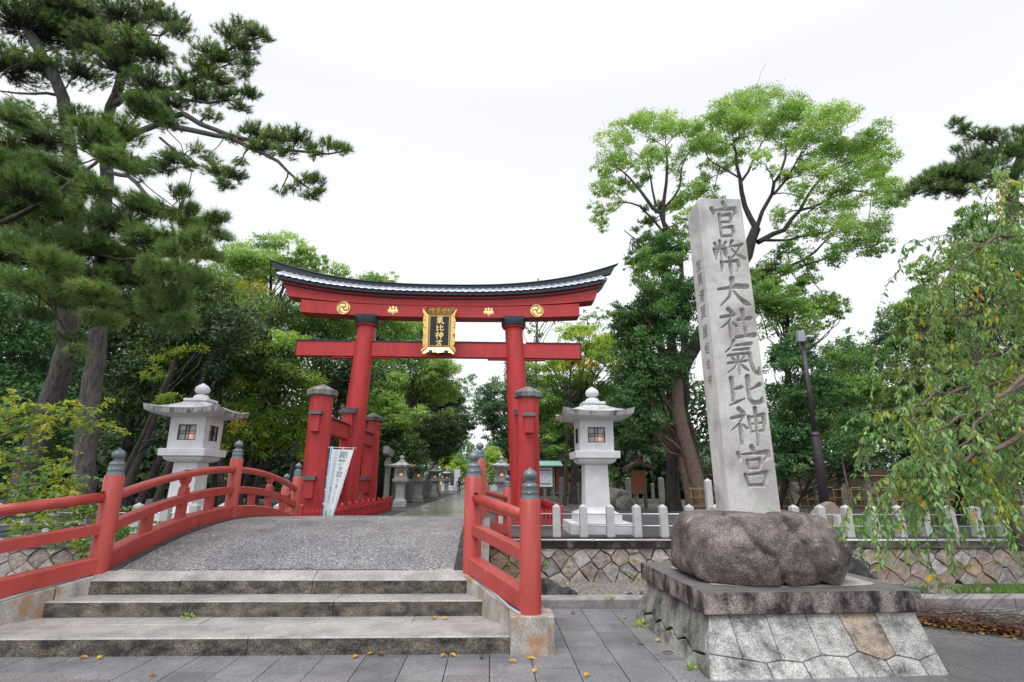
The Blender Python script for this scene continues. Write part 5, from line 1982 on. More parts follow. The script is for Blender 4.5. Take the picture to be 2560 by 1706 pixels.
for i, x in enumerate(np.arange(13.6, 27, 1.32)):
    o = thing('old_grave_post', ['leftmost', 'second', 'third', 'fourth', 'fifth', 'sixth', 'seventh', 'eighth', 'ninth', 'tenth', 'eleventh'][i] + (' ' if i == 0 else ' from the left ') + 'of the weathered square stone posts before the brown screen', 'post', (x, 29.5, 0), group='shaded stone posts before the bamboo screen')
    MB().box(x - .16, x + .16, 29.34, 29.66, 0, 1.45 + random.uniform(-.05, .05)).make('shaft', old_post, o)

# lamp pole with camera
lp = thing('camera_pole', 'tall slim brown steel pole with a grey camera box on top right of the monument', 'pole', (12.05, 20, 0))
MB().lathe(12.05, 20, [(.165, 0), (.155, 3.18), (.13, 3.24)], 20).make('lower_tube', dark_metal, lp, smooth=True)
MB().lathe(12.05, 20, [(.088, 3.2), (.075, 6.75)], 16).make('upper_tube', dark_metal, lp, smooth=True)
MB().lathe(12.05, 20, [(.155, 3.16), (.175, 3.18), (.17, 3.25), (.10, 3.33)], 18).make('collar', dark_metal, lp, smooth=True)
bevel(MB().box(11.83, 12.09, 19.82, 20.02, 6.78, 7.22).make('junction_box', grey_metal, lp), .02)
MB().tube([(12.1, 19.9, 6.88), (12.32, 19.75, 6.86)], .04, 8).make('bracket', grey_metal, lp)
MB().lathe(12.25, 19.75, [(.02, 6.70), (.09, 6.74), (.12, 6.82), (.12, 6.92), (.03, 6.95)], 14).make('camera_dome', dark_metal, lp, smooth=True)
MB().box(12.10, 12.34, 19.68, 19.86, 6.94, 7.0).make('camera_hood', white_paint, lp)
MB().tube([(12.16, 19.98, 6.78), (12.24, 19.97, 6.66), (12.22, 19.96, 6.52), (12.13, 19.98, 6.45)], .012, 6).make('cable', dark_metal, lp)
ts = thing('tan_stone_tablet', 'low smooth tan stone tablet with slanted top behind the fence posts right of the boulder', 'monument', (11.9, 19, 0))
m = MB()
v = [(10.9, 18.9, 0), (12.3, 18.9, 0), (12.34, 18.9, .12), (12.25, 18.9, .22), (11.76, 18.9, .80), (11.64, 18.9, .86), (11.3, 18.9, .72), (10.85, 18.9, .30)]
m.raw(v + [(x, y + .35, z) for x, y, z in v], [tuple(range(8)), tuple(range(15, 7, -1))] + [(i, i + 8, (i + 1) % 8 + 8, (i + 1) % 8) for i in range(8)])
bevel(m.make('slab', tan_stone, ts), .02)
bevel(MB().box(11.60, 11.84, 18.6, 18.85, 0, .42).make('small_block', granite_lamp, ts), .01)

# houses and sign beyond the right fence
hs_ = thing('far_building', 'pale building with teal lower band glimpsed through leaves at right', 'building', (24, 52, 0))
MB().box(24, 34, 52, 60, 0, 3.0).make('wall', cyan_wall := plain('teal_wall', (0.25, 0.50, 0.50), 0.6), hs_)
MB().box(23.8, 34.2, 51.8, 60.2, 3.0, 3.3).make('parapet', white_paint, hs_)
for x in range(25, 33, 3):
    MB().box(x, x + 1.9, 51.93, 51.98, 1.0, 2.6).make('window', pane_mat, hs_)
sg = thing('street_sign', 'white rectangular street sign with dark symbols behind the leaning saplings at right', 'sign', (28.6, 42, 0))
MB().tube([(28.6, 42.1, 0), (28.6, 42.1, 3.9)], .05, 8).make('pole', steel, sg)
MB().box(28.1, 29.3, 41.95, 42.0, 2.3, 3.8).make('panel', white_paint, sg)
for k in range(3):
    MB().box(28.3, 29.1, 41.93, 41.945, 2.5 + k * .42, 2.62 + k * .42).make('symbol_bar', print_dark, sg)

# ------------------------------------------------------------------ loose rocks in the dry stream
def rock(label, c, s, mat, seed, group=None, name='rock', cut=None):
    b = bmesh.new()
    bmesh.ops.create_icosphere(b, subdivisions=4, radius=1)
    for v in b.verts:
        p = v.co.copy()
        d = 1 + .38 * mnoise.noise(p * 1.3 + Vector((seed, 0, 0))) + .14 * mnoise.noise(p * 3.1 + Vector((0, seed, 0))) + .05 * mnoise.noise(p * 8)
        v.co = Vector((p.x * s[0] * d, p.y * s[1] * d, p.z * s[2] * d))
    me = bpy.data.meshes.new('rock')
    b.to_mesh(me)
    b.free()
    me.materials.append(mat)
    o = link(name, me)
    o.location = c
    return setp(o, label, 'rock', group)


rock('dark pointed boulder behind the right end of the monument plinth beside the canal wall', (6.15, 10.1, -.45), (.62, .5, .78), black_rock, 2.0)
rock('flat dark rock lying low behind the plinth right of the pointed boulder', (7.3, 10.4, -.55), (.8, .5, .22), black_rock, 5.5)
rock('black rough rock in the dry stream right of the nearest railing post', (.98, 9.2, -.62), (.42, .4, .62), black_rock, 9.1)
rock('black rock half hidden between the kerb and the plinth', (2.25, 8.9, -.75), (.35, .3, .6), black_rock, 12.3)
rock('mossy green grey stone at the foot of the wooden notice', (7.6, 31.5, .2), (.6, .4, .5), old_post, 4.3)
rock('mossy stone stacked behind the stone pickets left of the wooden notice', (7.5, 33.5, .5), (.8, .5, .6), old_post, 6.3)

# river pebbles, uncountable
def pebbles():
    N = 6500
    r = np.random.RandomState(5)
    base = np.array([(0, 0, 1), (1, 0, 0), (.3, .95, 0), (-.8, .6, 0), (-.8, -.6, 0), (.3, -.95, 0), (0, 0, -1)], float)
    fc = [(0, 1, 2), (0, 2, 3), (0, 3, 4), (0, 4, 5), (0, 5, 1)]
    V, Fq = [], []
    for i in range(N):
        x = r.uniform(.3, 9.5)
        y = 15.6 - r.exponential(1.3)
        if y < 8.4:
            continue
        z = bank_z(x, y)
        s = r.uniform(.05, .16)
        a = r.uniform(0, 6.28)
        b = base * (s * r.uniform(.8, 1.4), s * r.uniform(.6, 1), s * r.uniform(.4, .8))
        c, s_ = math.cos(a), math.sin(a)
        b = np.stack([b[:, 0] * c - b[:, 1] * s_, b[:, 0] * s_ + b[:, 1] * c, b[:, 2]], 1) + (x, y, z + .03)
        k = len(V)
        V += b.tolist()
        Fq += [tuple(j + k for j in f) for f in fc]
    o = link('river_pebbles', mesh_from('river_pebbles', V, Fq, pebble_mat, None, False))
    setp(o, 'loose river pebbles on the bed of the dry stream', 'pebbles', None, 'stuff')


pebbles()

# ------------------------------------------------------------------ foliage
class Leaves:
    """numpy leaf collector -> one crown mesh with a per-leaf 'tone' attribute"""

    def __init__(s):
        s.tri = []
        s.tone = []
        s.quad = []
        s.qtone = []

    def tris(s, P, D, N, L, Wd, tone):
        """single-triangle leaves: base point P, direction D, normal N"""
        S = np.cross(D, N)
        S /= np.linalg.norm(S, axis=1, keepdims=True) + 1e-9
        a = P - S * Wd[:, None] / 2
        b = P + S * Wd[:, None] / 2
        c = P + D * L[:, None]
        s.tri.append(np.stack([a, b, c], 1))
        s.tone.append(tone)

    def kites(s, P, D, N, L, Wd, tone, fold=0.15):
        S = np.cross(D, N)
        S /= np.linalg.norm(S, axis=1, keepdims=True) + 1e-9
        mid = P + D * (L * .45)[:, None] + N * (L * fold)[:, None]
        l = mid - S * Wd[:, None] / 2 - N * (L * fold)[:, None]
        r = mid + S * Wd[:, None] / 2 - N * (L * fold)[:, None]
        c = P + D * L[:, None]
        s.tri.append(np.stack([P, l, c], 1))
        s.tri.append(np.stack([P, c, r], 1))
        s.tone.append(tone)
        s.tone.append(tone)

    def make(s, name, mat, parent=None, off=(0, 0, 0)):
        T = np.concatenate(s.tri) - np.array(off)
        tone = np.concatenate(s.tone)
        n = len(T)
        me = bpy.data.meshes.new(name)
        me.vertices.add(n * 3)
        me.loops.add(n * 3)
        me.polygons.add(n)
        me.vertices.foreach_set('co', T.reshape(-1).astype(np.float32))
        me.loops.foreach_set('vertex_index', np.arange(n * 3, dtype=np.int32))
        me.polygons.foreach_set('loop_start', np.arange(0, n * 3, 3, dtype=np.int32))
        me.polygons.foreach_set('loop_total', np.full(n, 3, dtype=np.int32))
        at_ = me.attributes.new('tone', 'FLOAT', 'FACE')
        at_.data.foreach_set('value', np.clip(tone, 0, 1).astype(np.float32))
        me.materials.append(mat)
        me.update()
        global NTRI
        NTRI += n
        return link(name, me, parent)


NTRI = 0


def unit(v):
    return v / (np.linalg.norm(v, axis=-1, keepdims=True) + 1e-9)


def puff_leaves(Lv, r, C, rad, ls, cov, tone0, flat=0.75, shape='tri', spread=.20, aspect=.5, under=.25, clus=26):
    """leaves of one rounded spray mass around C; clustered, denser on the outer upper side"""
    la = ls * ls * aspect * (.5 if shape == 'tri' else .5)
    area = 4 * math.pi * rad * rad * .62 * (flat ** .6)
    n = int(cov * area / la)
    k = max(4, n // clus)
    d = unit(r.normal(size=(k * 2, 3)))
    keep = (d[:, 2] > -under) | (r.rand(k * 2) < .22)
    d = d[keep][:k]
    k = len(d)
    rr = rad * (0.72 + .34 * r.rand(k))
    cc = C + d * rr[:, None] * np.array([1, 1, flat])
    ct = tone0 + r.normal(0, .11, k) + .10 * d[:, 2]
    i = r.randint(0, k, n)
    g = r.normal(size=(n, 3)) * rad * spread * np.array([1, 1, .55])
    P = cc[i] + g
    out = unit(P - C)
    D = unit(out * .5 + r.normal(size=(n, 3)) * .75 + np.array([0, 0, -.25]))
    N = unit(out * .55 + np.array([0, 0, .75]) + r.normal(size=(n, 3)) * .45)
    L = ls * r.uniform(.7, 1.3, n)
    t = ct[i] + r.normal(0, .12, n)
    if shape == 'tri':
        Lv.tris(P, D, N, L, L * aspect * 1.15, t)
    else:
        Lv.kites(P, D, N, L, L * aspect, t)


def limb(mb, a, b, r0, r1, r, n=6, seg=6, wob=.06, sag=0.0):
    a, b = np.array(a, float), np.array(b, float)
    L = np.linalg.norm(b - a)
    pts = []
    ph = r.normal(size=3)
    for i in range(seg + 1):
        f = i / seg
        p = a + (b - a) * f + ph * math.sin(f * math.pi) * L * wob + np.array([0, 0, sag * math.sin(f * math.pi) * L])
        if 0 < i < seg:
            p = p + r.normal(size=3) * L * wob * .25
        pts.append(p)
    mb.tube(pts, list(np.linspace(r0, r1, seg + 1)), n, cap=False)
    return pts


def puffs_in(r, crowns, pr, dens=1.0, back=.45):
    """crowns: (px,py,rx,ry,Y) ellipses of the photo surveyed at distance Y -> puffs (centre, radius)"""
    out = []
    for (px, py, rx, ry, Y) in crowns:
        C = at(px, py, Y)
        dist = np.linalg.norm(C - CAM)
        sc_ = dist / FPX / (1 + ((px - 1280) / FPX) ** 2 * .5)
        RX, RZ = rx * sc_, ry * sc_
        RYy = (RX + RZ) / 2 * .85
        pad = pr * (RX * RZ) ** .5
        n = int(dens * 15 / (pr / .30) ** 2)
        k = 0
        tries = 0
        while k < n and tries < n * 12:
            tries += 1
            d = unit(r.normal(size=3))
            if d[1] > .35 and r.rand() > back:
                continue
            if d[2] < -.75 and r.rand() < .5:
                continue
            s_ = r.uniform(.55, 1.0)
            c = C + d * np.array([RX - pad * .55, RYy - pad * .4, RZ - pad * .55]) * s_
            out.append((c, pad * r.uniform(.75, 1.25)))
            k += 1
        out.append((C, pad * 1.3))
    return out


def tree(name, label, crowns, mat, ls, seed, base=None, trunk_r=.3, bark_m=None, pr=.33, dens=1.0, cov=1.0, flat=.75, cat='tree', group=None,
         tone=.5, shape='tri', aspect=.5, bend=None, limbs=True, spread=.2, under=.25, tone_sd=.14, extra=None, off_ok=None, clus=26):
    r = np.random.RandomState(seed)
    pf = puffs_in(r, crowns, pr, dens)
    if extra:
        pf += [(at(px, py, Y), rp * np.linalg.norm(at(px, py, Y) - CAM) / FPX) for px, py, rp, Y in extra]
    zmax = max(c[2] for c, _ in pf)
    cx = np.mean([c for c, _ in pf], 0)
    if base is None:
        base = (cx[0] + r.uniform(-.5, .5), cx[1] + r.uniform(-.3, .8))
    t = thing(name, label, cat, (base[0], base[1], 0), 0, group)
    Lv = Leaves()
    for c, rad in pf:
        if c[2] < .3:
            c = np.array([c[0], c[1], .3])
        puff_leaves(Lv, r, c, rad, ls, cov, tone + r.normal(0, tone_sd), flat, shape, spread, aspect, under, clus)
    Lv.make('crown', mat, t, (base[0], base[1], 0))
    mb = MB()
    zf = min(c[2] for c, _ in pf)
    top = np.array([cx[0], cx[1], zf + (zmax - zf) * .72])
    b0 = np.array([base[0], base[1], -.1])
    pts = []
    kmid = r.normal(size=2) * .25
    n = 12
    for i in range(n + 1):
        f = i / n
        p = b0 + (top - b0) * f
        p[:2] += kmid * math.sin(f * 3.1) + (np.array(bend) * math.sin(f * math.pi) if bend else 0)
        pts.append(p)
    rads = [trunk_r * (1.35 if i == 0 else 1) * (1 - .8 * i / n) for i in range(n + 1)]
    mb.tube(pts, rads, 12, cap=False)
    if limbs:
        for c, rad in pf:
            if r.rand() < .38:
                z = c[2] + rad * .1
                j = int(np.clip((z - 1.0 - b0[2]) / max(.5, top[2] - b0[2]) * n * .85, 3, n - 1))
                limb(mb, pts[j], c, min(rads[j] * .4, .09), .02, r, 5, 5, .07, -.03)
    tr = mb.make('trunk', bark_m or dark_bark, t, smooth=True)
    return t


# --- far wood closing the view between the trunks
def far_wood(name, label, segs, mat, ls, seed):
    r = np.random.RandomState(seed)
    Lv = Leaves()
    for (x0, x1, y, z0, z1, n) in segs:
        P = np.stack([r.uniform(x0, x1, n), y + r.normal(0, 1.6, n), z0 + (z1 - z0) * r.rand(n) ** .85], 1)
        P[:, 1] += 1.5 * np.sin(P[:, 0] * .55 + P[:, 2] * .6)
        top = z1 + 1.6 * np.sin(P[:, 0] * .33) + 1.2 * np.sin(P[:, 0] * .9 + 1)
        P = P[P[:, 2] < top]
        n = len(P)
        D = unit(r.normal(size=(n, 3)) + np.array([0, 0, -.3]))
        N = unit(r.normal(size=(n, 3)) * .6 + np.array([0, -.7, .6]))
        L = ls * r.uniform(.7, 1.3, n)
        Lv.tris(P, D, N, L, L * .6, .4 + .25 * np.sin(P[:, 0] * .7) * np.sin(P[:, 2] * .9) + r.normal(0, .15, n))
    o = Lv.make(name, mat)
    return setp(o, label, 'woodland', None, 'stuff')


far_wood('background_woodland', 'dense dark woodland closing the view behind all the trees', [
    (-85, -26, 56, 0, 22, 60000), (-75, -9, 62, 0, 14, 46000), (-45, -9, 50, 0, 5.5, 20000), (4, 90, 74, 0, 15, 46000), (10, 24, 52, 0, 5, 9000)], L_dark, .62, 21)
far_wood('distant_treeline', 'pale distant treeline beyond the plaza at the end of the path', [(-60, 60, 150, 0, 12, 26000)], L_grey, .95, 22)

# --- left forest
tree('evergreen_tree', 'dark evergreen filling the far left behind the two pine trunks', [(30, 800, 170, 330, 23), (60, 1080, 160, 180, 23)], L_deep, .17, 31, (-22, 24), .3, dens=1.6, cov=.75)
tree('evergreen_tree', 'dark leafy evergreen between the right pine trunk and the left lantern roof', [(380, 960, 170, 190, 27), (300, 800, 130, 140, 27)], L_dark, .17, 32, (-17.5, 28), .25, dens=1.6, cov=.8)
tree('evergreen_tree', 'tall bushy evergreen with willow-like grey green sprays above the left lantern', [(560, 860, 130, 170, 31), (520, 740, 80, 80, 31)], L_olive, .16, 33, (-15.5, 32), .25, dens=1.9, cov=.95, aspect=.34, spread=.26)
tree('camphor_tree', 'bright crown rising left of the torii roof tip above the dark evergreens', [(680, 660, 100, 80, 36), (600, 700, 80, 100, 37), (760, 650, 55, 40, 36)], L_bright, .15, 34, (-17, 38), .35, dens=1.5, cov=.85, pr=.30, tone=.55)
tree('broadleaf_tree', 'yellow green tree directly left of the front left gate pillar', [(700, 930, 95, 130, 29), (640, 1060, 90, 90, 29), (760, 1060, 60, 90, 30)], L_lime, .15, 35, (-12.6, 30), .22, dens=1.5, cov=.8, tone=.30, spread=.23)
tree('broadleaf_tree', 'dull green tree behind the left half of the torii beams', [(790, 790, 150, 110, 40), (860, 720, 100, 70, 40)], L_mid, .16, 36, (-15, 42), .35, dens=1.7, cov=.9, tone=.5)
tree('broadleaf_tree', 'tree whose light crown pokes above the torii roof left of centre', [(945, 712, 55, 32, 44), (980, 800, 100, 70, 44)], L_bright, .16, 37, (-11.5, 45), .3, dens=1.3, cov=.8, tone=.4)
tree('camphor_tree', 'rounded camphor with layered light clumps framed between the gate pillars at left', [(1010, 930, 120, 80, 40), (960, 1040, 110, 70, 38), (1100, 960, 55, 90, 42)], L_bright, .145, 38, (-8.8, 42), .4, dens=1.9, cov=.95, pr=.28, tone=.5)
tree('evergreen_tree', 'dark evergreen mass overhanging the small stone torii and lantern row', [(950, 1130, 120, 70, 37), (1080, 1100, 85, 70, 46), (1140, 1070, 45, 60, 52)], L_dark, .17, 39, (-9.8, 39.5), .35, dens=2.0, cov=.85)
tree('evergreen_tree', 'dark shaded evergreen behind the left gate feet and banner', [(620, 1130, 120, 80, 36), (520, 1080, 100, 110, 36), (820, 1120, 80, 60, 40)], L_dark, .19, 40, (-16, 38), .3, dens=1.6, cov=.8)
tree('broadleaf_tree', 'slim airy tree at the left edge of the sky gap beyond the gate', [(1165, 1000, 35, 70, 75), (1150, 1070, 50, 50, 75)], L_grey, .26, 41, (-9.5, 76), .4, dens=1.0, cov=.55)
tree('broadleaf_tree', 'grey green rounded tree right of the sky gap beyond the right gate pillar', [(1235, 1020, 55, 80, 56), (1290, 980, 60, 90, 54), (1245, 1090, 45, 50, 56)], L_grey, .20, 42, (1.6, 58), .4, dens=1.7, cov=.85, tone=.3)
tree('broadleaf_tree', 'low lime green tree at the end of the path left of the nearest bronze caps', [(1130, 1165, 40, 38, 82), (1180, 1180, 30, 30, 84)], L_lime, .25, 43, (-6.8, 92), .4, dens=1.6, cov=.9)
tree('broadleaf_tree', 'low lime green tree at the end of the path right of the nearest bronze caps', [(1235, 1160, 50, 45, 90), (1290, 1170, 40, 40, 88)], L_lime, .27, 44, (2.5, 93), .4, dens=1.6, cov=.9)
tree('evergreen_tree', 'deep green evergreen wall right of the path behind the right gate pillar', [(1330, 1050, 70, 110, 48), (1400, 1110, 80, 80, 46), (1290, 1130, 30, 50, 50)], L_dark, .19, 45, (4.6, 50), .35, dens=1.8, cov=.95)
tree('evergreen_tree', 'dark evergreen closing the view behind the palms and orange hall', [(1480, 1090, 110, 90, 55), (1600, 1060, 100, 110, 55)], L_dark, .22, 46, (13.5, 70), .35, dens=1.8, cov=.95)
tree('evergreen_tree', 'large dark evergreen left of the path above the far lanterns', [(1060, 1030, 100, 90, 55), (1110, 1110, 55, 60, 62)], L_dark, .22, 47, (-11.5, 56), .4, dens=1.9, cov=.95)
tree('broadleaf_tree', 'mid green tree crown between the torii beams left of the plaque', [(930, 860, 110, 80, 50), (1040, 840, 60, 60, 50)], L_mid, .19, 48, (-14, 52), .35, dens=1.6, cov=.9, tone=.55)
tree('evergreen_tree', 'dark evergreen filling behind the camera pole and bamboo screen', [(2080, 1040, 120, 110, 36), (2210, 1060, 90, 90, 36)], L_dark, .17, 49, (25, 38), .3, dens=1.6, cov=.75)
# slender bare trunks in the shade
rr_ = np.random.RandomState(77)
descr = ['slender dark trunk just right of the grey pine trunk', 'leaning dark trunk behind the left end post cap', 'thin dark trunk close to the left lantern shaft', 'slanting trunk in shade right of the left lantern box',
         'thin straight trunk left of the front left gate pillar', 'pale thin trunk between left lantern and gate', 'dark trunk between the left gate pillars', 'dark trunk behind the banner']
for i, (px, Y, w_, lean) in enumerate(((300, 24, .22, 1.2), (345, 26, .16, 1.9), (385, 23, .13, 1.3), (560, 27, .14, -1.1), (640, 30, .13, .3), (600, 29, .10, .8), (870, 33, .22, -.4), (800, 34, .2, .6))):
    b = at(px, 1240, Y)
    t = thing('shade_tree', descr[i], 'tree', (b[0], Y, 0))
    m = MB()
    m.tube([(b[0], Y, -.1), (b[0] + lean * .3, Y, 2), (b[0] + lean * .7, Y, 4.2), (b[0] + lean * 1.1, Y + .2, 7)], [w_ * 1.2, w_, w_ * .8, w_ * .6], 10, cap=False)
    m.make('trunk', dark_bark, t, smooth=True)
    Lv = Leaves()
    for k in range(4):
        puff_leaves(Lv, rr_, np.array([b[0] + lean * 1.1 + rr_.normal() * 1.0, Y + rr_.normal() * .8, 6.3 + rr_.rand() * 2.2]), 1.3, .2, .6, .3)
    Lv.make('crown', L_dark, t, (b[0], Y, 0))

# --- right side
tree('maple_tree', 'yellow green maple with orange tips behind the right lantern roof', [(1470, 850, 90, 55, 37), (1400, 930, 90, 60, 36), (1530, 900, 70, 60, 36)], L_lime, .15, 51, (5.5, 38), .25, dens=1.8, cov=.85, flat=.45, tone=.55)
tree('maple_tree', 'golden yellow maple branch layer right of the right gate pillar', [(1400, 880, 60, 26, 34), (1450, 905, 60, 22, 34)], L_yellow, .13, 52, (4.6, 35.5), .12, dens=1.1, cov=.7, flat=.4, tone=.35)
tree('maple_tree', 'green maple filling under the yellow one behind the right lantern', [(1380, 1020, 90, 80, 37), (1490, 1000, 80, 80, 38)], L_mid, .16, 53, (6.8, 39), .22, dens=1.7, cov=.85)
tree('cedar_tree', 'thin straight cedar with sparse feathery crown above the right end of the gate', [(1340, 770, 26, 40, 37), (1330, 830, 45, 30, 37), (1370, 800, 38, 16, 37), (1345, 700, 5, 8, 37)], L_mid, .13, 54, tuple(at(1352, 1150, 37)[:2]), .19, red_bark, dens=.55, cov=.38, tone=.4, flat=.5, limbs=True)
tree('cedar_tree', 'sparse feathery tree top right of the torii lower lintel', [(1480, 790, 45, 25, 44), (1455, 820, 35, 20, 44)], L_mid, .16, 55, (7.8, 46), .2, dens=.7, cov=.35)
tree('evergreen_tree', 'dark glossy evergreen with bright new leaves left of the inscribed pillar', [(1640, 900, 110, 140, 26), (1600, 1010, 90, 110, 26), (1680, 760, 90, 100, 26), (1640, 640, 70, 70, 26), (1580, 800, 60, 90, 26)], L_deep, .125, 56, tuple(at(1730, 1200, 26.5)[:2]), .3, red_bark, pr=.27, dens=1.6, cov=.95, tone=.55)
tree('maple_tree', 'low dark green layered maple over the wooden notice', [(1530, 1100, 90, 35, 30), (1640, 1110, 80, 40, 31), (1580, 1060, 90, 40, 31)], L_deep, .13, 57, (8.0, 36), .12, dens=1.9, cov=.85, flat=.35, tone=.5)
tree('broadleaf_tree', 'dark green tree immediately right of the inscribed pillar', [(1990, 960, 95, 130, 23), (1960, 1090, 90, 80, 23)], L_deep, .12, 58, (12.4, 24.5), .16, pr=.26, dens=1.7, cov=.85, tone=.5)
tree('evergreen_shrub', 'dark leafy evergreen shrub mass right of the inscribed pillar behind the fence posts', [(1990, 1165, 90, 60, 22.5), (2110, 1160, 70, 50, 23.5)], L_deep, .11, 71, (12.6, 23.5), .08, pr=.3, dens=1.5, cov=.8, cat='shrub', tone=.4)
tree('evergreen_shrub', 'dark bushy undergrowth under the weeping twigs behind the fence', [(2280, 1150, 90, 70, 22), (2400, 1180, 90, 50, 22)], L_dark, .12, 72, (17.5, 23), .08, pr=.3, dens=1.5, cov=.8, cat='shrub', tone=.5)
tree('evergreen_tree', 'tall dark evergreen screening the sky between the pole and the weeping cherry', [(2130, 960, 110, 120, 40), (2260, 900, 80, 140, 38)], L_deep, .18, 73, (27, 42), .3, dens=1.5, cov=.8, tone=.5)
tree('broadleaf_tree', 'lighter green tree high behind the right edge of the pillar', [(1960, 790, 90, 80, 26), (2060, 780, 60, 50, 27), (1900, 720, 50, 60, 27)], L_mid, .13, 59, (14.2, 27), .2, dens=1.6, cov=.8, tone=.75)
tree('broadleaf_tree', 'mid green bushy tree behind the lamp pole', [(2110, 960, 80, 110, 27), (2140, 1080, 90, 60, 26)], L_mid, .13, 60, (17.2, 27.5), .14, dens=1.7, cov=.75, tone=.42)
tree('broadleaf_tree', 'airy twiggy tree with sky showing through right of the pole top', [(2130, 860, 50, 50, 30), (2190, 900, 50, 50, 30)], L_mid, .14, 61, (20, 31), .16, dens=.8, cov=.35, tone=.4)
tree('yew_tree', 'dark feathery conifer behind the weeping branches', [(2330, 820, 110, 140, 19), (2370, 960, 120, 120, 19), (2260, 980, 60, 90, 20), (2500, 840, 110, 170, 19), (2480, 1020, 110, 120, 19)], L_olive, .095, 62, (16, 20), .3, pr=.27, dens=1.5, cov=.85, aspect=.35, tone=.55)
tree('evergreen_tree', 'dark evergreen at the right edge under the weeping branches', [(2470, 1100, 130, 140, 20), (2400, 1190, 120, 60, 21), (2530, 960, 90, 120, 20)], L_dark, .12, 63, (18.5, 22), .3, dens=1.5, cov=.8)
tree('bayberry_tree', 'broad glossy-leaved evergreen below the right pine branches', [(2440, 560, 65, 60, 13), (2500, 640, 90, 80, 13), (2420, 700, 70, 60, 13.5)], L_mid, .14, 64, (13.4, 14), .2, pr=.30, dens=1.5, cov=.8, shape='kite', aspect=.30, tone=.5)
tree('broadleaf_tree', 'green shrubby tree left of the weeping branches at mid height', [(2290, 760, 60, 50, 17), (2330, 690, 60, 50, 17)], L_mid, .10, 65, (14.2, 18), .16, dens=1.2, cov=.7, tone=.5)
for i, (px, Y, lean, lb) in enumerate(((2045, 23, -.5, 'thin pale sapling stem left of the lamp pole'), (2130, 22, -.45, 'thin sapling stem right of the lamp pole'), (2180, 22, -.35, 'leaning mossy sapling stem behind the fence posts'))):
    b = at(px, 1270, Y)
    t = thing('sapling', lb, 'tree', (b[0], Y, 0))
    m = MB()
    m.tube([(b[0], Y, -.05), (b[0] - .05, Y, 1.2), (b[0] + lean * .3, Y, 2.6), (b[0] + lean * .5, Y, 4.4)], [.06, .05, .04, .02], 7, cap=False)
    m.make('trunk', twig_bark, t, smooth=True)
    Lv = Leaves()
    for k in range(5):
        puff_leaves(Lv, rr_, np.array([b[0] + lean * .5 + rr_.normal() * .5, Y + rr_.normal() * .4, 2.6 + rr_.rand() * 2.2]), .5, .10, .5, .5)
    Lv.make('crown', L_deep, t, (b[0], Y, 0))

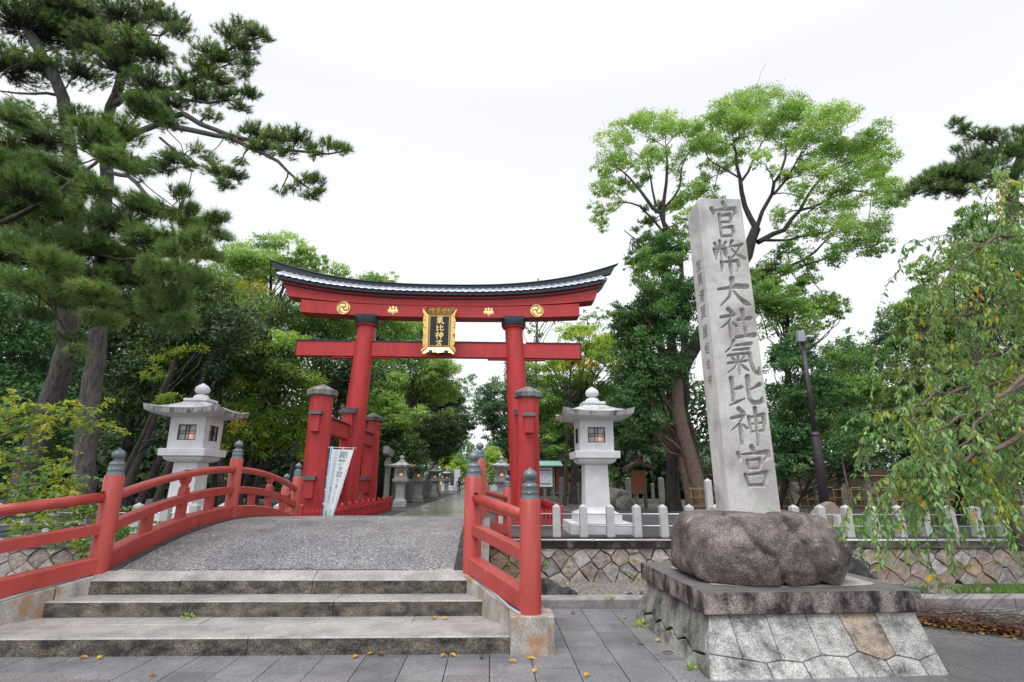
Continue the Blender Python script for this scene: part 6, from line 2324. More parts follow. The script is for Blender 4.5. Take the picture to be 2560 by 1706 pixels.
# --- great camphor with the umbrella crown
def umbrella():
    r = np.random.RandomState(90)
    Y = 27.0
    b = at(1757, 1285, 29.0)
    t = thing('camphor_tree', 'great spreading camphor with bright umbrella crown and visible dark limbs behind the pillar', 'tree', (b[0], b[1], 0))
    mb = MB()
    LI = [
        # (points px,py,dY), start radius, end radius
        ([(1760, 1290, 2.0), (1745, 1200, 2.0), (1722, 1110, 2.0), (1700, 1040, 1.6), (1700, 930, 1.2), (1760, 820, .6), (1830, 720, .2), (1868, 640, 0), (1890, 555, 0)], .50, .26),
        ([(1700, 1000, 1.6), (1680, 860, 1.2), (1662, 700, .6), (1660, 600, .3), (1658, 537, 0), (1666, 440, 0), (1664, 353, .2)], .26, .05),
        ([(1658, 537, 0), (1632, 505, 0), (1603, 464, .1), (1575, 430, .3), (1545, 405, .4)], .13, .035),
        ([(1655, 560, 0), (1600, 500, -.3), (1560, 490, -.4), (1520, 520, -.5)], .07, .02),
        ([(1664, 500, 0), (1700, 450, .2), (1705, 400, .4), (1735, 350, .5)], .08, .02),
        ([(1640, 500, 0), (1625, 420, .3), (1620, 360, .5)], .07, .02),
        ([(1890, 555, 0), (1862, 500, .2), (1850, 430, .2), (1840, 385, .3), (1830, 345, .4)], .17, .05),
        ([(1852, 440, .2), (1880, 390, .5), (1905, 340, .7), (1935, 310, .9)], .08, .02),
        ([(1890, 560, 0), (1930, 470, -.4), (1950, 420, -.5), (1965, 350, -.5), (1990, 300, -.3)], .12, .03),
        ([(1935, 470, -.4), (1985, 400, -.8), (2010, 350, -.9)], .08, .02),
        ([(1895, 590, 0), (1960, 560, .5), (2000, 510, .7), (2035, 450, .8), (2080, 410, .8), (2140, 380, .7)], .15, .03),
        ([(2000, 510, .7), (2060, 490, 1), (2120, 460, 1.2), (2180, 470, 1.2), (2230, 445, 1.1)], .08, .02),
        ([(1900, 600, 0), (1970, 585, -.6), (2040, 570, -1.0), (2100, 545, -1.1)], .09, .02),
        ([(1874, 680, 0), (1950, 672, .6), (2010, 650, .9), (2060, 590, 1.1), (2110, 560, 1.2)], .13, .02),
        ([(1930, 700, .2), (2020, 660, -.6), (2080, 640, -.9), (2130, 620, -1)], .09, .02),
        ([(1880, 700, 0), (1920, 690, .4), (1925, 760, .3), (1918, 780, .2)], .16, .12),
        ([(1660, 650, .6), (1600, 590, -.2), (1560, 560, -.6)], .06, .02),
        ([(1850, 430, .2), (1800, 400, .8), (1770, 380, .9), (1760, 330, .9)], .06, .02),
        ([(1700, 900, 1.2), (1640, 860, .2), (1600, 830, -.2)], .10, .03),
    ]
    nodes = []
    for pts, r0, r1 in LI:
        w = [at(px, py + (16 if py < 600 else 0), Y + dy) for px, py, dy in pts]
        # refine with slight wobble
        q = []
        for i in range(len(w) - 1):
            q.append(w[i])
            q.append((w[i] + w[i + 1]) / 2 + r.normal(size=3) * .07)
        q.append(w[-1])
        mb.tube(q, list(np.linspace(r0, r1, len(q))), 9 if r0 > .1 else 6, cap=False)
        nodes += [(p, rr) for p, rr in zip(q, np.linspace(r0, r1, len(q)))]
    P = [
        (1530, 390, 40), (1560, 340, 40), (1610, 320, 42), (1660, 300, 44), (1710, 300, 42), (1520, 450, 32), (1500, 420, 26), (1640, 370, 30), (1590, 390, 30), (1740, 340, 36), (1560, 440, 26),
        (1505, 500, 26), (1500, 540, 20), (1540, 490, 22), (1610, 440, 24), (1690, 420, 24), (1700, 480, 28), (1740, 460, 34), (1770, 430, 26), (1720, 520, 26),
        (1800, 280, 44), (1850, 240, 42), (1900, 230, 40), (1955, 250, 42), (1790, 330, 40), (1830, 310, 36), (1880, 290, 36), (2010, 270, 42), (2060, 290, 42), (2110, 300, 42), (2160, 330, 40), (2190, 370, 36),
        (2210, 420, 32), (2195, 460, 30), (2235, 445, 30), (2255, 470, 20), (2230, 490, 18), (1920, 310, 34), (1970, 330, 34), (2030, 340, 38), (2090, 360, 40), (2140, 400, 40), (1850, 360, 30), (1800, 380, 30), (1900, 380, 24),
        (2050, 420, 34), (2000, 400, 28), (2100, 450, 36), (2150, 500, 38), (2060, 500, 34), (2000, 470, 28), (1950, 420, 22), (2110, 540, 36), (2170, 560, 34), (2210, 580, 24), (2040, 560, 34), (1990, 540, 26), (2080, 610, 34), (2140, 600, 34), (2180, 620, 22),
        (1950, 520, 24), (1960, 600, 28), (2020, 620, 28), (2000, 690, 26), (1960, 660, 26), (1920, 640, 24), (2040, 690, 24), (1900, 660, 30), (2060, 720, 26), (1940, 730, 34), (2000, 740, 32),
        (1700, 560, 26), (1640, 590, 32), (1620, 640, 36), (1680, 640, 40), (1720, 600, 30), (1600, 700, 36), (1560, 760, 30), (1640, 730, 44), (1700, 720, 44),
        (1580, 640, 26), (1660, 560, 26), (1780, 470, 24), (1745, 540, 22),
    ]
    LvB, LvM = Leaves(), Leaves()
    N_ = np.array([p for p, _ in nodes])
    NR = np.array([q for _, q in nodes])
    for (px, py, rp) in P:
        dy = r.uniform(-3.0, 3.0)
        C = at(px, py + 20, Y + dy)
        rad = rp * .94 * np.linalg.norm(C - CAM) / FPX
        k = .58 + r.normal(0, .12)
        sub = 5
        for j in range(sub):
            o = r.normal(size=3) * rad * .48
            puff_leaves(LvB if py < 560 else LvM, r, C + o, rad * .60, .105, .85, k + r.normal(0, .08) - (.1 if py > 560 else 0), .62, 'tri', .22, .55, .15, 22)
        d = np.linalg.norm(N_ - C, axis=1) + (NR < .03) * .6
        j = int(np.argmin(d))
        pts = limb(mb, N_[j], C, min(NR[j] * .7, .05), .012, r, 5, 6, .035, .01)
        for q in range(3):
            e = C + r.normal(size=3) * rad * .6
            limb(mb, pts[3 + q % 3], e, .016, .005, r, 4, 4, .08)
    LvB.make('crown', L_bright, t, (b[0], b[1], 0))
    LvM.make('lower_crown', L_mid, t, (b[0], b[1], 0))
    mb.make('trunk', limb_bark, t, smooth=True)


umbrella()
# reddish lower trunk of the leaning tree and dark pine trunk beside it
lt = thing('leaning_tree', 'thick leaning reddish brown trunk just left of the inscribed pillar', 'tree', tuple(np.append(at(1757, 1280, 26.0)[:2], 0)))
m = MB()
m.tube([at(1760, 1300, 26), at(1752, 1240, 26), at(1742, 1200, 26), at(1728, 1150, 26), at(1712, 1100, 26), at(1700, 1060, 26), at(1690, 1010, 26), at(1688, 950, 26)], [.44, .36, .34, .33, .34, .36, .38, .36], 18, cap=False)
m.make('trunk', red_bark, lt, smooth=True)
dk = thing('old_pine', 'thick dark furrowed pine trunk left of the leaning reddish trunk', 'tree', tuple(np.append(at(1684, 1275, 30)[:2], 0)))
m = MB()
m.tube([at(1684, 1280, 30), at(1682, 1240, 30), at(1680, 1180, 30), at(1684, 1130, 30), at(1690, 1080, 30), at(1700, 1000, 30), at(1710, 880, 30)], [.52, .38, .33, .33, .34, .30, .26], 16, cap=False)
m.make('trunk', dark_bark, dk, smooth=True)

# --- palms
def palm(label, px, Y, h, seed, n=34, fr_=1.0):
    r = np.random.RandomState(seed)
    b = at(px, 1230, Y)
    t = thing('fan_palm', label, 'tree', (b[0], Y, 0))
    m = MB()
    m.tube([(b[0], Y, 0), (b[0] + .05, Y, h * .5), (b[0], Y, h)], [.26, .30, .22], 12, cap=False)
    m.make('trunk', pine_bark, t, smooth=True)
    Lv = Leaves()
    for i in range(n):
        a = r.uniform(0, 6.28)
        e = r.uniform(-.8, .9)
        d = np.array([math.cos(a) * math.cos(e), math.sin(a) * math.cos(e), math.sin(e)])
        C = np.array([b[0], Y, h]) + d * .75 * fr_
        for k in range(22):
            f = (k / 21 - .5) * 4.2
            s_ = unit(np.cross(d, (0, 0, 1.0)))
            u = np.cross(s_, d)
            D = unit(d * math.cos(f) + s_ * math.sin(f) + np.array([0, 0, -.25]))
            Lv.tris(np.array([C]), np.array([D]), np.array([unit(u + r.normal(size=3) * .1)]), np.array([.62 * fr_]), np.array([.07]), np.array([.35 + .15 * r.rand() + .2 * d[2]]))
    Lv.make('crown', L_mid, t, (b[0], Y, 0))


palm('shaggy fan palm between the information board and the right lantern', 1405, 41, 3.4, 5)
palm('smaller fan palm peeking beside the right lantern shaft', 1442, 42.5, 2.5, 6, 16, .9)
palm('fan palm in shade behind the right gate pillar', 1365, 43, 4.4, 8, 26)

# --- needle pines
def tuft_cloud(Lv, mb, r, C, rad, nt, nl, tone, flat=.5, origin=None, per=30, w=.012, twr=.008):
    """pine spray: tufts of needles over a flattened cloud, each on its own twig"""
    o0 = C if origin is None else origin
    for i in range(nt):
        d = unit(r.normal(size=3))
        if d[2] < -.35:
            d[2] *= -.5
        q = C + d * rad * (r.rand() ** .45) * np.array([1, 1, flat])
        ax = unit((q - o0) * .7 / max(rad, .1) + np.array([0, 0, .55]) + r.normal(size=3) * .3)
        st_ = C + (q - C) * .25 - np.array([0, 0, .15 * rad])
        if r.rand() < .65:
            mb.tube([st_, (st_ + q) / 2 - np.array([0, 0, .05 * rad]), q], [twr * 1.6, twr, twr * .7], 3, cap=False)
        n = per
        dirs = unit(ax + r.normal(size=(n, 3)) * .62)
        L = nl * r.uniform(.7, 1.15, n)
        base = q - ax * (r.rand(n) * nl * .9)[:, None]
        N = unit(r.normal(size=(n, 3)))
        Lv.tris(base, dirs, N, L, np.full(n, w), tone + r.normal(0, .12) + r.normal(0, .08, n))


def pine(label, pads, limbs_, trunk, seed, loc, nl=.17, mat=None, per=30, tn=1.0, w=.012, group=None, twr=.008, bk=None):
    r = np.random.RandomState(seed)
    t = thing('pine_tree', label, 'tree', (loc[0], loc[1], 0), 0, group)
    mb = MB()
    nodes = []
    for pts, r0, r1 in trunk + limbs_:
        wv = [at(*p) for p in pts]
        q = []
        for i in range(len(wv) - 1):
            q.append(wv[i])
            q.append((wv[i] + wv[i + 1]) / 2 + r.normal(size=3) * .03)
        q.append(wv[-1])
        rs_ = np.linspace(r0, r1, len(q))
        mb.tube(q, list(rs_), 14 if r0 > .15 else 7, cap=False)
        nodes += list(zip(q, rs_))
    N_ = np.array([p for p, _ in nodes])
    NR = np.array([p for _, p in nodes])
    Lv = Leaves()
    tw = MB()
    for (px, py, rp, Y, dens) in pads:
        C = at(px, py, Y)
        rad = rp * np.linalg.norm(C - CAM) / FPX
        d = np.linalg.norm(N_ - C, axis=1) + (NR > .12) * .5
        j = int(np.argmin(d))
        limb(tw, N_[j], C, min(NR[j] * .6, .035), .010, r, 5, 5, .07, .03)
        nt = int(dens * tn * 34 * (rad / .6) ** 1.7 * (.17 / nl) ** 1.2)
        tuft_cloud(Lv, tw, r, C, rad, max(6, nt), nl, .45 + r.normal(0, .13), .60, N_[j], per, w, twr)
    Lv.make('needles', mat or L_pine, t, (loc[0], loc[1], 0))
    mb.make('trunk', bk or pine_bark, t, smooth=True)
    tw.make('twigs', bk or dark_bark, t, smooth=True)


rp_ = np.random.RandomState(12)
# front-left pine (trunk B, grey) with the long branches reaching right
padsA = [(300, 40, 60, 13, 1), (380, 30, 45, 13, 1), (430, 55, 40, 13, .8), (450, 80, 28, 12.5, .8), (340, 120, 55, 13, 1), (390, 140, 40, 13, 1), (250, 110, 60, 14, 1), (300, 170, 60, 13.5, 1), (220, 40, 60, 14, 1),
         (520, 130, 40, 12, 1), (570, 85, 32, 11.8, 1), (600, 60, 22, 11.6, .8), (640, 85, 30, 11.6, 1), (665, 90, 20, 11.5, .7), (610, 120, 36, 11.8, 1), (560, 150, 36, 12, 1), (500, 170, 34, 12, 1), (620, 160, 26, 11.8, .9), (540, 200, 40, 12.2, .9), (610, 190, 20, 12, .7),
         (470, 210, 40, 12.5, 1), (500, 240, 36, 12.4, .8), (560, 240, 36, 12, .9), (620, 235, 28, 11.8, .9), (600, 270, 26, 12, .7), (520, 290, 30, 12.2, .5), (430, 260, 40, 12.5, .9), (380, 220, 55, 13, 1), (400, 300, 46, 12.5, 1),
         (640, 330, 34, 11.4, 1), (690, 345, 40, 11.2, 1), (740, 340, 36, 11, 1), (650, 370, 36, 11.4, 1), (710, 380, 30, 11.2, .8), (780, 370, 24, 11, .8), (820, 360, 24, 10.8, .9), (850, 372, 24, 10.7, .9), (872, 375, 16, 10.6, .8), (590, 350, 26, 11.8, .6), (790, 385, 20, 10.9, .7),
         (760, 450, 26, 11, .5), (790, 450, 26, 10.9, .9), (775, 490, 28, 11, .7), (800, 480, 18, 10.9, .8), (730, 470, 20, 11.1, .4), (700, 480, 22, 11.2, .4),
         (430, 400, 36, 12, 1.1), (470, 410, 22, 12, 1), (400, 420, 30, 12, 1), (540, 430, 34, 11.8, .9), (590, 440, 28, 11.6, .9), (560, 465, 24, 11.7, .9), (520, 400, 28, 11.8, .5), (600, 410, 20, 11.6, .5), (490, 375, 26, 12, .5)]
limbsA = [([(262, 400, 15.5), (300, 350, 14), (400, 310, 13), (500, 330, 12), (580, 345, 11.7), (660, 385, 11.3), (720, 430, 11.1), (770, 470, 11)], .10, .02),
          ([(400, 300, 13), (460, 285, 12.5), (540, 325, 12), (620, 350, 11.5), (700, 375, 11.2), (780, 382, 11), (870, 376, 10.6)], .08, .015),
          ([(290, 260, 14.5), (330, 230, 14), (440, 220, 12.8), (490, 195, 12.3), (530, 160, 12), (580, 120, 11.8), (650, 95, 11.5)], .10, .02),
          ([(500, 190, 12.2), (545, 170, 12), (610, 160, 11.8)], .035, .012), ([(450, 250, 12.6), (520, 258, 12.3), (600, 250, 12)], .05, .015),
          ([(300, 240, 14.5), (305, 190, 14), (320, 150, 13.5), (330, 100, 13)], .09, .03), ([(320, 90, 13.2), (400, 90, 13), (450, 70, 12.5), (478, 35, 12.2)], .04, .01),
          ([(270, 430, 15.5), (320, 440, 14), (360, 480, 13), (400, 510, 12.4), (450, 530, 12), (480, 545, 12)], .07, .012),
          ([(400, 345, 13), (440, 380, 12.2), (490, 410, 12), (560, 450, 11.7)], .035, .012), ([(560, 345, 11.9), (530, 380, 11.9), (545, 420, 11.8)], .012, .006)]
trunkA = [([(205, 1240, 18), (208, 1160, 18), (218, 1060, 18), (232, 950, 18), (243, 860, 17.8), (250, 780, 17.6), (246, 690, 17.2), (255, 600, 16.8), (262, 500, 16.2), (268, 440, 15.8), (258, 370, 15.5), (270, 300, 15), (290, 240, 14.5), (310, 150, 14), (330, 20, 13.5)], .33, .10)]
pine('grey barked pine with long branches reaching right over the sky toward the gate', padsA, limbsA, trunkA, 101, at(205, 1240, 18)[:2], .14, L_pine, 30, 3.4, .011)
# left leaning pine (trunk A) with heavy dark foliage at the far left
padsB = [(60, 60, 80, 14, 1), (150, 30, 70, 14, 1), (20, 170, 60, 14, 1), (100, 170, 50, 14, .6), (180, 90, 60, 14.5, 1), (200, 180, 50, 14.5, .7), (60, 300, 60, 13, .7), (30, 380, 60, 12, 1),
         (100, 350, 60, 12, 1), (200, 300, 46, 13, .8)]
limbsB = [([(185, 580, 16), (190, 500, 15.5), (180, 420, 15), (165, 300, 14.5), (135, 190, 14), (85, 100, 14), (40, 20, 14)], .22, .12), ([(150, 240, 14.4), (80, 235, 14), (0, 228, 13.5)], .05, .02), ([(100, 130, 14), (60, 160, 13.8), (10, 180, 13.5)], .05, .02)]
trunkB = [([(35, 1260, 19), (70, 1160, 19), (110, 1060, 19), (150, 940, 18.8), (180, 840, 18.4), (165, 760, 18), (145, 690, 17.4), (155, 630, 16.8), (185, 575, 16.2)], .37, .24)]
pine('leaning dark pine at far left whose trunk bends behind the near pine needles', padsB, limbsB, trunkB, 102, at(35, 1260, 19)[:2], .16, L_pine2, 30, 4.2, .012)
# near hanging pine sprays at far left: long resolved needles
padsC = []
for (a, b, c) in ((60, 480, 70), (150, 430, 60), (230, 350, 55), (300, 330, 50), (360, 270, 45), (60, 560, 80), (150, 540, 60), (240, 470, 40), (330, 420, 50), (290, 400, 40), (30, 640, 80), (120, 620, 70), (110, 720, 50), (170, 760, 40), (60, 710, 50),
                  (210, 620, 70), (290, 560, 70), (350, 520, 50), (300, 650, 80), (380, 600, 60), (330, 700, 70), (400, 680, 60), (440, 630, 45), (490, 600, 40), (430, 740, 50), (460, 690, 50), (520, 640, 36), (550, 590, 30), (390, 760, 50), (340, 780, 46), (250, 760, 50),
                  (430, 820, 40), (460, 800, 30), (400, 800, 40), (470, 560, 34), (420, 540, 30), (520, 560, 26), (180, 850, 30), (190, 880, 24), (20, 420, 60), (30, 300, 40), (120, 470, 60), (260, 800, 40), (90, 790, 34), (500, 700, 30), (540, 540, 26), (480, 520, 24), (450, 480, 22), (180, 690, 60), (130, 660, 50), (230, 730, 46), (100, 430, 50), (20, 500, 60)):
    padsC.append((a, b, c, rp_.uniform(6.2, 8.2), .85))
limbsC = [([(-400, 300, 7), (-200, 420, 7), (0, 560, 7), (150, 620, 7.2), (300, 650, 7.2), (430, 640, 7.2), (520, 590, 7.4)], .045, .012),
          ([(0, 560, 7), (120, 500, 7), (250, 400, 7.4), (360, 270, 7.6)], .04, .012), ([(150, 620, 7.2), (260, 720, 7), (400, 780, 6.9), (460, 800, 6.9)], .03, .01), ([(60, 590, 7), (110, 700, 6.8), (180, 850, 6.6)], .025, .008),
          ([(430, 640, 7.2), (460, 600, 7.3), (450, 530, 7.4), (480, 430, 7.5)], .014, .006)]
trunkC = [([(-520, 1400, 7.5), (-520, 900, 7.3), (-460, 500, 7.1), (-380, 200, 7), (-300, -200, 7)], .30, .16)]
pine('near pine at the left edge with big soft needle sprays hanging into view', padsC, limbsC, trunkC, 103, at(-520, 1400, 7.5)[:2], .13, L_pine2, 60, 5.0, .0065, None, .004, limb_bark)
# pine at top right
padsD = [(2280, 480, 26, 13, .9), (2310, 455, 30, 13, 1), (2340, 440, 34, 13, 1), (2380, 435, 40, 13, 1), (2420, 450, 40, 13, 1), (2350, 475, 30, 13, .9), (2400, 480, 30, 13, .8), (2460, 420, 40, 13.4, 1), (2440, 390, 30, 13.4, .8),
         (2390, 305, 18, 13.4, .8), (2410, 325, 20, 13.4, .9), (2440, 340, 24, 13.4, .9), (2480, 345, 26, 13.4, .9), (2500, 390, 36, 13.6, 1), (2540, 370, 40, 13.6, 1), (2550, 330, 26, 13.6, .8), (2390, 375, 16, 13.2, .7), (2520, 440, 30, 13.6, .6), (2470, 470, 24, 13.4, .5), (2260, 490, 14, 13, .7), (2560, 420, 30, 13.6, .8)]
limbsD = [([(2535, 440, 13.8), (2480, 440, 13.6), (2420, 455, 13.2), (2350, 462, 13), (2270, 492, 13)], .09, .015), ([(2500, 400, 13.6), (2480, 365, 13.5), (2430, 330, 13.4), (2385, 298, 13.4)], .04, .01), ([(2540, 470, 13.8), (2500, 470, 13.6), (2460, 455, 13.4)], .05, .02),
          ([(2530, 430, 13.8), (2560, 400, 13.8), (2600, 350, 13.8)], .07, .02)]
trunkD = [([(2640, 1300, 15), (2620, 1000, 14.6), (2570, 750, 14.2), (2530, 560, 14), (2535, 440, 13.8), (2600, 300, 13.8)], .26, .10)]
pine('dark pine at the upper right edge stretching short branches left against the sky', padsD, limbsD, trunkD, 104, at(2640, 1300, 15)[:2], .14, L_pine2, 30, 3.4, .011)
pine('pine peeking out behind the camphor crown left of the pillar top', [(1620, 555, 26, 29, 1), (1650, 520, 24, 29, 1), (1590, 575, 14, 29, .8), (1690, 520, 20, 29, .8), (1610, 520, 14, 29, .7)], [([(1700, 600, 29), (1650, 540, 29), (1590, 575, 29)], .06, .02)],
     [([(1712, 1000, 30), (1710, 800, 30), (1700, 600, 29)], .26, .1)], 105, at(1712, 1270, 30)[:2], .22, L_pine2, 26, 2.0, .03)


# --- weeping cherry near the camera at right and cherry shrub lower left
def leaf_string(Lv, mb, r, p0, dirn, length, ls, tone, droop=1.0, tw=.004, oy=None, step=.03, wsp=.34):
    p = np.array(p0, float)
    d = unit(np.array(dirn, float))
    pts = [p.copy()]
    n = max(3, int(length / .05))
    for i in range(n):
        d = unit(d + np.array([0, 0, -.16 * droop]) + r.normal(size=3) * .06)
        p = p + d * .05
        pts.append(p.copy())
    k = max(3, len(pts) // 3)
    mb.tube([pts[int(i)] for i in np.linspace(0, len(pts) - 1, k + 1)], list(np.linspace(tw, tw * .4, k + 1)), 4, cap=False)
    m = int(length / step)
    i = (r.uniform(.12, 1, m) * (len(pts) - 1)).astype(int)
    P = np.array(pts)[i]
    side = unit(r.normal(size=(m, 3)) * np.array([1, 1, .25]))
    D = unit(side * .55 + np.array([0, 0, -.75 * droop]) + r.normal(size=(m, 3)) * .22)
    N = unit(side * .7 + np.array([0, 0, .45]) + r.normal(size=(m, 3)) * .4)
    L = ls * r.uniform(.6, 1.2, m)
    Lv.kites(P + side * .006, D, N, L, L * wsp, tone + r.normal(0, .14, m), .07)
    return pts


def weeping():
    r = np.random.RandomState(66)
    base = (7.3, 6.2)
    t = thing('weeping_cherry', 'weeping cherry at the right edge with long drooping leafy twigs hanging toward the plinth', 'tree', (base[0], base[1], -.15))
    mb = MB()
    mb.tube([(7.3, 6.2, -.2), (7.2, 6.2, 1.4), (6.9, 6.1, 2.6), (6.3, 5.9, 3.6)], [.16, .13, .10, .07], 10, cap=False)
    LvA, LvB, LvO = Leaves(), Leaves(), Leaves()
    arcs = [
        [(2900, 700, 5.6), (2700, 760, 5.4), (2560, 640, 5.2), (2470, 610, 5.1), (2400, 625, 5.1), (2330, 660, 5.1)],
        [(2900, 700, 5.6), (2650, 600, 5.0), (2560, 580, 4.8), (2480, 600, 4.7), (2400, 650, 4.7), (2340, 720, 4.7)],
        [(2900, 800, 5.4), (2700, 800, 5.0), (2560, 950, 4.6), (2440, 1060, 4.4), (2390, 1150, 4.4)],
        [(2900, 800, 5.4), (2640, 860, 4.8), (2520, 980, 4.5), (2400, 1050, 4.5), (2300, 1090, 4.6)],
        [(2900, 800, 5.6), (2700, 900, 5.2), (2480, 960, 5.0), (2340, 985, 5.0), (2290, 1020, 5.0), (2270, 1080, 5.0)],
        [(2900, 750, 5.8), (2700, 820, 5.4), (2500, 880, 5.2), (2350, 950, 5.3), (2290, 1020, 5.3)],
        [(2900, 700, 6.0), (2700, 720, 5.6), (2520, 760, 5.4), (2380, 790, 5.4), (2290, 860, 5.4)],
        [(2900, 900, 5.2), (2650, 1040, 4.6), (2500, 1120, 4.3), (2380, 1160, 4.4), (2310, 1180, 4.5), (2270, 1230, 4.6)],
        [(2900, 900, 5.6), (2700, 1100, 5.2), (2480, 1150, 4.9), (2330, 1180, 4.9)],
        [(2800, 600, 5.6), (2640, 560, 5.2), (2560, 520, 5.0), (2500, 480, 4.9), (2540, 560, 4.9)],
    ]
    starts = []
    for a in arcs:
        w = [at(*p) for p in a]
        q = []
        for i in range(len(w) - 1):
            for f in np.linspace(0, 1, 5)[:-1]:
                q.append(w[i] * (1 - f) + w[i + 1] * f + r.normal(size=3) * .012)
        q.append(w[-1])
        mb.tube(q, list(np.linspace(.030, .006, len(q))), 6, cap=False)
        starts += q[4:]
    starts = np.array(starts)
    n = 470
    for i in range(n):
        s_ = starts[r.randint(len(starts))] + r.normal(size=3) * .10
        dirn = (r.uniform(-.5, .7), r.normal() * .4, r.uniform(-.1, .6))
        ln = r.uniform(.35, 1.05)
        leaf_string(LvB if r.rand() < .14 else LvA, mb, r, s_, dirn, ln, .072, r.uniform(.3, .7), 1.15, .0040, step=.017)
    # single golden leaves
    for i in range(60):
        s_ = starts[r.randint(len(starts))] + np.array([r.uniform(-.3, .2), r.normal() * .2, r.uniform(-.9, .1)])
        d = unit(np.array([r.normal() * .3, r.normal() * .3, -1]))
        LvO.kites(np.array([s_]), np.array([d]), np.array([unit(np.array([r.normal() * .5, -1, .3]))]), np.array([.085]), np.array([.034]), np.array([r.rand()]), .05)
    LvA.make('leaves', L_cherry, t, (base[0], base[1], -.15))
    LvB.make('turning_leaves', L_cherryy, t, (base[0], base[1], -.15))
    LvO.make('golden_leaves', L_orange, t, (base[0], base[1], -.15))
    mb.make('branches', twig_bark, t, smooth=True)


weeping()


def cherry_bush():
    r = np.random.RandomState(67)
    base = (-13.5, 12.0)
    t = thing('cherry_shrub', 'yellow green cherry boughs reaching in from the left edge above the red railing', 'shrub', (base[0], base[1], -1.2))
    mb = MB()
    A, B = Leaves(), Leaves()
    ar = [[(-300, 1250, 12), (-150, 1150, 11.5), (0, 1090, 11), (90, 1060, 10.8), (180, 1050, 10.6), (270, 1048, 10.5)],
          [(-300, 1250, 12), (-100, 1100, 11.5), (40, 1040, 11), (120, 1030, 10.8), (200, 1060, 10.7)],
          [(-300, 1260, 12), (-100, 1190, 11.3), (30, 1150, 10.8), (110, 1160, 10.6), (150, 1190, 10.5)],
          [(-300, 1300, 12), (-100, 1260, 11), (60, 1215, 10.4), (150, 1210, 10.2), (170, 1230, 10.2)],
          [(-300, 1320, 12), (-50, 1300, 10.8), (80, 1290, 10.2), (170, 1270, 10), (240, 1265, 9.9), (260, 1300, 9.9)],
          [(-300, 1350, 12), (0, 1330, 10.8), (120, 1320, 10), (190, 1340, 9.9), (215, 1370, 9.9)],
          [(-300, 1300, 12), (-60, 1240, 11), (60, 1260, 10.5), (130, 1300, 10.3)],
          [(-300, 1200, 12), (-120, 1050, 11.6), (0, 1010, 11.4), (60, 1020, 11.2)],
          [(150, 1310, 10), (250, 1320, 10), (300, 1325, 10), (325, 1335, 10)]]
    st_ = []
    for a in ar:
        w = [at(*p) for p in a]
        q = []
        for i in range(len(w) - 1):
            for f in np.linspace(0, 1, 6)[:-1]:
                q.append(w[i] * (1 - f) + w[i + 1] * f + r.normal(size=3) * .02)
        mb.tube(q, list(np.linspace(.03, .006, len(q))), 5, cap=False)
        st_ += q[6:]
    st_ = np.array(st_)
    mb.tube([(-13.5, 12, -1.2), (-13.4, 12, .3), (-12.9, 12, 1.0)], [.10, .08, .05], 8, cap=False)
    for i in range(300):
        s_ = st_[r.randint(len(st_))] + r.normal(size=3) * .14
        dirn = (r.uniform(-.3, 1.0), r.normal() * .6, r.uniform(-.3, .6))
        yl = s_[2] > 1.3
        leaf_string(B if (r.rand() < (.75 if yl else .4)) else A, mb, r, s_, dirn, r.uniform(.25, .6), .105, r.uniform(.2, .75), .35, .004, step=.018, wsp=.42)
    A.make('leaves', L_cherry, t, (base[0], base[1], -1.2))
    B.make('turning_leaves', L_cherryy, t, (base[0], base[1], -1.2))
    mb.make('branches', dark_bark, t, smooth=True)


cherry_bush()
tree('broadleaf_tree', 'tree with drooping yellow green twigs hanging over the left lantern', [(450, 880, 60, 16, 21), (390, 930, 30, 60, 21), (430, 1000, 60, 26, 20.5), (500, 870, 30, 14, 21)], L_cherryy, .12, 68, (-14.8, 22), .14, pr=.5, dens=.8, cov=.5, shape='kite', aspect=.45, tone=.25, flat=.5, clus=14)
tree('broadleaf_tree', 'small tree with yellow and orange hanging leaves beside the left lantern box', [(590, 1060, 16, 50, 24), (640, 720, 40, 30, 26), (560, 1130, 14, 30, 24)], L_yellow, .11, 69, (-13.4, 24.5), .07, pr=.5, dens=.6, cov=.5, shape='kite', aspect=.4, tone=.2, clus=14)


# --- ground plants, litter and twigs
def weeds(name, label, cat, spots, mat, seed, H0=.09, n=26, w=.012):
    r = np.random.RandomState(seed)
    for (x, y, z, s_) , lb in zip(spots, label):
        t_ = Leaves()
        m = n
        h = H0 * min(1.6, .35 + s_ * 8)
        a = r.uniform(0, 6.28, m)
        e = r.uniform(.2, 1.4, m)
        D = np.stack([np.cos(a) * np.cos(e), np.sin(a) * np.cos(e), np.sin(e)], 1)
        P = np.array([x, y, z]) + r.normal(size=(m, 3)) * np.array([s_, s_ * .6, 0]) + np.array([0, 0, 0])
        P2 = P + D * h * .5
        t_.kites(P2, unit(D + r.normal(size=(m, 3)) * .5), unit(r.normal(size=(m, 3)) * .4 + np.array([0, -.3, 1])), h * r.uniform(.5, 1, m), h * .4 * r.uniform(.7, 1.2, m), r.rand(m), .08)
        t_.tris(P, D, unit(r.normal(size=(m, 3))), np.full(m, h * .6), np.full(m, .004), r.rand(m))
        o = t_.make(name, mat, None, (x, y, z))
        o.location = (x, y, z)
        setp(o, lb, cat)


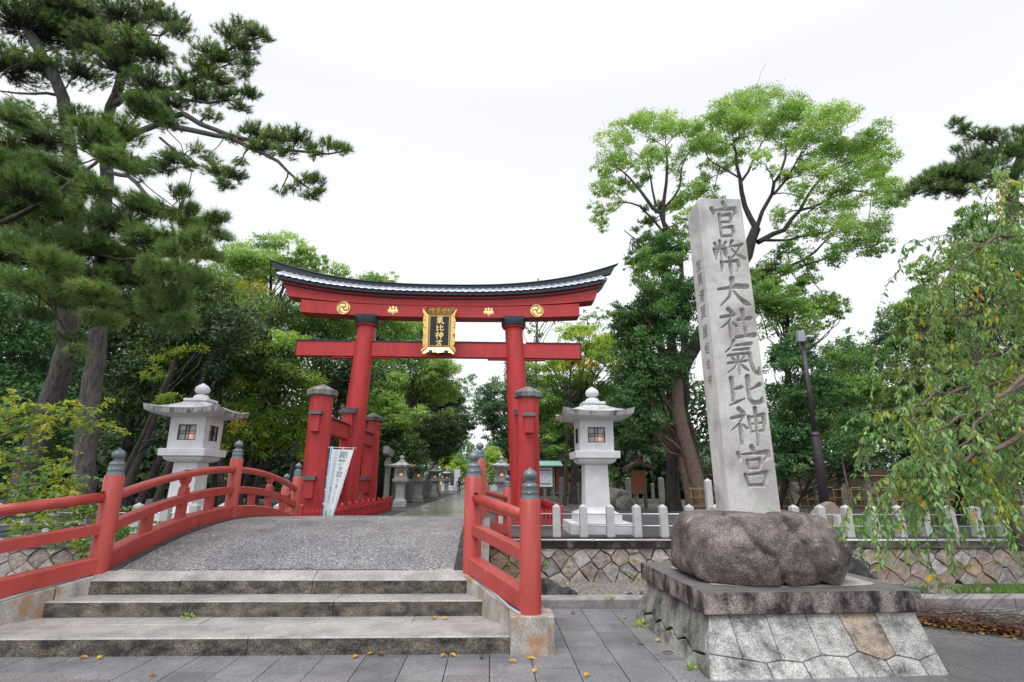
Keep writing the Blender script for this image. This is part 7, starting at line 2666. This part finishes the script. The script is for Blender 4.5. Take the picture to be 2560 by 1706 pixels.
weeds('weed', ['leafy green weed at the near left foot of the plinth', 'small weed in the joint left of the plinth near its back corner', 'green weed drooping over the kerb left of the plinth', 'tiny weed on the plinth cap left of the boulder',
               'weed clump on the canal wall right of the nearest red post', 'bright weed clump low on the canal wall left of the plinth', 'weed tuft growing from the canal wall near the coping', 'fern-like weed on the bank behind the plinth at right', 'grass tuft at the back edge of the second step'],
      'plant', [(1.83, 5.42, -.15, .03), (1.80, 6.95, -.15, .07), (1.62, 7.88, -.06, .04), (2.45, 6.95, .51, .04), (1.6, 15.3, -1.15, .22), (4.3, 15.3, -1.12, .35), (3.75, 15.52, -.62, .10), (9.2, 12.2, -.75, .25), (-3.35, 6.73, .01, .025)], L_lime, 5, .085, 34)
r_ = np.random.RandomState(15)
# moss and weeds in the wall joints and at the foot of the wall
Lv = Leaves()
n = 2600
P = np.stack([r_.uniform(.3, 8, n), 15.55 - np.abs(r_.normal(0, .35, n)), np.full(n, -1.18)], 1)
P[:, 2] = [bank_z(a, b) + .01 for a, b in P[:, :2]]
msk = np.sin(P[:, 0] * 2.3) + np.sin(P[:, 0] * 5.1 + 1) > .1
P = P[msk]
n = len(P)
Lv.kites(P, unit(r_.normal(size=(n, 3)) * .5 + np.array([0, -.2, .8])), unit(r_.normal(size=(n, 3)) + np.array([0, 0, 1])), r_.uniform(.05, .13, n), r_.uniform(.02, .05, n), r_.rand(n), .1)
for k in range(34):
    c = np.array([r_.uniform(.4, 16), 15.52, r_.uniform(-1.05, -.4)])
    m_ = 22
    Lv.kites(c + r_.normal(size=(m_, 3)) * np.array([.035, .02, .03]), unit(r_.normal(size=(m_, 3)) + np.array([0, -.6, -.1])), unit(r_.normal(size=(m_, 3)) + np.array([0, -.5, 1])), np.full(m_, .06), np.full(m_, .03), r_.rand(m_), .1)
setp(Lv.make('ground_weeds', L_lime), 'bright weeds and moss along the foot and joints of the canal wall', 'weeds', None, 'stuff')
# grass on the right bank
Lv = Leaves()
n = 16000
P = np.stack([r_.uniform(4.6, 13, n), r_.uniform(8.1, 11.5, n), np.zeros(n)], 1)
keep = (np.sin(P[:, 0] * 1.7 + P[:, 1]) + .5 * np.sin(P[:, 0] * 4 + 2) + (P[:, 0] - 6.3) * .8) > 0
P = P[keep]
P[:, 2] = [bank_z(a, b) for a, b in P[:, :2]]
n = len(P)
Lv.tris(P, unit(r_.normal(size=(n, 3)) * .45 + np.array([0, 0, 1])), unit(r_.normal(size=(n, 3))), r_.uniform(.08, .22, n), np.full(n, .012), r_.rand(n))
setp(Lv.make('grass', L_grass), 'green grass on the bank behind the kerb at far right', 'grass', None, 'stuff')
Lv = Leaves()
n = 9000
P = np.stack([r_.uniform(9.0, 22, n), r_.uniform(16.6, 25, n), np.zeros(n)], 1)
P = P[(np.sin(P[:, 0] * 1.1) + np.sin(P[:, 1] * .9 + P[:, 0])) > .2]
n = len(P)
Lv.kites(P, unit(r_.normal(size=(n, 3)) * .6 + np.array([0, 0, .8])), unit(r_.normal(size=(n, 3)) * .5 + np.array([0, 0, 1])), r_.uniform(.10, .3, n), r_.uniform(.04, .1, n), r_.rand(n), .1)
setp(Lv.make('ground_cover', L_mid), 'low green ground cover behind the post fence at right', 'ground cover', None, 'stuff')

# brush pile of pruned twigs and dead leaves
def brush():
    r = np.random.RandomState(8)
    mb = MB()
    # footprint: front line from (4.9,6.75) to (6.6,4.9)
    for i in range(520):
        u, v = r.rand(), abs(r.normal(0, .32))
        c = np.array([4.75 + 2.6 * u + .35 * v, 7.35 - 2.1 * u + .55 * v, -.13 + .16 * r.rand() * (1 - abs(u - .5)) + .04])
        a = r.normal(-.25, .5)
        L = r.uniform(.15, .62)
        d = np.array([math.cos(a), math.sin(a), r.normal() * .16]) * L
        if i % 14 == 0:
            d[2] = abs(r.normal()) * .35 * L + .12
        m_ = c + d * .5 + r.normal(size=3) * .02
        mb.tube([c, m_, c + d], [.0055, .0045, .002], 4, cap=False)
    o = mb.make('twigs', twig_bark)
    setp(o, 'pile of pruned reddish twigs on the pavement at the lower right edge', 'brush pile', None, 'stuff')
    Lv = Leaves()
    n = 6500
    u = r.rand(n)
    v = np.abs(r.normal(0, .34, n))
    P = np.stack([4.68 + 2.7 * u + .35 * v + r.normal(0, .05, n), 7.35 - 2.25 * u + .55 * v - .06 + r.normal(0, .05, n), -.14 + .10 * r.rand(n) ** 2], 1)
    Lv.kites(P, unit(r.normal(size=(n, 3)) * np.array([1, 1, .25])), unit(r.normal(size=(n, 3)) * .5 + np.array([0, 0, 1])), r.uniform(.03, .075, n), r.uniform(.015, .035, n), r.rand(n), .12)
    o = Lv.make('leaf_litter', L_brown)
    setp(o, 'brown and russet dead leaves scattered under the twig pile', 'leaf litter', None, 'stuff')
    Lv = Leaves()
    n = 130
    u = r.rand(n)
    P = np.stack([4.60 + 2.7 * u + r.normal(0, .08, n), 7.2 - 2.25 * u + r.normal(0, .08, n), -.13 + .05 * r.rand(n)], 1)
    Lv.kites(P, unit(r.normal(size=(n, 3)) * np.array([1, 1, .15])), unit(r.normal(size=(n, 3)) * .3 + np.array([0, 0, 1])), r.uniform(.04, .07, n), r.uniform(.018, .03, n), r.rand(n), .1)
    o = Lv.make('yellow_litter', L_yellow)
    setp(o, 'yellow fallen leaves along the near edge of the twig pile', 'leaf litter', None, 'stuff')


brush()
# single fallen leaves
fl_ = [((100, 1626), -.15, 'yellow fallen leaf at the far left foot of the steps'), ((208, 1628), -.15, 'curled yellow fallen leaf, second from the left at the foot of the steps'), ((250, 1628), -.15, 'pinkish fallen leaf beside the second yellow one at the steps'),
       ((381, 1690), -.15, 'orange curled leaf alone on the wet paving at bottom left'), ((889, 1635), -.15, 'red brown fallen leaf under the middle of the bottom step'), ((930, 1628), -.15, 'dark red fallen leaf in the pair at the middle of the bottom step'),
       ((952, 1630), -.15, 'golden fallen leaf in the pair at the middle of the bottom step'), ((1108, 1634), -.15, 'small yellow leaf with brown edge right of the middle pair'), ((1131, 1632), -.15, 'pale yellow leaf right of the small brown-edged one'), ((1203, 1637), -.15, 'long orange leaf lying against the bottom step near its right end'),
       ((1281, 1648), -.15, 'bright yellow leaf just left of the railing pedestal'), ((1327, 1641), -.15, 'small orange leaf at the corner of the railing pedestal'), ((1433, 1535), -.15, 'tan leaf beside the kerb right of the nearest red post'), ((1562, 1547), -.15, 'pale tan leaf near the back corner of the plinth'),
       ((1647, 1605), -.15, 'orange leaf beside the left foot of the plinth'), ((1671, 1626), -.15, 'red leaf beside the left foot of the plinth'), ((1112, 1549), .012, 'yellow leaf on the second tread near its right end'), ((1085, 1548), .012, 'small yellow leaf on the tread left of its neighbour'),
       ((755, 1541), .012, 'pink leaf on the middle of the second tread'), ((1468, 1692), -.15, 'pale leaf on the paving at bottom centre right'), ((1338, 1682), -.15, 'tan leaf on the paving below the pedestal'), ((1600, 1612), -.15, 'small brown leaf near the weed by the plinth')]
for i, ((px, py), z, lb) in enumerate(fl_):
    if 1620 < py < 1650:
        py += 20 if px < 400 else 10
    v = RM @ np.array([(px - 1280.0) / FPX, -(py - 853.0) / FPX, -1.0])
    p = CAM + v * ((z - 1.5) / v[2])
    a = rng.uniform(0, 6.28)
    L, w_ = rng.uniform(.075, .11), rng.uniform(.034, .048)
    N = 9
    vs, fs = [], []
    for k in range(N):
        f = k / (N - 1)
        ww = w_ * math.sin(math.pi * min(1, f * 1.05 + .02)) ** .8 / 1.0
        cz = .008 + .012 * math.sin(f * 3.1)
        vs += [((f - .5) * L, -ww / 2, cz + .006), ((f - .5) * L, 0, cz - .002), ((f - .5) * L, ww / 2, cz + .006)]
    for k in range(N - 1):
        a0 = k * 3
        fs += [(a0, a0 + 3, a0 + 4, a0 + 1), (a0 + 1, a0 + 4, a0 + 5, a0 + 2)]
    me = mesh_from('fallen_leaf', vs, fs, L_orange if i % 3 else L_brown, None, True)
    at_ = me.attributes.new('tone', 'FLOAT', 'FACE')
    at_.data.foreach_set('value', [0.15 + .7 * rng.rand()] * len(me.polygons))
    o = link('fallen_leaf', me)
    o.location = (p[0], p[1], z + .003)
    o.rotation_euler = (0, 0, a)
    setp(o, lb, 'leaf', 'fallen leaves on the wet paving')
print('leaf tris', NTRI)
